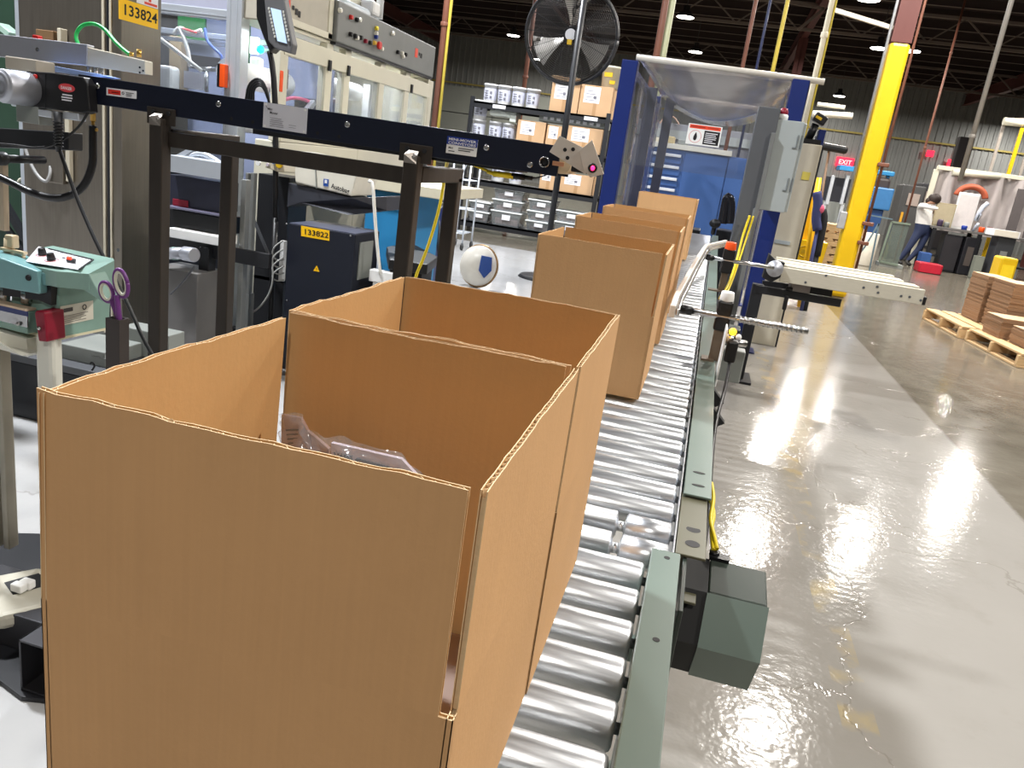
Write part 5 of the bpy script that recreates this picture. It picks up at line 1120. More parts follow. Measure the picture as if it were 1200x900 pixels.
q = aY(331, 191, YA-0.014); mb = MB(); mb.cyl(q, q+V((0, -0.012, 0)), 0.009, n=16, bev=0.002); mb.obj('stop_button', REDP, ctl)
mb = MB(); mb.prism([aY(338, 214, YA+0.01), aY(414, 232, YA+0.01), aY(453, 230, YA+0.1), aY(453, 247, YA+0.1), aY(408, 252, YA+0.01), aY(352, 238, YA+0.01), aY(336, 243, YA+0.01)], (0, 0.2, 0), bev=0.004); mb.obj('skirt', mat('charcoal_plastic', (58, 60, 68), 0.45), ab)
part('stand_column', BLACKM, ab, 300, 205, 336, 330, YA+0.12, 0.2)
xs_ = span(300, 205, 336, 330, YA+0.12)
mb = MB(); mb.box2((xs_[0]-0.25, YA+0.0, 0.0), (xs_[1]+0.3, YA+0.06, 0.06), 0.004); mb.box2((xs_[0], YA+0.12, 0.02), (xs_[1], YA+0.32, span(300, 205, 336, 330, YA+0.12)[2]+0.02)); mb.box2((xs_[0]-0.25, YA+0.3, 0.0), (xs_[1]+0.3, YA+0.36, 0.06), 0.004); mb.box2((xs_[0], YA, 0.0), (xs_[0]+0.06, YA+0.36, 0.06)); mb.obj('stand_foot', BLACKM, ab)
mb = MB(); 
for x0_, x1_ in ((285, 288), (291, 295)): slab(mb, x0_, 202, x1_, 345, YA-0.05, 0.03)
a_ = span(285, 202, 295, 345, YA-0.05); mb.box2((a_[0], YA-0.05, 0), (a_[1], YA-0.0, a_[2]), 0.002); mb.obj('profile_post', mat('grey_profile', (140, 142, 140), 0.4, 0.4), ab)
mb = MB(); mb.bar(aY(292, 245, YA+0.05), aY(318, 306, YA+0.05), 0.012, 0.012); mb.obj('brace_rod', DGRAY, ab)
mb = MB()
for i in range(4): mb.tube([aY(332, 282+i*10, YA+0.02), aY(322, 288+i*10, YA+0.0), aY(318, 298+i*9, YA+0.0), aY(325, 306+i*8, YA+0.02), aY(333, 304+i*8, YA+0.03)], 0.004, smooth=2)
mb.tube([aY(318, 300, YA), aY(321, 330, YA), aY(312, 352, YA), aY(298, 366, YA), aY(280, 372, YA)], 0.005, smooth=2); tag(mb.obj('cable_bundle', mat('pale_grey_cable', (176, 176, 172), 0.4)), 'pale grey cables plugged along the edge of the dark numbered power box', 'cable')
part('plug_strip', WHITE, ab, 327, 282, 332, 330, YA+0.03, 0.03)
mb = MB(); mb.tube([aY(432, 212, 3.5), aY(437, 214, 3.5), aY(439, 250, 3.5), aY(443, 300, 3.5), aY(446, 322, 3.5)], 0.008, smooth=1); tag(mb.obj('white_cable', WCAB), 'white cable dropping straight from the cream machine to a power strip', 'cable')
mb = MB(); slab(mb, 432, 318, 462, 332, 3.5, 0.05, 0.004); a_ = span(432, 318, 462, 332, 3.5); mb.box2((a_[0]+0.02, 3.51, 0), (a_[0]+0.05, 3.54, a_[2])); mb.box2((a_[1]-0.05, 3.51, 0), (a_[1]-0.02, 3.54, a_[2])); tag(mb.obj('power_strip', WHITE), 'white power strip below the end of the white cable', 'power strip')

pb = thing('power_cabinet', 'dark navy power box with a yellow number tag and warning triangle under the bagging machine', 'cabinet', (-1.84, 3.5, 0))
YP = 3.45
xa_, xb_ = aY(335, 320, YP).x, aY(414, 310, YP).x; zt_ = aY(375, 268, YP).z
DKN = mat('dark_navy_cabinet', (22, 26, 38), 0.4, 0, 0.05, 8)
mb = MB(); mb.box2((xa_, YP, 0.04), (xb_, YP+0.28, zt_), 0.004); mb.obj('case', DKN, pb)
mb = MB(); mb.box2((xa_+0.004, YP+0.004, zt_+0.0005), (xb_-0.004, YP+0.276, zt_+0.004)); mb.obj('lid', mat('slate_lid', (82, 86, 104), 0.35), pb)
for x in (xa_+0.04, xb_-0.04):
    for y in (YP+0.04, YP+0.24): mb = MB(); mb.cyl((x, y, 0), (x, y, 0.04), 0.02, n=12); mb.obj('foot', BLACK, pb)
a_, b2, c_ = aY(353, 276.5, YP-0.001), aY(386, 282, YP-0.001), aY(353, 264.5, YP-0.001); b2.z = a_.z
plate4(a_, b2, c_, YELLT, 'number_tag', pb, 0.001, [(INK, lambda mb, o, xd, yd, w, h: mb.text('133822', o+xd*w*0.08+yd*h*0.25, xd, yd, h*0.5, width=w*0.84), 'number')])
q = aY(371, 315, YP-0.001); tri = [q+V((-0.016, 0, -0.012)), q+V((0.016, 0, -0.012)), q+V((0, 0, 0.016))]
mb = MB(); mb.prism(tri, (0, -0.001, 0)); tr_ = mb.obj('warning_triangle', YELLT, pb)
mb = MB(); mb.prism([q+V((-0.001, -0.0015, -0.008)), q+V((0.003, -0.0015, -0.001)), q+V((0, -0.0015, -0.001)), q+V((0.003, -0.0015, 0.007)), q+V((-0.003, -0.0015, 0.0)), q+V((0, -0.0015, 0.0))], (0, -0.0005, 0)); mb.obj('bolt_mark', INK, tr_)
mb = MB(); mb.box2((xb_+0.0005, YP+0.05, zt_-0.22), (xb_+0.006, YP+0.2, zt_-0.04)); mb.obj('side_plate', GRAYP, pb)
mb = MB(); mb.box2((xb_+0.0005, YP+0.04, zt_-0.45), (xb_+0.02, YP+0.2, zt_-0.28), 0.003); mb.obj('connector_block', BLACK, pb)
mb = MB()
for px, py in ((336, 262), (411, 276), (336, 352)): q = aY(px, py, YP-0.001); mb.cyl(q, q+V((0, -0.002, 0)), 0.005, n=10)
mb.obj('screw', STEEL, pb)

# ---------------- blue cabinets behind the front leg
bl = thing('machine_cabinet', 'light blue machine side panel with a cream ledge behind the steel legs', 'cabinet', (-1.7, 4.5, 0))
xa_, xb_, za_, zb_ = span(449, 225, 474, 310, 4.3)
mb = MB(); mb.box2((xa_-0.12, 4.3, 0), (xb_, 4.9, zb_), 0.006); mb.obj('body', BLUEL, bl)
mb = MB(); mb.box2((xa_-0.35, 4.25, zb_+0.0005), (xb_+0.24, 5.0, zb_+0.06), 0.004); mb.obj('ledge', mat('ledge_cream', (214, 208, 186), 0.4), bl)
mb = MB(); mb.box2((xa_-0.125, 4.28, 0.0), (xa_+0.0, 4.3, 0.55), 0.003); mb.obj('kick_panel', mat('pale_kick_panel', (150, 160, 176), 0.4), bl)
db = thing('tool_locker', 'royal blue locker partly hidden behind the second steel leg', 'locker', (-1.6, 5.3, 0))
xa_, xb_, za_, zb_ = span(487, 231, 509, 305, 5.2)
mb = MB(); mb.box2((xa_-0.25, 5.2, 0.05), (xb_, 5.6, zb_), 0.006); mb.obj('body', BLUEP, db); mb = MB(); mb.box2((xa_-0.24, 5.22, 0), (xb_-0.01, 5.58, 0.05)); mb.obj('plinth', BLACKM, db)
mb = MB(); mb.cyl(aY(512, 258, 5.15), aY(516, 300, 5.15), 0.02, n=10); mb.cyl((aY(516, 300, 5.15).x, 5.15, 0.0), aY(516, 298, 5.15), 0.012, n=10); tag(mb.obj('grey_post', DGRAY), 'slim grey post standing beside the royal blue locker', 'post')
mb = MB(); mb.prism([aY(486, 262, 4.9), aY(514, 234, 4.9), aY(519, 240, 4.9), aY(486, 273, 4.9)], (0, 0.04, 0), bev=0.003); tag(mb.obj('chute_bar', mat('white_chute', (214, 218, 228), 0.35)), 'white slanted chute bar in front of the royal blue locker', 'chute')
pr = thing('label_printer', 'flat black device lying on a low stand behind the second steel leg', 'device', (-1.3, 3.8, 0))
mb = MB(); mb.prism([aZ(452, 300, 0.62), aZ(480, 294, 0.62), aZ(512, 312, 0.62), aZ(500, 322, 0.62), aZ(455, 316, 0.62)], (0, 0, 0.05), bev=0.005); mb.obj('body', BLACK, pr)
c_ = aZ(485, 306, 0.62); mb = MB(); mb.box2((c_.x-0.1, c_.y-0.08, 0), (c_.x+0.08, c_.y+0.08, 0.619), 0.004); mb.obj('stand', BLACKM, pr)

# ---------------- infeed machine seen between the first pair of legs
inf = thing('infeed_unit', 'infeed unit with a pale aluminium beam and white plate between the first steel legs', 'machine', (-2.45, 3.3, 0))
part('beam', ALU, inf, 196, 186, 262, 206, 3.2, 0.12)
part('dark_hopper', mat('dark_slate_hopper', (44, 46, 62), 0.3, 0, 0.2, 10), inf, 196, 209, 262, 244, 3.25, 0.12)
part('hopper_lip', mat('violet_lip', (110, 108, 130), 0.3), inf, 196, 246, 262, 249, 3.22, 0.05)
part('black_tray', BLACK, inf, 196, 250, 262, 270, 3.25, 0.14)
part('white_plate', WHITE, inf, 196, 272, 258, 283, 3.2, 0.14)
part('red_plate', mat('dark_red_plate', (130, 22, 44), 0.4), inf, 202, 234, 220, 242, 3.24, 0.005)
a_ = span(200, 318, 231, 372, 3.2); mb = MB(); mb.box2((a_[0]-0.1, 3.2, 0), (a_[1], 3.4, a_[3]), 0.005); mb.obj('base_cabinet', mat('pedestal_grey', (104, 102, 100), 0.5), inf)
mb = MB(); q0, q1 = aY(196, 297, 3.2), aY(216, 297, 3.15); mb.cyl(q0, q1, 0.028, n=18); mb.cyl(q1, aY(228, 299, 3.13), 0.033, n=18, bev=0.004); mb.obj('air_regulator', ALUFLAT, inf)
mb = MB(); mb.cyl(aY(204, 297, 3.19), aY(207, 297, 3.18), 0.031, n=18); mb.obj('teal_ring', TEAL, inf)
a_ = span(232, 290, 244, 352, 3.3); mb = MB(); mb.box2((a_[0], 3.3, 0), (a_[1], 3.36, a_[3]), 0.004); mb.box2((a_[0]-0.25, 3.33, a_[3]-0.05), (a_[1]+0.3, 3.36, aY(230, 284, 3.3).z), 0.003); mb.obj('support', BLACKM, inf)
mb = MB(); mb.tube([aY(222, 189, 3.3), aY(226, 181, 3.3), aY(238, 180, 3.3), aY(250, 186, 3.3), aY(262, 195, 3.3)], 0.014, smooth=2); mb.bar(aY(205, 186, 3.3), aY(230, 173, 3.3), 0.02, 0.02); mb.obj('grey_hose', ALU, inf)
mb = MB(); mb.tube([aY(228, 312, 3.18), aY(215, 330, 3.18), aY(200, 345, 3.17)], 0.005, smooth=1); mb.obj('thin_tube', DGRAY, inf)
a_ = span(280, 210, 286, 350, 3.35); mb = MB(); mb.box2((a_[0], 3.35, 0), (a_[1], 3.39, a_[3]), 0.003); mb.box2((a_[0]-0.3, 3.36, 0.10), (a_[1]+0.05, 3.39, 0.14), 0.003); mb.obj('grey_post', mat('grey_profile', (140, 142, 140)), inf)
# small white parts lying on the floor beneath
tag(MB().box((-2.35, 3.0, 0.008), (0.3, 0.2, 0.014), (0, 0, 0.3)).obj('floor_sheet', WHITEP), 'loose white sheet on the floor beneath the infeed unit', 'paper')

# ================================================================ reel on the floor
c = aZ(556, 336, 0.0); rl = thing('tape_reel', 'round white and blue reel with a brown rim on the floor behind the second carton', 'reel', (c.x, c.y, 0)); R_ = 0.2
ce = V((c.x+0.02, c.y, R_)); axn = V((-0.25, -1, 0.15)).normalized()
mb = MB(); mb.lathe([(0.03, -0.05), (R_*0.9, -0.05), (R_*0.95, 0.0), (R_*0.9, 0.05), (0.03, 0.05)], ce, axn, 40); mb.obj('white_face', mat('pearl_white', (218, 214, 206), 0.25), rl)
mb = MB(); mb.ring(ce, axn, R_*0.95, 0.012, n=48); mb.obj('rim', mat('bronze_rim', (150, 120, 84), 0.35, 0.5), rl)
mb = MB(); x, y, d = frame(axn); mb.prism([ce+d*0.056+x*R_*a+y*R_*b for a, b in ((0.2, 0.5), (0.75, 0.5), (0.85, -0.1), (0.55, -0.5), (0.2, -0.2))], d*0.012, bev=0.003); mb.obj('blue_cover', mat('blue_reel_cover', (26, 70, 150), 0.35), rl)

# ================================================================ drum fan on a pole
fb_ = aZ(636, 327, 0.0); fan = thing('drum_fan', 'large black caged pedestal fan on a tall pole in front of the shelving', 'fan', (fb_.x, fb_.y, 0))
fx, fy = fb_.x, fb_.y
mb = MB(); mb.cyl((fx, fy, 0), (fx, fy, 0.03), 0.27, 0.25, n=40, bev=0.004); mb.obj('base', BLACKM, fan)
mb = MB(); mb.cyl((fx, fy, 0.03), (fx, fy, 3.1), 0.032, n=18); mb.cyl((fx, fy, 0.03), (fx, fy, 0.25), 0.045, n=18); mb.obj('pole', BLACKM, fan)
fc = aY(670, 41, fy+0.18); FR = 0.455
nz = V((0.1, -1, -0.12)).normalized(); x_, y_, d_ = frame(nz)
mb = MB()
for s_, off in ((1, 0.12), (-1, -0.12)):
    for k in range(1, 26):
        r = FR*k/25; z = 0.12*s_*(1-(k/25)**4*0.35); mb.ring(fc+d_*z, d_, r, 0.0024, n=48, k=4)
    for k in range(16):
        t = 2*PI*k/16; pts = [fc+(x_*math.cos(t)+y_*math.sin(t))*FR*u+d_*0.12*s_*(1-u**4*0.35) for u in (0.1, 0.4, 0.7, 0.9, 1.0)]; mb.tube(pts, 0.0028, 4)
mb.obj('guard_cage', mat('dark_cage_wire', (58, 56, 56), 0.45, 0.5), fan)
mb = MB(); mb.ring(fc, d_, FR+0.008, 0.02, n=60, k=8); mb.ring(fc+d_*0.07, d_, FR+0.006, 0.012, n=60, k=6); mb.ring(fc-d_*0.07, d_, FR+0.006, 0.012, n=60, k=6); mb.obj('rim', BLACKM, fan)
BLD = mat('grey_fan_blade', (150, 146, 140), 0.4, 0.4)
for k in range(3):
    t0 = PI*0.5+2*PI*k/3
    def bf(u, v, t0=t0):
        r = 0.09+0.31*u; t = t0+(v-0.5)*(0.45+0.35*u)
        return fc+(x_*math.cos(t)+y_*math.sin(t))*r+d_*(0.07*(v-0.5))
    mb = MB(); mb.grid(bf, 8, 6, thick=0.003); mb.obj('blade', BLD, fan)
mb = MB(); mb.cyl(fc-d_*0.16, fc+d_*0.05, 0.085, n=24, bev=0.01); mb.cyl(fc+d_*0.05, fc+d_*0.09, 0.05, n=20, bev=0.006); mb.bar(fc-d_*0.1, V((fx, fy, fc.z-0.02)), 0.06, 0.06); mo_ = mb.obj('motor', BLACKM, fan)
mb = MB(); mb.cyl(fc+d_*0.121, fc+d_*0.124, 0.055, n=20); mb.obj('badge', mat('white_fan_badge', (220, 220, 224), 0.4), mo_)
mb = MB(); mb.box(fc+d_*0.125+V((0, 0, -0.07)), (0.05, 0.01, 0.05), bev=0.004); mb.obj('yellow_sticker', YELL, mo_)
# ================================================================ storage shelving
SH = thing('storage_shelving', 'black steel shelving unit loaded with buckets, cartons and clear bins', 'shelving', (-2.75, 12.2, 0))
YS = 12.0; SX0, SX1 = -3.78, -1.70; SD = 0.6
LV = [0.16, 0.80, 1.40, 1.93]
for x in (SX0, SX1):
    for y in (YS, YS+SD): mb = MB(); mb.box2((x-0.03, y-0.03, 0), (x+0.03, y+0.03, 1.99), 0.003); mb.obj('post', BLACKM, SH)
for z in LV:
    mb = MB(); mb.box2((SX0, YS-0.02, z-0.09), (SX1, YS+0.02, z)); mb.box2((SX0, YS+SD-0.02, z-0.09), (SX1, YS+SD+0.02, z)); mb.box2((SX0, YS-0.02, z-0.03), (SX1, YS+SD+0.02, z-0.001)); mb.obj('shelf', BLACKM, SH)
mb = MB()
for x in (-3.35, -1.95): mb.box((x, YS-0.022, LV[3]-0.045), (0.2, 0.004, 0.05))
mb.obj('shelf_label', WHITEP, SH)
def sx(px, py, Y=YS): return aY(px, py, Y).x
LBP = mat('label_print', (120, 120, 130), 0.6)
BUCK = mat('white_bucket', (222, 222, 222), 0.4); LBL = mat('pale_label', (206, 208, 222), 0.6)
def bucket(x, y, z, label, r=0.104, h=0.25):
    t = thing('bucket', label, 'bucket', (x, y, z), 'white labelled buckets on the shelving')
    MB().lathe([(0, 0), (r*0.88, 0), (r*0.9, 0.01), (r, h), (r*1.04, h), (r*1.04, h+0.02), (r, h+0.03), (0, h+0.03)], (x, y, z), n=24).obj('pail', BUCK, t)
    MB().lathe([(r*0.915+0.001, h*0.2), (r*0.98+0.001, h*0.85)], (x, y, z), n=24, caps=False).obj('paper_label', LBL, t)
    mb = MB(); rnd = random.Random(int(x*100))
    for i in range(4): mb.box((x-0.03, y-r*0.955, z+h*(0.3+0.13*i)), (0.07*rnd.uniform(.6, 1), 0.012, 0.01))
    for i in range(2): mb.box((x+0.035, y-r*0.92, z+h*(0.35+0.25*i)), (0.03, 0.012, 0.035))
    mb.obj('label_print', LBP, t); return t
YB_ = YS+0.25
b0 = bucket(sx(576, 100, YB_), YB_, LV[3]+0.001, 'white labelled bucket at the outer end of the top shelf')
for px, lab in ((592, 'white labelled bucket second on the top shelf'), (609, 'white labelled bucket third on the top shelf'), (626, 'white labelled bucket on the top shelf next to the open carton')):
    copy_thing(b0, (sx(px, 105, YB_)-b0.location.x, 0, 0), lab)
for px, dz, lab in ((561, 0.0, 'labelled bucket at the bottom of the two bucket stack on the second shelf'), (561, 0.282, 'labelled bucket topping the two bucket stack on the second shelf'), (581, 0, 'labelled bucket under the white device on the second shelf'), (597, 0, 'labelled bucket beside the first carton of the second shelf')):
    copy_thing(b0, (sx(px, 150, YB_)-b0.location.x, 0, LV[2]-LV[3]+dz-0.06*(dz > 0)*0), lab)
for px, lab in ((585, 'labelled bucket on the third shelf over the clear bin stacks'), (606, 'labelled bucket on the third shelf beside a loose label carton')):
    copy_thing(b0, (sx(px, 195, YB_)-b0.location.x, 0, LV[1]-LV[3]), lab)
BOXK = mat('pale_kraft_box', (196, 160, 122), 0.75, 0, 0.05, 6)
def stored(x0, x1, z, h, label, opened=False, dep=0.4, lab=True, y=YS+0.06):
    t = thing('storage_carton', label, 'box', ((x0+x1)/2, y+dep/2, z), 'labelled cartons on the shelving')
    mb = MB(); mb.box2((x0, y, z), (x1, y+dep, z+h), 0.004); mb.obj('body', BOXK, t)
    mb = MB(); mb.box2(((x0+x1)/2-0.025, y-0.001, z+0.002), ((x0+x1)/2+0.025, y+dep, z+h+0.001)); mb.obj('tape', mat('brown_tape', (176, 138, 98), 0.4), t)
    if lab:
        w = min(0.26, (x1-x0)*0.5); lx = x0+(x1-x0)*0.12
        mb = MB(); mb.box2((lx, y-0.003, z+h*0.42), (lx+w, y-0.0012, z+h*0.95)); pl = mb.obj('paper_label', WHITEP, t)
        mb = MB(); rnd = random.Random(int(z*90+x0*37))
        for i in range(4): mb.box2((lx+0.03, y-0.0045, z+h*(0.5+0.1*i)), (lx+0.03+w*rnd.uniform(.4, .75), y-0.0031, z+h*(0.52+0.1*i)))
        mb.box2((lx+w*0.62, y-0.0045, z+h*0.55), (lx+w*0.8, y-0.0031, z+h*0.66)); mb.obj('label_print', LBP, pl)
    if opened:
        mb = MB(); mb.box(((x0+x1)/2, y-0.06, z+h+0.03), (x1-x0, 0.16, 0.004), (-0.35, 0, 0)); mb.obj('flap', mat('light_kraft_flap', (214, 182, 146), 0.7), t)
    return t
stored(sx(644, 115), sx(677, 118), LV[3]+0.001, 0.42, 'open topped carton on the top shelf behind the fan pole', True)
stored(sx(678, 118), sx(716, 120), LV[3]+0.001, 0.42, 'closed carton with a white label at the post end of the top shelf')
stored(sx(605, 150), sx(638, 152), LV[2]+0.001, 0.35, 'first carton on the second shelf beside the buckets')
stored(sx(640, 152), sx(661, 155), LV[2]+0.001, 0.33, 'narrow carton on the second shelf in front of the fan pole')
stored(sx(664, 158), sx(705, 162), LV[2]+0.001, 0.36, 'wide carton on the second shelf behind the sensor bracket')
stored(sx(632, 208), sx(652, 210), LV[1]+0.001, 0.3, 'carton faced with a large white label on the third shelf')
stored(sx(656, 212), sx(694, 216), LV[1]+0.001, 0.28, 'carton at the post end of the third shelf under the red sensor light')
pail = thing('pail', 'pale pail with yellow stickers on top of the end carton of the shelving', 'pail', (sx(713, 92), YS+0.3, LV[3]+0.425))
MB().lathe([(0, 0), (0.13, 0), (0.15, 0.27), (0.158, 0.27), (0.158, 0.30), (0, 0.3)], (sx(713, 92), YS+0.3, LV[3]+0.425), n=22).obj('body', mat('ivory_pail', (216, 210, 190), 0.4), pail)
mb = MB(); mb.box((sx(713, 92)-0.03, YS+0.152, LV[3]+0.6), (0.12, 0.01, 0.06)); mb.box((sx(713, 92)+0.04, YS+0.157, LV[3]+0.5), (0.08, 0.01, 0.05)); mb.obj('yellow_sticker', YELL, pail)
dv = thing('white_device', 'white long nosed device lying on the second shelf above buckets', 'device', (sx(585, 140), YS+0.1, LV[2]+0.36))
mb = MB(); a_ = sx(570, 140), sx(603, 140); mb.box2((a_[0], YS+0.1, LV[2]+0.355), (a_[1], YS+0.4, LV[2]+0.45), 0.03); mb.box2((a_[1]-0.1, YS+0.08, LV[2]+0.3), (a_[1], YS+0.2, LV[2]+0.4), 0.01); mb.obj('shell', mat('pale_white_shell', (216, 222, 214), 0.35), dv)
mb = MB(); mb.box2((a_[1]-0.18, YS+0.13, LV[2]+0.452), (a_[1]-0.02, YS+0.3, LV[2]+0.5), 0.01); mb.obj('grip', BLACK, dv)
dr = thing('drawer_strip', 'long grey parts drawer strip lying under the top shelf', 'drawers', ((sx(628, 140)+sx(712, 148))/2, YS+0.5, LV[2]+0.37))
a_ = sx(630, 140), sx(711, 148)
mb = MB(); mb.box2((a_[0], YS+0.08, LV[2]+0.37), (a_[1], YS+0.4, LV[2]+0.47), 0.005); mb.obj('case', GRAYP, dr)
mb = MB()
for i in range(9): mb.box((a_[0]+0.1+i*0.1, YS+0.077, LV[2]+0.42), (0.06, 0.006, 0.04))
mb.obj('drawer_tag', WHITEP, dr)
# clear bins with lids
BINM = clear_film('clear_bin_plastic', (222, 226, 228), opacity=0.14, rough=0.2, bump=0.1)
BIND = mat('pink_grey_contents', (206, 160, 152), 0.6, 0, 0.3, 30)
def bin_(x0, x1, z, h, label, y=YS+0.02, dep=0.45):
    t = thing('storage_bin', label, 'bin', ((x0+x1)/2, y+dep/2, z), 'clear lidded bins on the bottom shelf')
    mb = MB(); i = 0.03
    b = [(x0+i, y+i, z), (x1-i, y+i, z), (x1-i, y+dep-i, z), (x0+i, y+dep-i, z)]; tt = [(x0, y, z+h-0.02), (x1, y, z+h-0.02), (x1, y+dep, z+h-0.02), (x0, y+dep, z+h-0.02)]
    mb.quad([b[0], b[1], tt[1], tt[0]], 0.003); mb.quad([b[1], b[2], tt[2], tt[1]], 0.003); mb.quad([b[2], b[3], tt[3], tt[2]], 0.003); mb.quad([b[3], b[0], tt[0], tt[3]], 0.003); mb.quad([b[0], b[1], b[2], b[3]], 0.003); mb.obj('tub', BINM, t)
    mb = MB(); mb.box2((x0-0.015, y-0.015, z+h-0.02), (x1+0.015, y+dep+0.015, z+h), 0.006); mb.obj('lid', mat('frosted_lid', (226, 230, 230), 0.35), t)
    mb = MB(); mb.box2((x0+0.05, y+0.05, z+0.01), (x1-0.05, y+dep-0.05, z+h*0.5), 0.02); mb.obj('contents', BIND, t)
    mb = MB(); mb.box2(((x0+x1)/2-0.06, y-0.006, z+h*0.4), ((x0+x1)/2+0.07, y+0.004, z+h*0.75)); mb.obj('paper_label', WHITEP, t)
    return t
def stack(px0, px1, z, hs, labs):
    x0, x1 = sx(px0, 245), sx(px1, 245); zz = z
    for h, l in zip(hs, labs): bin_(x0, x1, zz, h, l); zz += h+0.001
stack(576, 611, LV[0]+0.001, (0.22, 0.17, 0.17), ('bottom bin of the wide three high stack on the lowest shelf', 'middle bin of the wide three high stack on the lowest shelf', 'top bin of the wide three high stack on the lowest shelf'))
stack(618, 648, LV[0]+0.001, (0.15, 0.15, 0.17), ('bottom bin of the stack crossed by the fan pole', 'middle bin of the stack crossed by the fan pole', 'top bin of the stack crossed by the fan pole'))
stack(652, 688, LV[0]+0.001, (0.2, 0.17), ('lower bin of the two high stack next to the fan pole', 'upper bin of the two high stack next to the fan pole'))
stack(549, 573, LV[0]+0.001, (0.16, 0.15), ('lower bin of the small stack at the outer end of the lowest shelf', 'upper bin of the small stack at the outer end of the lowest shelf'))
# wire rack with bins in front end
rk = thing('wire_cart', 'grey wire cart with small bins just beyond the end of the shelving', 'cart', (sx(540, 250, 9.5), 9.5, 0))
x0, x1 = sx(528, 230, 9.5), sx(548, 230, 9.5)
mb = MB()
for x in (x0, x1):
    for y in (9.5, 9.9): mb.cyl((x, y, 0.05), (x, y, 1.25), 0.012, n=8)
for z in (0.2, 0.5, 0.85):
    for i in range(6): mb.cyl((x0, 9.5+0.08*i, z), (x1, 9.5+0.08*i, z), 0.005, n=6)
mb.bar((x0, 9.5, 0.6), (x1, 9.5, 1.2), 0.012, 0.012); mb.obj('frame', ALU, rk)
mb = MB()
for x in (x0, x1):
    for y in (9.5, 9.9): mb.cyl((x-0.01, y, 0.045), (x+0.01, y, 0.045), 0.045, n=14)
mb.obj('caster', BLACK, rk)

# ================================================================ clear hood enclosure with blue posts
EN = thing('clear_hood', 'walk in enclosure of blue posts and clear plastic curtains with a sagging clear roof', 'enclosure', (-0.15, 7.5, 0))
YE = 6.37; YR = 8.9
lp0 = aY(715, 240, YE); lx = -0.80; rx = 0.44; zt = 2.02
for x, y in ((lx, YE), (rx, YE), (lx, YR), (rx, YR)):
    mb = MB(); mb.box2((x-0.06, y-0.06, 0.012), (x+0.06, y+0.06, zt), 0.006); mb.box2((x-0.1, y-0.1, 0), (x+0.1, y+0.1, 0.012)); mb.obj('post', BLUEP, EN)
RAILW = mat('white_hood_rail', (206, 200, 190), 0.4)
a_, b2 = aY(746, 67, YE-0.03), aY(966, 96, YE-0.03)
MB().cyl(a_, b2, 0.022, n=16).obj('roof_rail', RAILW, EN); MB().cyl(a_+V((0, YR-YE+0.1, 0)), b2+V((0, YR-YE+0.1, 0)), 0.022, n=16).obj('roof_rail', RAILW, EN)
mb = MB()
for x in (lx, rx): mb.box2((x-0.02, YE+0.06, zt-0.06), (x+0.02, YR-0.06, zt-0.02))
mb.obj('side_rail', BLUEP, EN)
ROOF = clear_film('sagging_roof_film', (244, 234, 228), opacity=0.78, rough=0.12, bump=0.35, bscale=4.0)
def rf(u, v):
    x = a_.x+0.02+(b2.x-0.16-a_.x)*u; zr0 = a_.z+(b2.z-a_.z)*u-0.01
    sag = 0.27*math.sin(PI*u)*min(1.0, v*2.2)*(1-0.35*max(0, v-0.5))
    return (x, YE+(YR-YE)*v, zr0-sag+0.012*math.sin(9*u+4*v)*v)
mb = MB(); mb.grid(rf, 40, 24); mb.obj('roof_sheet', ROOF, EN)
CURT = clear_film('strip_curtain_film', (206, 210, 222), opacity=0.16, rough=0.06, bump=0.5, bscale=5)
for nm, x in (('side_curtain', lx+0.08), ('side_curtain', rx-0.08)):
    def cf(u, v, x=x): return (x+0.025*math.sin(u*22), YE+0.08+(YR-YE-0.2)*u, 0.45+(zt-0.1-0.45)*v)
    mb = MB(); mb.grid(cf, 60, 4); mb.obj(nm, CURT, EN)
FR_ = clear_film('front_pane_film', (224, 226, 230), opacity=0.05, rough=0.05, bump=0.15, bscale=3)
def ff(u, v): return (lx+0.07+(rx-lx-0.14)*u, YE+0.02+0.01*math.sin(7*u), 1.28+(zt-0.02-1.28)*v)
mb = MB(); mb.grid(ff, 20, 6); mb.obj('front_curtain', FR_, EN)
DKB = mat('dark_slate_bar', (72, 74, 90), 0.45)
for px0, py0, px1, py1, Y in ((764, 110, 742, 262, 7.2), (786, 118, 768, 250, 8.3)):
    p0, p1 = aY(px0, py0, Y), aY(px1, py1, Y); mb = MB(); mb.box2((p0.x-0.045, Y-0.02, 0.0), (p0.x+0.045, Y+0.02, p0.z+0.05), 0.004); mb.obj('inner_post', DKB, EN)
# sign on the front curtain
s0, s1, s2 = aY(803, 168, YE-0.0), aY(842, 174, YE), aY(807, 144, YE); s1.z = s0.z; s2.x = s0.x
def g1(mb, o, xd, yd, w, h): rect(mb, o, xd, yd, w*0.04, h*0.78, w*0.92, h*0.18)
def g2(mb, o, xd, yd, w, h):
    rect(mb, o, xd, yd, w*0.5, h*0.07, w*0.46, h*0.66); None
def g3(mb, o, xd, yd, w, h):
    mb.ring(o+xd*w*0.25+yd*h*0.4, xd.cross(yd), h*0.3, h*0.016, k=4, n=24)
def g4(mb, o, xd, yd, w, h):
    mb.prism([o+xd*(w*(0.25+a*0.5))+yd*h*(0.4+b) for a, b in ((-.05, -.19), (.05, -.19), (.1, -0.12), (.11, 0.0), (.07, .12), (.03, .22), (-.04, .12), (-.09, 0.0), (-.1, -.12))], xd.cross(yd)*0.0006)
def g5(mb, o, xd, yd, w, h): lines(mb, o+xd.cross(yd)*0.0008, xd, yd, w*0.54, h*0.6, w*0.38, 6, h*0.09, h*0.035)
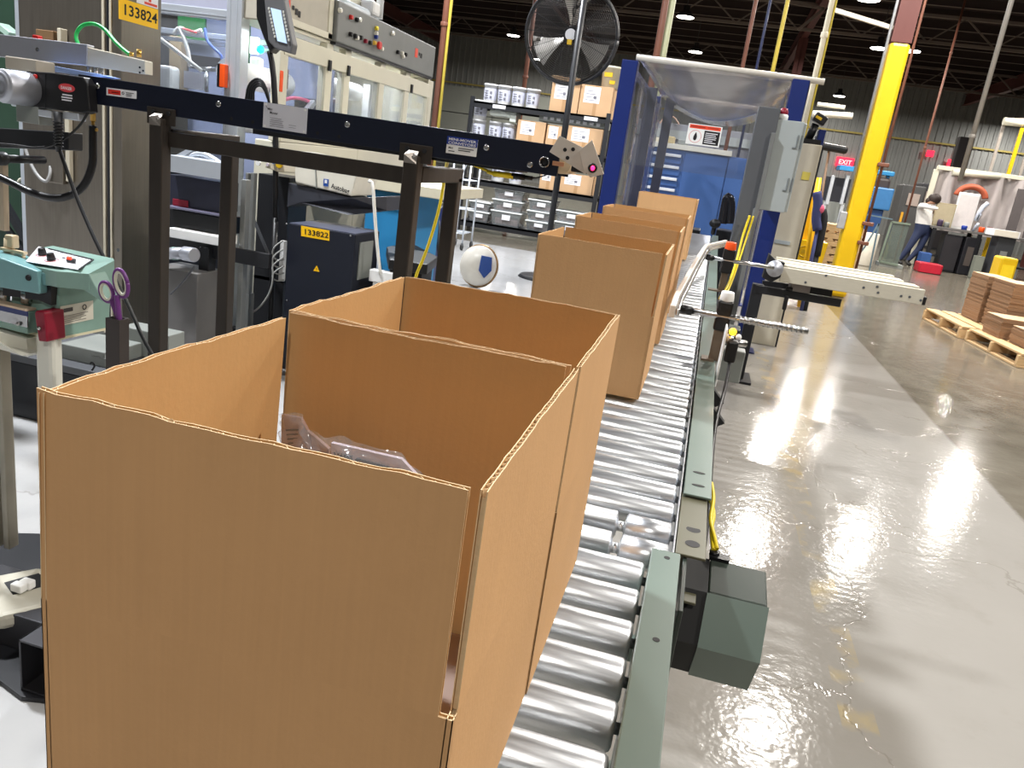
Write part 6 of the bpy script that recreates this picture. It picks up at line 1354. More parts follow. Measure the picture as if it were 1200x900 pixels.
plate4(s0, s1, s2, WHITE, 'warning_sign', EN, 0.003, [(mat('sign_red', (226, 74, 44), 0.45), g1, 'red_band'), (INK, g2, 'black_field'), (mat('pale_pink_ring', (226, 170, 170), 0.5), g3, 'pink_circle'), (mat('band_dark_red', (160, 40, 24), 0.5), lambda mb, o, xd, yd, w, h: (rect(mb, o+xd.cross(yd)*0.0006, xd, yd, w*0.08, h*0.84, w*0.42, h*0.06), rect(mb, o+xd.cross(yd)*0.0006, xd, yd, w*0.58, h*0.86, w*0.32, h*0.04)), 'band_print'), (INK, g4, 'hazard_mark'), (WHITEP, g5, 'sign_text')])
# dark grey machine column with the electrical box
gc = thing('machine_column', 'dark grey upright machine column beside the far end of the roller conveyor', 'column', (0.165, 6.0, 0)); gc['kind'] = 'thing'
x0, x1 = aY(876, 190, 5.75).x, aY(902, 190, 5.75).x
mb = MB(); mb.box2((x0, 5.78, 0.02), (x1, 6.0, 1.76), 0.006); mb.box2((x0-0.03, 5.75, 0), (x1+0.03, 6.03, 0.02)); mb.obj('body', DGRAY, gc)
mb = MB(); mb.box2((x1-0.03, 5.74, 0.02), (x1, 5.779, 1.6), 0.003); mb.cyl((x1-0.02, 5.76, 0.5), (x1-0.02, 5.76, 1.1), 0.02, n=12); mb.obj('cable_duct', mat('duct_grey', (120, 122, 122), 0.4, 0.3), gc)
eb = thing('electrical_box', 'pale grey electrical enclosure with a red and white beacon on top', 'electrical box', (0.38, 5.9, 1.1))
mb = MB(); mb.box2((0.262, 5.82, 1.104), (0.505, 6.0, 1.69), 0.006); mb.obj('case', GRAYB, eb)
mb = MB(); mb.box2((0.256, 5.806, 1.098), (0.485, 5.819, 1.695), 0.004); mb.obj('door', GRAYB, eb)
mb = MB()
for z in (1.24, 1.52): mb.box2((0.486, 5.80, z), (0.496, 5.815, z+0.09), 0.002); mb.box2((0.462, 5.798, z), (0.468, 5.806, z+0.09)); mb.box2((0.44, 5.80, z-0.0), (0.468, 5.805, z+0.008))
mb.obj('hinge', mat('hinge_grey', (124, 130, 132), 0.35, 0.4), eb)
q = aY(917, 139, 5.87); mb = MB(); mb.lathe([(0.035, 0), (0.035, 0.03), (0.02, 0.045), (0, 0.045)], (q.x, 5.87, 1.6965), n=18); mb.obj('beacon_base', WHITE, eb)
mb = MB(); mb.lathe([(0.028, 0.03), (0.03, 0.055), (0.02, 0.075), (0, 0.08)], (q.x, 5.87, 1.6965), n=18); mb.obj('beacon_lens', MAROON, eb)
mb = MB(); mb.box2((0.3, 6.0, 1.2), (0.46, 6.29, 1.24)); mb.box2((0.3, 6.0, 1.55), (0.46, 6.29, 1.59)); mb.obj('mount_strut', DGRAY, eb)
mb = MB(); mb.cyl((0.29, 5.9, 1.05), (0.29, 5.9, 1.105), 0.02, n=12); mb.cyl((0.29, 5.9, 0.85), (0.29, 5.9, 1.05), 0.012, n=10); mb.obj('cable_gland', STEEL, eb)
mb = MB(); mb.tube([(0.26, 5.7, 1.05), (0.24, 5.68, 0.9), (0.235, 5.6, 0.75), (0.20, 5.2, 0.62), (0.15, 4.8, 0.58)], 0.008, smooth=2); mb.tube([(0.285, 5.72, 1.05), (0.27, 5.7, 0.9), (0.25, 5.62, 0.75), (0.21, 5.2, 0.6), (0.15, 4.7, 0.55)], 0.007, smooth=2); tag(mb.obj('air_line', YCAB), 'pair of yellow cables curving down from under the electrical box', 'cable')
bp2 = thing('beige_cabinet', 'tall narrow beige machine cabinet beyond the electrical box', 'cabinet', (0.68, 6.9, 0))
x0, x1 = aY(913, 280, 6.7).x, aY(932, 230, 6.7).x
mb = MB(); mb.box2((0.52, 6.75, 0.0), (0.73, 7.2, 1.62), 0.006); mb.obj('body', BEIGE, bp2)
mb = MB(); mb.box2((0.731, 6.76, 0.0), (0.745, 7.19, 1.6)); mb.obj('black_edge', BLACKM, bp2)
mb = MB(); mb.box((0.66, 6.745, 1.38), (0.06, 0.008, 0.06)); mb.obj('yellow_sticker', mat('pale_yellow_sticker', (214, 196, 90), 0.5), bp2)
mb = MB(); mb.box((0.60, 6.742, 0.85), (0.12, 0.014, 0.03), bev=0.003); mb.obj('handle', GRAYB, bp2)
mb = MB(); mb.box2((0.58, 6.8, 1.621), (0.72, 7.0, 1.66)); mb.cyl((0.63, 6.9, 1.66), (0.66, 6.9, 1.78), 0.03, n=14); mb.box((0.68, 6.88, 1.82), (0.1, 0.08, 0.07), (0, 0.4, 0), 0.01); mb.obj('top_sensor', BLACK, bp2)
mb = MB(); mb.box((0.665, 6.838, 1.825), (0.05, 0.006, 0.02), (0, 0.4, 0)); mb.obj('sensor_band', YELL, bp2)
mb = MB(); mb.box2((0.69, 6.82, 1.622), (0.74, 6.95, 1.74), 0.004); mb.obj('blue_unit', BLUEP, bp2)
# shiny black unit inside the hood
iu = thing('inner_machine', 'black machine with a shiny film covered head inside the clear hood', 'machine', (-0.0, 7.6, 0))
mb = MB(); q = aY(848, 270, 7.4); mb.box2((q.x-0.06, 7.4, 0.0), (q.x+0.14, 7.7, q.z+0.0), 0.01); mb.obj('body', BLACKM, iu)
mb = MB(); mb.tube([aY(846, 262, 7.38), aY(849, 245, 7.38), aY(853, 228, 7.38), aY(857, 238, 7.38), aY(855, 262, 7.38)], 0.04, smooth=2); mb.obj('shiny_head', mat('shiny_black_film', (40, 40, 44), 0.1, 0.2, bump=0.4, bscale=14), iu)
mb = MB(); q = aY(838, 262, 7.3); mb.ball(q, 0.05, sc=(1, 1, 0.8)); q2 = aY(838, 275, 7.3); mb.cyl(q, (q.x, 7.5, q2.z), 0.02, n=10); mb.obj('black_roller', BLACK, iu)
mb = MB(); mb.box2((-0.38, 7.5, 0.0), (-0.06, 7.9, 0.80), 0.01); mb.obj('side_unit', BLACKM, iu)

# ---------------- blue tool cabinet and grey bench beyond the hood
tc_ = thing('tool_cabinet', 'wide blue tool cabinet with silver drawer handles seen through the clear hood', 'cabinet', (-0.3, 10.4, 0))
YT = 10.2
x0, x1, xm = aY(752, 200, YT).x, aY(872, 210, YT).x+0.25, aY(799, 200, YT).x
zt_ = aY(800, 176, YT).z; zb_ = 0.35
mb = MB(); mb.box2((x0, YT, zb_), (x1, YT+0.7, zt_), 0.006); mb.obj('body', BLUEC, tc_)
zs_ = [aY(780, y, YT).z for y in (178, 192, 206, 219, 231)]
for i in range(4):
    mb = MB(); mb.box2((x0+0.03, YT-0.012, zs_[i+1]+0.015), (xm-0.03, YT-0.0005, zs_[i]-0.01), 0.003); dw = mb.obj('drawer', BLUEC, tc_)
    mb = MB(); mb.box2((x0+0.04, YT-0.03, zs_[i]-0.045), (xm-0.04, YT-0.013, zs_[i]-0.012), 0.003); mb.obj('handle', mat('pale_drawer_handle', (206, 208, 212), 0.4, 0.2), dw)
for xa__, xb__ in ((xm+0.01, xm+0.52), (xm+0.53, x1-0.01)):
    mb = MB(); mb.box2((xa__, YT-0.012, zb_+0.1), (xb__, YT-0.0005, zt_-0.02), 0.003); mb.obj('door', BLUEC, tc_)
mb = MB(); mb.box2((x0+0.01, YT+0.02, 0.0), (x1-0.01, YT+0.68, zb_-0.001)); mb.obj('plinth', BLACKM, tc_)
mb = MB(); mb.box2((x0-0.02, YT-0.02, zb_-0.0005), (x1+0.02, YT-0.013, zb_+0.05)); mb.obj('base_strip', GRAYB, tc_)
mb = MB(); mb.box2((x0-0.05, YT-0.03, zt_+0.0005), (xm+0.55, YT+0.6, zt_+0.06), 0.004); tag(mb.obj('bench_top', mat('pale_bench_top', (190, 188, 178), 0.5)), 'pale worktop with clutter on the blue tool cabinet', 'worktop')
for i, (px, w_, h_, mt, lab) in enumerate(((768, 0.18, 0.05, BEIGE, 'beige flat parts box on the blue cabinet worktop'), (785, 0.1, 0.08, mat('tan_parts', (176, 160, 120), 0.6), 'tan parts tray on the blue cabinet worktop'), (800, 0.12, 0.06, GRAYP, 'grey parts tray on the blue cabinet worktop'))):
    p = aY(px, 170, YT+0.1); tag(MB().box((p.x, YT+0.1, zt_+0.061+h_/2), (w_, 0.2, h_), bev=0.008).obj('parts_tray', mt), lab, 'tray')
bk = thing('grey_machine', 'large grey machine wall with a cable loop beyond the blue tool cabinet', 'machine', (-0.4, 12.5, 0))
mb = MB(); mb.box2((-1.4, 13.3, 0), (0.85, 14.0, 2.05), 0.01); mb.obj('housing', mat('machine_grey', (138, 140, 148), 0.5, 0, 0.06, 3), bk)
mb = MB(); mb.box2((-1.4, 13.25, 1.82), (0.85, 13.29, 1.95)); mb.obj('ledge', GRAYB, bk)
mb = MB(); mb.box2((0.15, 13.27, 1.45), (0.5, 13.295, 1.78)); mb.obj('door', mat('slate_grey_door', (104, 106, 116), 0.5), bk)
mb = MB(); mb.box2((0.56, 13.26, 1.2), (0.61, 13.29, 1.75)); mb.obj('wood_strip', mat('brown_strip', (156, 118, 80), 0.6), bk)
mb = MB(); q = aY(785, 142, 13.25); mb.tube([q+V((-0.15, 0, -0.05)), q+V((-0.08, 0, 0.07)), q+V((0.05, 0, 0.08)), q+V((0.15, 0, -0.03))], 0.012, smooth=2); mb.obj('cable_loop', mat('tan_cable', (196, 160, 140), 0.5), bk)

# ================================================================ discharge belt conveyor on the aisle side
bc = thing('discharge_conveyor', 'cream sided belt conveyor sticking out from the blue post into the aisle', 'conveyor', (0.85, 5.5, 0))
YD = 5.2
p00, p10 = aY(917, 313, YD), aY(1085, 340, YD); hgt = 0.092
SIDE = mat('cream_anodised_side', (192, 186, 170), 0.4, 0.15, 0.05, 20, stretch=(1, 6, 6))
def zl(x): return p00.z+(p10.z-p00.z)*(x-p00.x)/(p10.x-p00.x)
def long_bar(xa__, xb__, y0, y1, up0, up1, mt, nm):
    mb = MB(); mb.prism([(xa__, y0, zl(xa__)+up0), (xb__, y0, zl(xb__)+up0), (xb__, y0, zl(xb__)+up1), (xa__, y0, zl(xa__)+up1)], (0, y1-y0, 0), bev=0.004); return mb.obj(nm, mt, bc)
sd = long_bar(p00.x, p10.x, YD, YD+0.03, -hgt, 0, SIDE, 'side_rail')
long_bar(p00.x-0.01, p10.x-0.03, YD+0.031, YD+0.18, -0.05, 0.012, SIDE, 'inner_rail')
long_bar(p00.x-0.02, p10.x-0.09, YD+0.181, YD+0.32, -0.05, 0.02, mat('cream_belt', (214, 206, 188), 0.5), 'belt')
long_bar(p00.x-0.02, p10.x-0.12, YD+0.321, YD+0.40, -0.06, 0.03, SIDE, 'rear_rail')
mb = MB()
for px, py in ((968, 323), (944, 331), (1012, 337), (1028, 336), (1029, 343), (1066, 348), (1056, 347), (1079, 352)): q = aY(px, py, YD-0.0005); mb.cyl(q, q+V((0, -0.002, 0)), 0.008, n=10)
mb.obj('screw', DGRAY, bc)
mb = MB(); mb.box2((p10.x-0.002, YD+0.002, p10.z-hgt+0.0), (p10.x+0.02, YD+0.1, p10.z-hgt+0.05), 0.004); mb.obj('end_foot', BLACK, bc)
q = aY(908, 315, YD-0.03); mb = MB(); mb.lathe([(0, -0.03), (0.03, -0.03), (0.034, -0.02), (0.046, -0.02), (0.05, -0.015), (0.05, 0.12)], q, (0, 1, 0), 28); mb.obj('drive_pulley', ALUFLAT, bc)
mb = MB(); mb.prism([q+V((x, 0.03, z)) for x, z in ((-0.05, 0.085), (0.0, 0.05), (0.055, 0.045), (0.05, -0.05), (0.0, -0.09), (-0.06, -0.07))], (0, 0.08, 0), bev=0.004); mb.obj('pulley_plate', BLACKM, bc)
z_ = aY(935, 348, YD).z
mb = MB(); a__, b__ = aY(885, 338, YD+0.1), aY(985, 355, YD+0.1); mb.bar(a__, b__, 0.05, 0.05, up=(0, 1, 0), bev=0.003); mb.bar(aY(893, 333, YD+0.3), aY(975, 343, YD+0.3), 0.05, 0.04, up=(0, 1, 0)); mb.obj('under_frame', BLACKM, bc)
mb = MB(); qq = aY(921, 352, YD+0.08); mb.box2((qq.x-0.012, YD+0.06, qq.z-0.06), (qq.x+0.012, YD+0.09, qq.z+0.03), 0.003); mb.cyl((qq.x-0.02, YD+0.05, qq.z+0.08), (qq.x+0.02, YD+0.05, qq.z+0.08), 0.012, n=10); mb.obj('clamp_handle', BLACK, bc)
mb = MB(); mb.box2((a__.x-0.02, YD+0.08, 0.0), (a__.x+0.05, YD+0.16, a__.z+0.03), 0.004); mb.box2((a__.x-0.1, YD+0.0, 0), (a__.x+0.1, YD+0.3, 0.015)); mb.obj('leg', BLACKM, bc)
mb = MB(); mb.box2((p00.x+0.08, YD+0.05, p00.z-hgt-0.05), (p00.x+0.2, YD+0.2, p00.z-hgt-0.001), 0.004); mb.obj('gear_motor', mat('grey_motor', (128, 120, 116), 0.4), bc)

# ================================================================ cleaning corner beyond
mp = thing('mop_bucket', 'yellow mop bucket with wringer holding tools beside the yellow column', 'mop bucket', (aY(944, 300, 9.6).x, 9.8, 0))
q = aY(944, 296, 9.6); X_ = q.x
mb = MB(); zt_ = aY(944, 281, 9.6).z
mb.prism([(X_-0.17, 9.6, 0.07), (X_+0.17, 9.6, 0.07), (X_+0.22, 9.6, zt_), (X_-0.2, 9.6, zt_)], (0, 0.36, 0), bev=0.01); mb.obj('bucket', YELL, mp)
for dx in (-0.12, 0.12):
    for dy in (0.06, 0.3): mb = MB(); mb.cyl((X_+dx-0.012, 9.6+dy, 0.036), (X_+dx+0.012, 9.6+dy, 0.036), 0.036, n=14); mb.cyl((X_+dx, 9.6+dy, 0.04), (X_+dx, 9.6+dy, 0.075), 0.012, n=10); mb.obj('caster', BLACK, mp)
mb = MB(); mb.prism([(X_-0.12, 9.64, zt_), (X_+0.06, 9.64, zt_), (X_+0.02, 9.64, zt_+0.55), (X_-0.06, 9.64, zt_+0.55)], (0, 0.12, 0), bev=0.01); mb.obj('wringer', mat('amber_yellow_plastic', (236, 178, 20), 0.4), mp)
mb = MB(); mb.ring((X_-0.02, 9.598, zt_-0.13), (0, 1, 0), 0.06, 0.006); mb.box((X_-0.02, 9.597, zt_-0.13), (0.05, 0.004, 0.04)); mb.obj('molded_mark', mat('dark_yellow', (170, 140, 20), 0.5), mp)
def tool(name, label, cat, px0, py0, px1, py1, Y, r, mt, head=None):
    p0, p1 = aY(px0, py0, Y), aY(px1, py1, Y); t = thing(name, label, cat, (p1.x, Y, 0)); mb = MB(); mb.cyl((p1.x, Y, 0.012), p0, r, n=10); mb.obj('handle', mt, t)
    if head: head(t, p0, p1)
    return t
def hd1(t, p0, p1): mb = MB(); mb.box(p0+V((0.05, 0, 0.0)), (0.3, 0.08, 0.085), (0, 0.05, 0), 0.03); mb.obj('brush_head', BLACK, t)
tool('push_broom', 'black headed push broom standing head up by the beige cabinet', 'broom', 972, 173, 966, 260, 9.9, 0.014, mat('brown_handle', (110, 84, 62), 0.5), hd1)
tool('squeegee', 'black floor squeegee pole leaning by the beige cabinet edge', 'squeegee', 958, 160, 941, 262, 9.4, 0.03, BLACK)
tool('duster', 'yellow handled duster standing in the cleaning corner', 'duster', 960, 208, 955, 285, 9.5, 0.03, mat('amber_yellow_plastic', (236, 178, 20)))
mb = MB(); p = aY(957, 250, 9.3); mb.tube([aY(957, 225, 9.3), aY(959, 238, 9.3), aY(956, 255, 9.3), aY(958, 270, 9.3)], 0.05, smooth=1); mb.cyl(V((aY(957, 290, 9.3).x-0.0, 9.3, 0.0)), aY(958, 268, 9.3), 0.02, n=8); tag(mb.obj('cleaning_cloth', mat('navy_cloth', (52, 58, 100), 0.8)), 'navy cloth hung over the side of the yellow mop bucket', 'cloth')
mb = MB(); mb.tube([aY(963, 246, 9.35), aY(965, 256, 9.35), aY(962, 272, 9.35), aY(956, 300, 9.35)], 0.05, smooth=1); mb.cyl((aY(956, 305, 9.35).x, 9.35, 0.0), aY(956, 298, 9.35), 0.04, n=8); ck = mb.obj('black_apron', mat('black_cloth', (24, 24, 28), 0.8)); tag(ck, 'black apron hanging on a stand in front of the mop bucket', 'apron')
mb = MB(); mb.ball(aY(961, 245, 9.3), 0.045, sc=(1, 1, 1.2)); mb.cyl(aY(961, 249, 9.3), aY(961, 249, 9.3)+V((0, 0.06, -0.05)), 0.02, n=8); tag(mb.obj('pink_rag', mat('pink_rag', (206, 90, 120), 0.8)), 'pink rag tucked into the top of the black apron', 'rag')
# stacked pallets
def pallet(label, cx_, cy_, z, w, d, rot=0.0, n=1, group=None, name='pallet'):
    t = thing(name, label, 'pallet', (cx_, cy_, z), group); R = Matrix.Rotation(rot, 3, 'Z')
    def B(mb, c, s): mb.box(V((cx_, cy_, z))+R @ V(c), s, R, 0.003)
    mb = MB()
    for i in range(7): B(mb, (-w/2+w*(i+0.5)/7, 0, 0.125), (w/7*0.78, d, 0.02))
    mb.obj('top_deck', WOOD, t)
    mb = MB()
    for y in (-d/2+0.03, 0, d/2-0.03): B(mb, (0, y, 0.068), (w, 0.045, 0.09))
    mb.obj('stringer', WOOD, t)
    mb = MB()
    for x in (-w/2+0.05, 0, w/2-0.05): B(mb, (x, 0, 0.011), (0.09, d, 0.02))
    mb.obj('bottom_deck', WOOD, t); return t
pz = 0.0; PXC = aY(974, 255, 16.0).x
for i in range(6):
    pallet(('bottom pallet', 'second pallet from the floor', 'third pallet from the floor', 'fourth pallet from the floor', 'fifth pallet from the floor', 'topmost pallet')[i]+' of the stack beside the yellow column', PXC, 16.0, pz, 1.1, 1.0, 0, group='pallets stacked behind the yellow column'); pz += 0.137
# blue and grey machines near the exit sign
fm = thing('stamping_machine', 'blue topped machine with a grey frame under the red exit sign', 'machine', (3.5, 19.0, 0))
part('frame', ALU, fm, 971, 205, 975, 240, 18.5, 0.1); part('frame', ALU, fm, 988, 205, 992, 240, 18.5, 0.1)
part('blue_cap', BLUEL, fm, 984, 194, 1001, 200, 18.4, 0.5)
part('dark_core', mat('dark_core', (40, 42, 50), 0.5), fm, 966, 208, 996, 237, 18.7, 0.6)
a_ = span(966, 205, 996, 237, 18.7); mb = MB(); mb.box2((a_[0], 18.7, 0), (a_[1], 19.3, a_[2]), 0.01); mb.obj('base', GRAYP, fm)
mb = MB(); a2 = span(971, 205, 992, 240, 18.5)
for x in (a2[0], a2[1]): mb.box2((x-0.03, 18.52, 0), (x+0.03, 18.58, a2[2]+0.02))
mb.obj('post', ALU, fm)
bm_ = thing('press_machine', 'bright blue press with a dark motor on its top next to the yellow column', 'machine', (4.3, 18.6, 0))
a_ = span(1021, 228, 1046, 238, 19.6); zc_ = a_[2]
mb = MB(); mb.box2((a_[0]-0.2, 19.6, zc_-0.15), (a_[1], 20.3, a_[3]+0.15), 0.03); mb.obj('hood', mat('bright_blue_hood', (56, 112, 164), 0.4), bm_)
mb = MB(); mb.box2((a_[0]-0.1, 19.7, 0), (a_[1]-0.1, 20.3, zc_-0.151), 0.01); mb.obj('base', mat('deep_blue_base', (36, 70, 120), 0.5), bm_)
mb = MB(); q = aY(1036, 212, 19.9); mb.box(q+V((-0.05, 0, -0.1)), (0.35, 0.3, 0.32), bev=0.06); mb.obj('motor', mat('brown_black_motor', (60, 52, 52), 0.5), bm_)
mb = MB(); q = aY(1036, 203, 19.9); mb.box(q, (0.4, 0.3, 0.1), bev=0.02); mb.box(q+V((0.1, 0, -0.12)), (0.06, 0.1, 0.2)); mb.obj('blue_top', BLUEL, bm_)
# white film roll, dark bin and cart
wr = thing('film_roll', 'large white film roll standing on end behind the yellow column', 'roll', (3.37, 18.4, 0))
q = aZ(1012, 311, 0.0); a_ = span(1002, 272, 1027, 310, q.y)
r_w = (a_[1]-a_[0])/2
MB().cyl((a_[0]+r_w, q.y, 0.0), (a_[0]+r_w, q.y, a_[3]), r_w, n=32, bev=0.02).obj('roll', mat('white_film', (224, 218, 204), 0.35), wr)
MB().cyl((a_[0]+r_w, q.y, a_[3]), (a_[0]+r_w, q.y, a_[3]+0.004), r_w*0.35, n=24).obj('core', BOXK, wr)
gb = thing('glass_cart', 'pale green edged glass panel cart between the white roll and the standing person', 'cart', (4.0, 18.6, 0))
q = aZ(1040, 313, 0.0); Yg = q.y
mb = MB(); mb.prism([aY(1047, 262, Yg), aY(1066, 264, Yg), aY(1052, 310, Yg), aY(1032, 306, Yg)], (0, 0.03, 0)); mb.obj('pane', clear_film('green_glass', (206, 216, 210), 0.12, 0.05, 0.05), gb)
mb = MB(); mb.bar(aY(1045, 260, Yg), aY(1030, 306, Yg), 0.04, 0.04); mb.bar(aY(1045, 260, Yg), aY(1067, 263, Yg), 0.04, 0.04); mb.bar(aY(1030, 306, Yg), aY(1052, 311, Yg), 0.04, 0.04); mb.bar(aY(1041, 285, Yg+0.05), aY(1037, 303, Yg+0.05), 0.06, 0.03); mb.obj('frame', mat('pale_green_frame', (112, 124, 110), 0.5), gb)
mb = MB(); b_ = aY(1031, 306, Yg); mb.box2((b_.x, Yg, 0), (b_.x+0.5, Yg+0.4, max(0.03, b_.z-0.02)), 0.004); mb.obj('base', GRAYP, gb)
mb = MB(); mb.bar(aY(1013, 290, 17.0), aY(1030, 262, 17.0), 0.03, 0.03); mb.bar(aY(1013, 251, 17), aY(1046, 257, 17), 0.025, 0.025); q = aY(1013, 290, 17); mb.bar(q, (q.x-0.2, 17.0, 0.0), 0.03, 0.03); q = aY(1030, 262, 17); mb.bar(q, (q.x+0.05, 17.0, 0.0), 0.03, 0.03)
tag(mb.obj('trestle_stand', mat('blue_grey_trestle', (96, 116, 126), 0.5)), 'thin blue grey trestle stand beside the white roll', 'stand')

# ================================================================ person at the bench
def skin_body():
    F = aZ(1060, 311, 0.0); Yp = F.y
    Q = lambda px, py, dy=0: aY(px, py, Yp+dy)
    hipc, chest, neck, head = Q(1082, 266), Q(1083, 249), Q(1087, 242), Q(1094, 237.5)
    pts = [hipc, hipc.lerp(chest, 0.5), chest, neck]
    rad = [0.155, 0.15, 0.165, 0.06]
    ed = [(0, 1), (1, 2), (2, 3)]
    def chain(base, ps, rs):
        k = base
        for p, r in zip(ps, rs): pts.append(p); rad.append(r); ed.append((k, len(pts)-1)); k = len(pts)-1
        return k
    chain(0, [Q(1076, 274, -0.06), Q(1064, 293, -0.1), Q(1052, 308, -0.1), Q(1056, 311.5, -0.25)], [0.11, 0.075, 0.05, 0.045])
    chain(0, [Q(1086, 274, 0.06), Q(1077, 293, 0.05), Q(1062, 309, 0.05), Q(1066, 313, -0.15)], [0.11, 0.075, 0.05, 0.045])
    chain(2, [Q(1077, 243.5, -0.12), Q(1083, 244, -0.3), Q(1094, 246, -0.4), Q(1099, 247, -0.42)], [0.075, 0.055, 0.042, 0.03])
    chain(2, [Q(1089, 246, 0.15), Q(1094, 251, 0.25), Q(1100, 249, 0.1), Q(1104, 248, 0.05)], [0.075, 0.055, 0.042, 0.03])
    k = chain(3, [head.lerp(neck, 0.35), head, head+(head-neck)*0.6], [0.075, 0.095, 0.07])
    me = bpy.data.meshes.new('person'); me.from_pydata([tuple(p) for p in pts], ed, [])
    ob = bpy.data.objects.new('person_tmp', me); COL.objects.link(ob)
    md = ob.modifiers.new('s', 'SKIN'); sv = me.skin_vertices[0].data
    for i, r in enumerate(rad): sv[i].radius = (r, r)
    sv[0].use_root = True
    sb = ob.modifiers.new('d', 'SUBSURF'); sb.levels = 2; sb.render_levels = 2
    bpy.context.view_layer.update()
    m2 = bpy.data.meshes.new_from_object(ob.evaluated_get(bpy.context.evaluated_depsgraph_get())); bpy.data.objects.remove(ob)
    mb = MB(); mb.bm.from_mesh(m2)
    SK = mat('skin_tone', (150, 110, 86), 0.5)
    hz_ = hipc.z+0.02
    for zc in (hz_, neck.z+0.02, 0.09):
        bmesh.ops.bisect_plane(mb.bm, geom=mb.bm.verts[:]+mb.bm.edges[:]+mb.bm.faces[:], plane_co=(0, 0, zc), plane_no=(0, 0, 1))
    for f in mb.bm.faces:
        f.smooth = True; c = f.calc_center_median()
        if c.z > neck.z+0.02 or c.x > Q(1099, 247).x-0.05 and c.z > hz_: f.material_index = 2
        elif c.z > hz_: f.material_index = 0
        elif c.z > 0.09: f.material_index = 1
        else: f.material_index = 3
    for px, py, dy in ((1099, 247, -0.42), (1104, 248, 0.05)):
        pass
    lo = min(v.co.z for v in mb.bm.verts); bmesh.ops.translate(mb.bm, vec=(0, 0, -lo+0.001), verts=mb.bm.verts)
    o = mb.obj('person', [mat('white_shirt', (222, 220, 216), 0.7), mat('dark_jeans', (38, 48, 78), 0.7), SK, mat('dark_shoes', (30, 28, 28), 0.5)])
    tag(o, 'person in a white top and dark blue jeans leaning over the workbench', 'person')
    mb = MB(); hh = head+(head-neck)*0.25+V((-0.02, 0.02, 0.02-lo)); mb.ball(hh, 0.125, sc=(1.15, 1, 1)); mb.ball(hh+V((-0.1, 0.02, -0.06)), 0.08, sc=(1, 1, 1)); mb.obj('hair', mat('dark_brown_hair', (40, 28, 24), 0.6), o)
    h1 = Q(1099, 247, -0.42)+V((0, 0, -lo))
    return Yp
YPN = skin_body()
# the workbench it leans on and the canopy with plastic curtains
wb = thing('workbench', 'long cluttered dark workbench under a plastic curtained canopy', 'workbench', (7.0, 20.2, 0))
Yw = 20.3
a0, a1 = aY(1092, 262, Yw), aY(1215, 268, Yw); zw = 1.0
mb = MB(); mb.box2((a0.x, Yw, zw-0.05), (a1.x+1.2, Yw+0.9, zw), 0.006); mb.obj('top', mat('grey_bench_top', (104, 102, 100), 0.5), wb)
for x in (a0.x+0.1, (a0.x+a1.x)/2, a1.x+1.0):
    for y in (Yw+0.06, Yw+0.84): mb = MB(); mb.box2((x-0.04, y-0.04, 0), (x+0.04, y+0.04, zw-0.051), 0.004); mb.obj('leg', BLACKM, wb)
mb = MB(); mb.box2((a0.x+0.1, Yw+0.3, 0.3), (a1.x+1.0, Yw+0.8, 0.34)); mb.obj('lower_shelf', BLACKM, wb)
rndw = random.Random(5)
def clutter(name, label, cat, px0, py0, px1, py1, Y, dep, mt, bev=0.02, extra=None, zfix=None):
    a_ = span(px0, py0, px1, py1, Y); t = thing(name, label, cat, ((a_[0]+a_[1])/2, Y+dep/2, a_[2] if zfix is None else zfix))
    z0 = a_[2] if zfix is None else zfix
    mb = MB(); mb.box2((a_[0], Y, z0), (a_[1], Y+dep, a_[3]), bev); mb.obj('body', mt, t)
    if extra: extra(t, a_, z0)
    return t
def lid_(mt):
    def f(t, a_, z0): mb = MB(); mb.box2((a_[0]-0.02, 0, a_[3]), (a_[1]+0.02, 0.01, a_[3]+0.02)) if False else None
    return f
def face_(mt, y, ins=0.06):
    def f(t, a_, z0):
        w, h = a_[1]-a_[0], a_[3]-z0; mb = MB(); mb.box2((a_[0]+w*ins, y-0.012, z0+h*ins), (a_[1]-w*ins, y-0.002, a_[3]-h*ins)); mb.obj('face', mt, t)
    return f
clutter('document_panel', 'tan board held in front of the person at the bench', 'board', 1096, 238, 1120, 254, Yw+0.2, 0.05, mat('tan_board', (170, 158, 130), 0.6), 0.005, face_(mat('tan_board_face', (184, 172, 144), 0.6), Yw+0.2), zw+0.001)
clutter('monitor', 'white framed screen on the workbench under the canopy', 'monitor', 1122, 226, 1147, 247, Yw+0.5, 0.06, WHITE, 0.01, face_(mat('pale_screen_face', (214, 208, 206), 0.4, emit=(214, 208, 206), estr=0.15), Yw+0.5), zw+0.001)
clutter('parts_box', 'dark parts box under the bench beside the person', 'box', 1103, 275, 1125, 312, Yw+0.1, 0.4, mat('near_black_box', (26, 26, 32), 0.5), 0.02, face_(mat('near_black_face', (40, 38, 42), 0.5), Yw+0.1), 0.0)
clutter('parts_box', 'black crate under the middle of the workbench', 'box', 1127, 278, 1146, 318, Yw+0.05, 0.4, mat('near_black_box', (26, 26, 32)), 0.02, face_(mat('grey_brown_face', (84, 76, 72), 0.5), Yw+0.05, 0.25), 0.0)
clutter('grey_carton', 'grey slab carton standing upright beneath the far bench end', 'box', 1141, 300, 1152, 322, Yw-0.6, 0.2, mat('grey_green_slab', (118, 122, 112), 0.6), 0.01, face_(mat('grey_green_face', (128, 132, 122), 0.6), Yw-0.6), 0.0)
clutter('grey_locker', 'dark grey pedestal with a pale panel near the bench end', 'locker', 1165, 278, 1186, 318, Yw-0.8, 0.5, mat('dark_pedestal', (50, 52, 56), 0.5), 0.01, face_(mat('pale_pedestal_face', (120, 122, 120), 0.5), Yw-0.8, 0.3), 0.0)
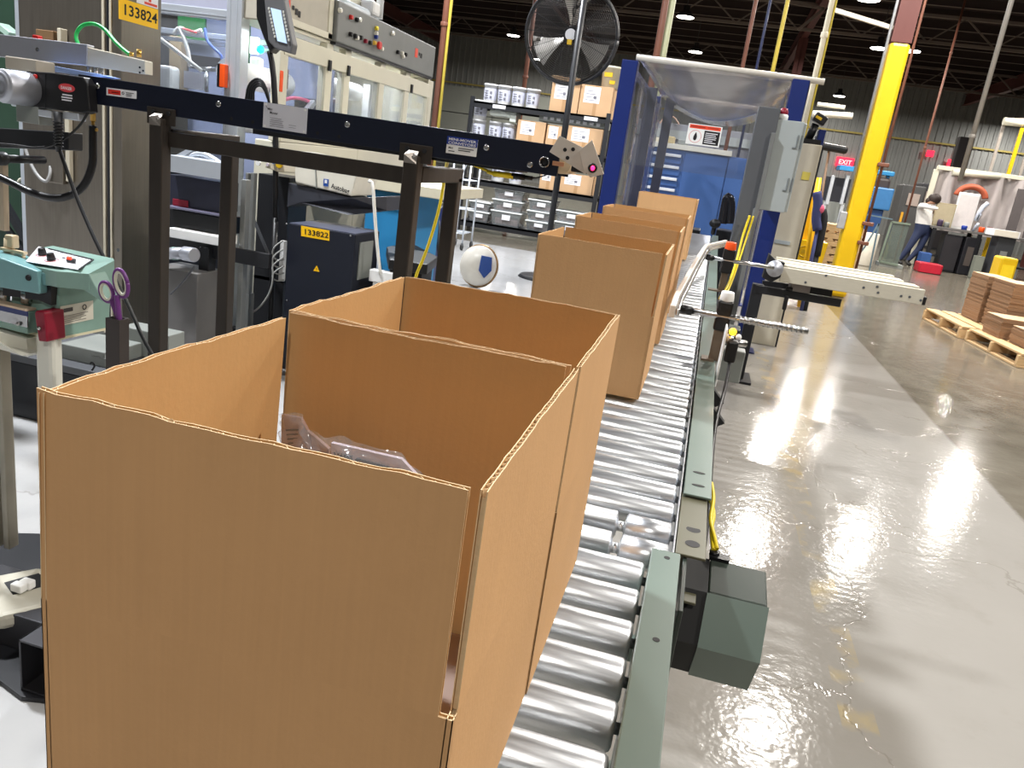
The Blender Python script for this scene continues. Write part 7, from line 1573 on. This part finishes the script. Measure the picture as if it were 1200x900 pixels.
clutter('paper_stack', 'white paper stack on top of the dark grey pedestal', 'paper', 1163, 270, 1196, 278, Yw-0.9, 0.5, WHITEP, 0.004, face_(mat('paper_edge', (220, 214, 200), 0.6), Yw-0.9))
clutter('blue_crate', 'small blue crate on the floor behind the red tub', 'crate', 1078, 296, 1091, 312, Yw-0.3, 0.3, mat('mid_blue_crate', (40, 74, 130), 0.5), 0.02, face_(mat('mid_blue_face', (48, 84, 140), 0.5), Yw-0.3), 0.0)
clutter('red_tub', 'red tub on the floor beside the person', 'tub', 1076, 309, 1105, 322, aZ(1090, 321, 0).y, 0.45, mat('red_tub', (168, 24, 44), 0.45), 0.03, face_(mat('red_tub_face', (180, 28, 50), 0.45), aZ(1090, 321, 0).y, 0.08), 0.0)
clutter('yellow_machine_box', 'yellow tool caddy standing behind the stacked cardboard', 'caddy', 1171, 302, 1192, 325, 14.0, 0.4, YELL, 0.03, face_(mat('yellow_face', (240, 206, 40), 0.4), 14.0, 0.15), 0.0)
mb = MB(); mb.tube([aY(1148, 250, Yw-0.1), aY(1142, 262, Yw-0.1), aY(1150, 244, Yw-0.1), aY(1158, 238, Yw-0.1)], 0.05, smooth=1); q = aY(1146, 262, Yw-0.1); mb.cyl((q.x, Yw+0.1, zw), q, 0.03, n=10); tag(mb.obj('task_lamp', mat('pale_lamp_arm', (196, 204, 220), 0.4)), 'pale jointed arm lamp on the workbench', 'lamp')
for px, h_, mt, lab in ((1102, 0.16, mat('violet_jar', (70, 56, 80), 0.4), 'dark violet jar on the workbench by the tan board'), (1110, 0.12, GRAYP, 'grey jar on the workbench beside the violet one'), (1132, 0.1, BLUES, 'small blue pot on the workbench below the screen'), (1153, 0.12, ORANGE, 'orange pot on the workbench near the arm lamp'), (1162, 0.15, BROWNS, 'brown pot on the workbench near the canopy curtain')):
    q = aY(px, 260, Yw+0.15); MBp = MB(); MBp.lathe([(0, 0), (0.06, 0), (0.065, h_*0.8), (0.05, h_), (0, h_)], (q.x, Yw+0.15, zw+0.001), n=14); tag(MBp.obj('jar', mt), lab, 'jar')
# wall of hung plastic behind bench
cn = thing('canopy_frame', 'cream framed canopy with hanging grey plastic sheets above the workbench', 'canopy', (8.0, 21.6, 0))
Yk = 21.6
kx0, kx1 = aY(1091, 225, Yk).x, aY(1215, 225, Yk).x+1.0; kz = aY(1140, 204, Yk).z
mb = MB()
for x in (kx0, kx1): mb.box2((x-0.06, Yk, 0), (x+0.06, Yk+0.1, kz), 0.01)
mb.box2((kx0, Yk-0.02, kz), (kx1, Yk+0.12, kz+0.1), 0.01); mb.cyl(aY(1116, 202, Yk-0.1), aY(1172, 207, Yk-0.1), 0.07, n=16)
mb.obj('frame', CREAM, cn)
def kf(u, v): return (kx0+(kx1-kx0)*u, Yk+0.05+0.12*math.sin(u*40), 0.9+(kz-0.9)*v)
mb = MB(); mb.grid(kf, 90, 3); mb.obj('plastic_sheet', mat('hanging_grey_plastic', (182, 174, 172), 0.3, 0, 0.14, 2), cn)
mb = MB()
for i in range(4): x = kx0+(kx1-kx0)*(0.55+0.12*i); mb.box2((x, Yk-0.2, 0.9), (x+0.22, Yk-0.17, kz-0.2))
mb.obj('dark_strip', mat('dark_hanging_strip', (96, 90, 90), 0.4), cn)
mb = MB(); mb.ring(aY(1137, 232, Yk-0.25), (0, 1, 0), 0.32, 0.07, sx=1, sy=0.8, a0=0.1, a1=PI-0.1, n=20); mb.obj('orange_arch', mat('orange_brown_arch', (170, 84, 56), 0.6), cn)
# black machine mass at the far side
for nm, lab, x0_, y0_, x1_, y1_, Y, mt in (('dark_machine', 'tall charcoal machine between the blue press and the person', 1048, 216, 1076, 300, 22.5, mat('charcoal_machine', (66, 66, 66), 0.55)), ('dark_machine', 'black machine with a grey top just past the standing person', 1070, 214, 1092, 300, 23.5, mat('black_machine', (46, 46, 50), 0.55))):
    a_ = span(x0_, y0_, x1_, y1_, Y); t = thing(nm, lab, 'machine', ((a_[0]+a_[1])/2, Y+0.4, 0)); mb = MB(); mb.box2((a_[0], Y, 0), (a_[1], Y+0.8, a_[3]), 0.03); mb.obj('housing', mt, t)
    mb = MB(); w_ = a_[1]-a_[0]; mb.box2((a_[0]+w_*0.3, Y-0.02, a_[3]-0.5), (a_[1]-w_*0.2, Y-0.001, a_[3]-0.2)); mb.obj('panel', mat('pinkish_panel', (150, 136, 128), 0.6), t)
    mb = MB(); mb.box2((a_[0]+w_*0.2, Y-0.03, 0.9), (a_[0]+w_*0.3, Y-0.001, 1.2)); mb.obj('amber_mark', mat('amber_mark', (206, 150, 40), 0.5), t)
# racks along the back wall to break it up
for x_, lab in ((8.2, 'tall dark upright roll beside the grey conduit at the back'), (11.5, 'tall dark upright roll at the frame edge at the back')):
    t = thing('dark_upright', lab, 'upright', (x_, 33, 0)); MB().box2((x_, 33, 0), (x_+0.5, 33.4, 4.1), 0.02).obj('body', mat('dark_upright', (44, 40, 42), 0.6), t)
    MB().box2((x_-0.1, 32.9, 0), (x_+0.6, 33.5, 0.08)).obj('base', BLACKM, t)
yr_ = thing('web_stand', 'pale frame with a white roll and yellow post at the frame edge above the workbench', 'frame', (11, 21.9, 0))
fx0, fx1 = aY(1178, 140, 22.2), aY(1215, 140, 22.2)
mb = MB(); 
for p in (fx0, fx1): mb.bar((p.x, 22.2, 0), (p.x, 22.2, p.z), 0.06, 0.06)
mb.bar(fx0, fx1, 0.06, 0.06); mb.obj('frame', mat('grey_beige_frame', (156, 148, 140), 0.5), yr_)
mb = MB(); mb.cyl(aY(1176, 142, 22.1), aY(1220, 147, 22.1), 0.09, n=16); mb.obj('roll', CREAM, yr_)
mb = MB(); a_ = aY(1198, 150, 22.0); mb.bar(a_, V((a_.x, 22.0, 0)), 0.08, 0.05); mb.obj('yellow_post', YELL, yr_)

# ================================================================ pallets of flat cardboard
CSTK = mat('stacked_board_edges', (140, 108, 80), 0.8, 0, 0.25, 1.0, stretch=(0.2, 0.2, 160)); CTOP = mat('stack_top_board', (206, 176, 140), 0.7); CDK = mat('stack_side_dark', (132, 92, 60), 0.8, 0, 0.2, 1.0, stretch=(0.2, 0.2, 120))
def board_stack(label, x0, x1, y0, y1, z, h, rot=0.0, top=CTOP):
    t = thing('cardboard_stack', label, 'cardboard stack', ((x0+x1)/2, (y0+y1)/2, z), 'stacks of flat cartons on the pallets'); cx_, cy_ = (x0+x1)/2, (y0+y1)/2
    R = Matrix.Rotation(rot, 3, 'Z'); mb = MB(); n = max(4, int(h/0.02)); rnd = random.Random(int(x0*77))
    for i in range(n): mb.box(V((cx_, cy_, z+h*(i+0.5)/n))+V((rnd.uniform(-.006, .006), rnd.uniform(-.006, .006), 0)), (x1-x0, y1-y0, h/n*0.94), R)
    mb.obj('flat_sheets', CSTK, t)
    mb = MB(); mb.box((cx_, cy_, z+h+0.003), (x1-x0, y1-y0, 0.005), R); mb.obj('top_sheet', top, t); return t
pa = aZ(1096, 375, 0.0); pc = aZ(1117, 396, 0.0)
pallet('pallet carrying the tall cardboard stacks at the frame edge', pc.x+0.66, (pa.y+pc.y)/2+0.02, 0, 1.3, 1.25, 0.06, group='pallets under the flat cardboard')
board_stack('tall stack of flat brown cartons at the rear of its pallet', pc.x+0.36, pc.x+0.62, 9.85, 10.35, 0.137, 0.52, 0.06)
board_stack('tall stack of flat cartons with a pale top, front of its pallet', pc.x+0.42, pc.x+1.25, 9.25, 9.8, 0.137, 0.52, 0.06)
pb_ = aZ(1149, 402, 0.0); pd = aZ(1176, 427, 0.0)
pallet('dark pallet with low cardboard stacks cut by the frame edge', pd.x+0.68, (pb_.y+pd.y)/2+0.02, 0, 1.3, 1.25, 0.08, group='pallets under the flat cardboard')
board_stack('low stack of flat cartons with a pale top sheet at the rear of its pallet', pd.x+0.12, pd.x+1.2, 8.75, 9.15, 0.137, 0.20, 0.08)
board_stack('low stack of flat cartons in front at the frame edge', pd.x+0.22, pd.x+1.2, 8.25, 8.65, 0.137, 0.16, 0.08)
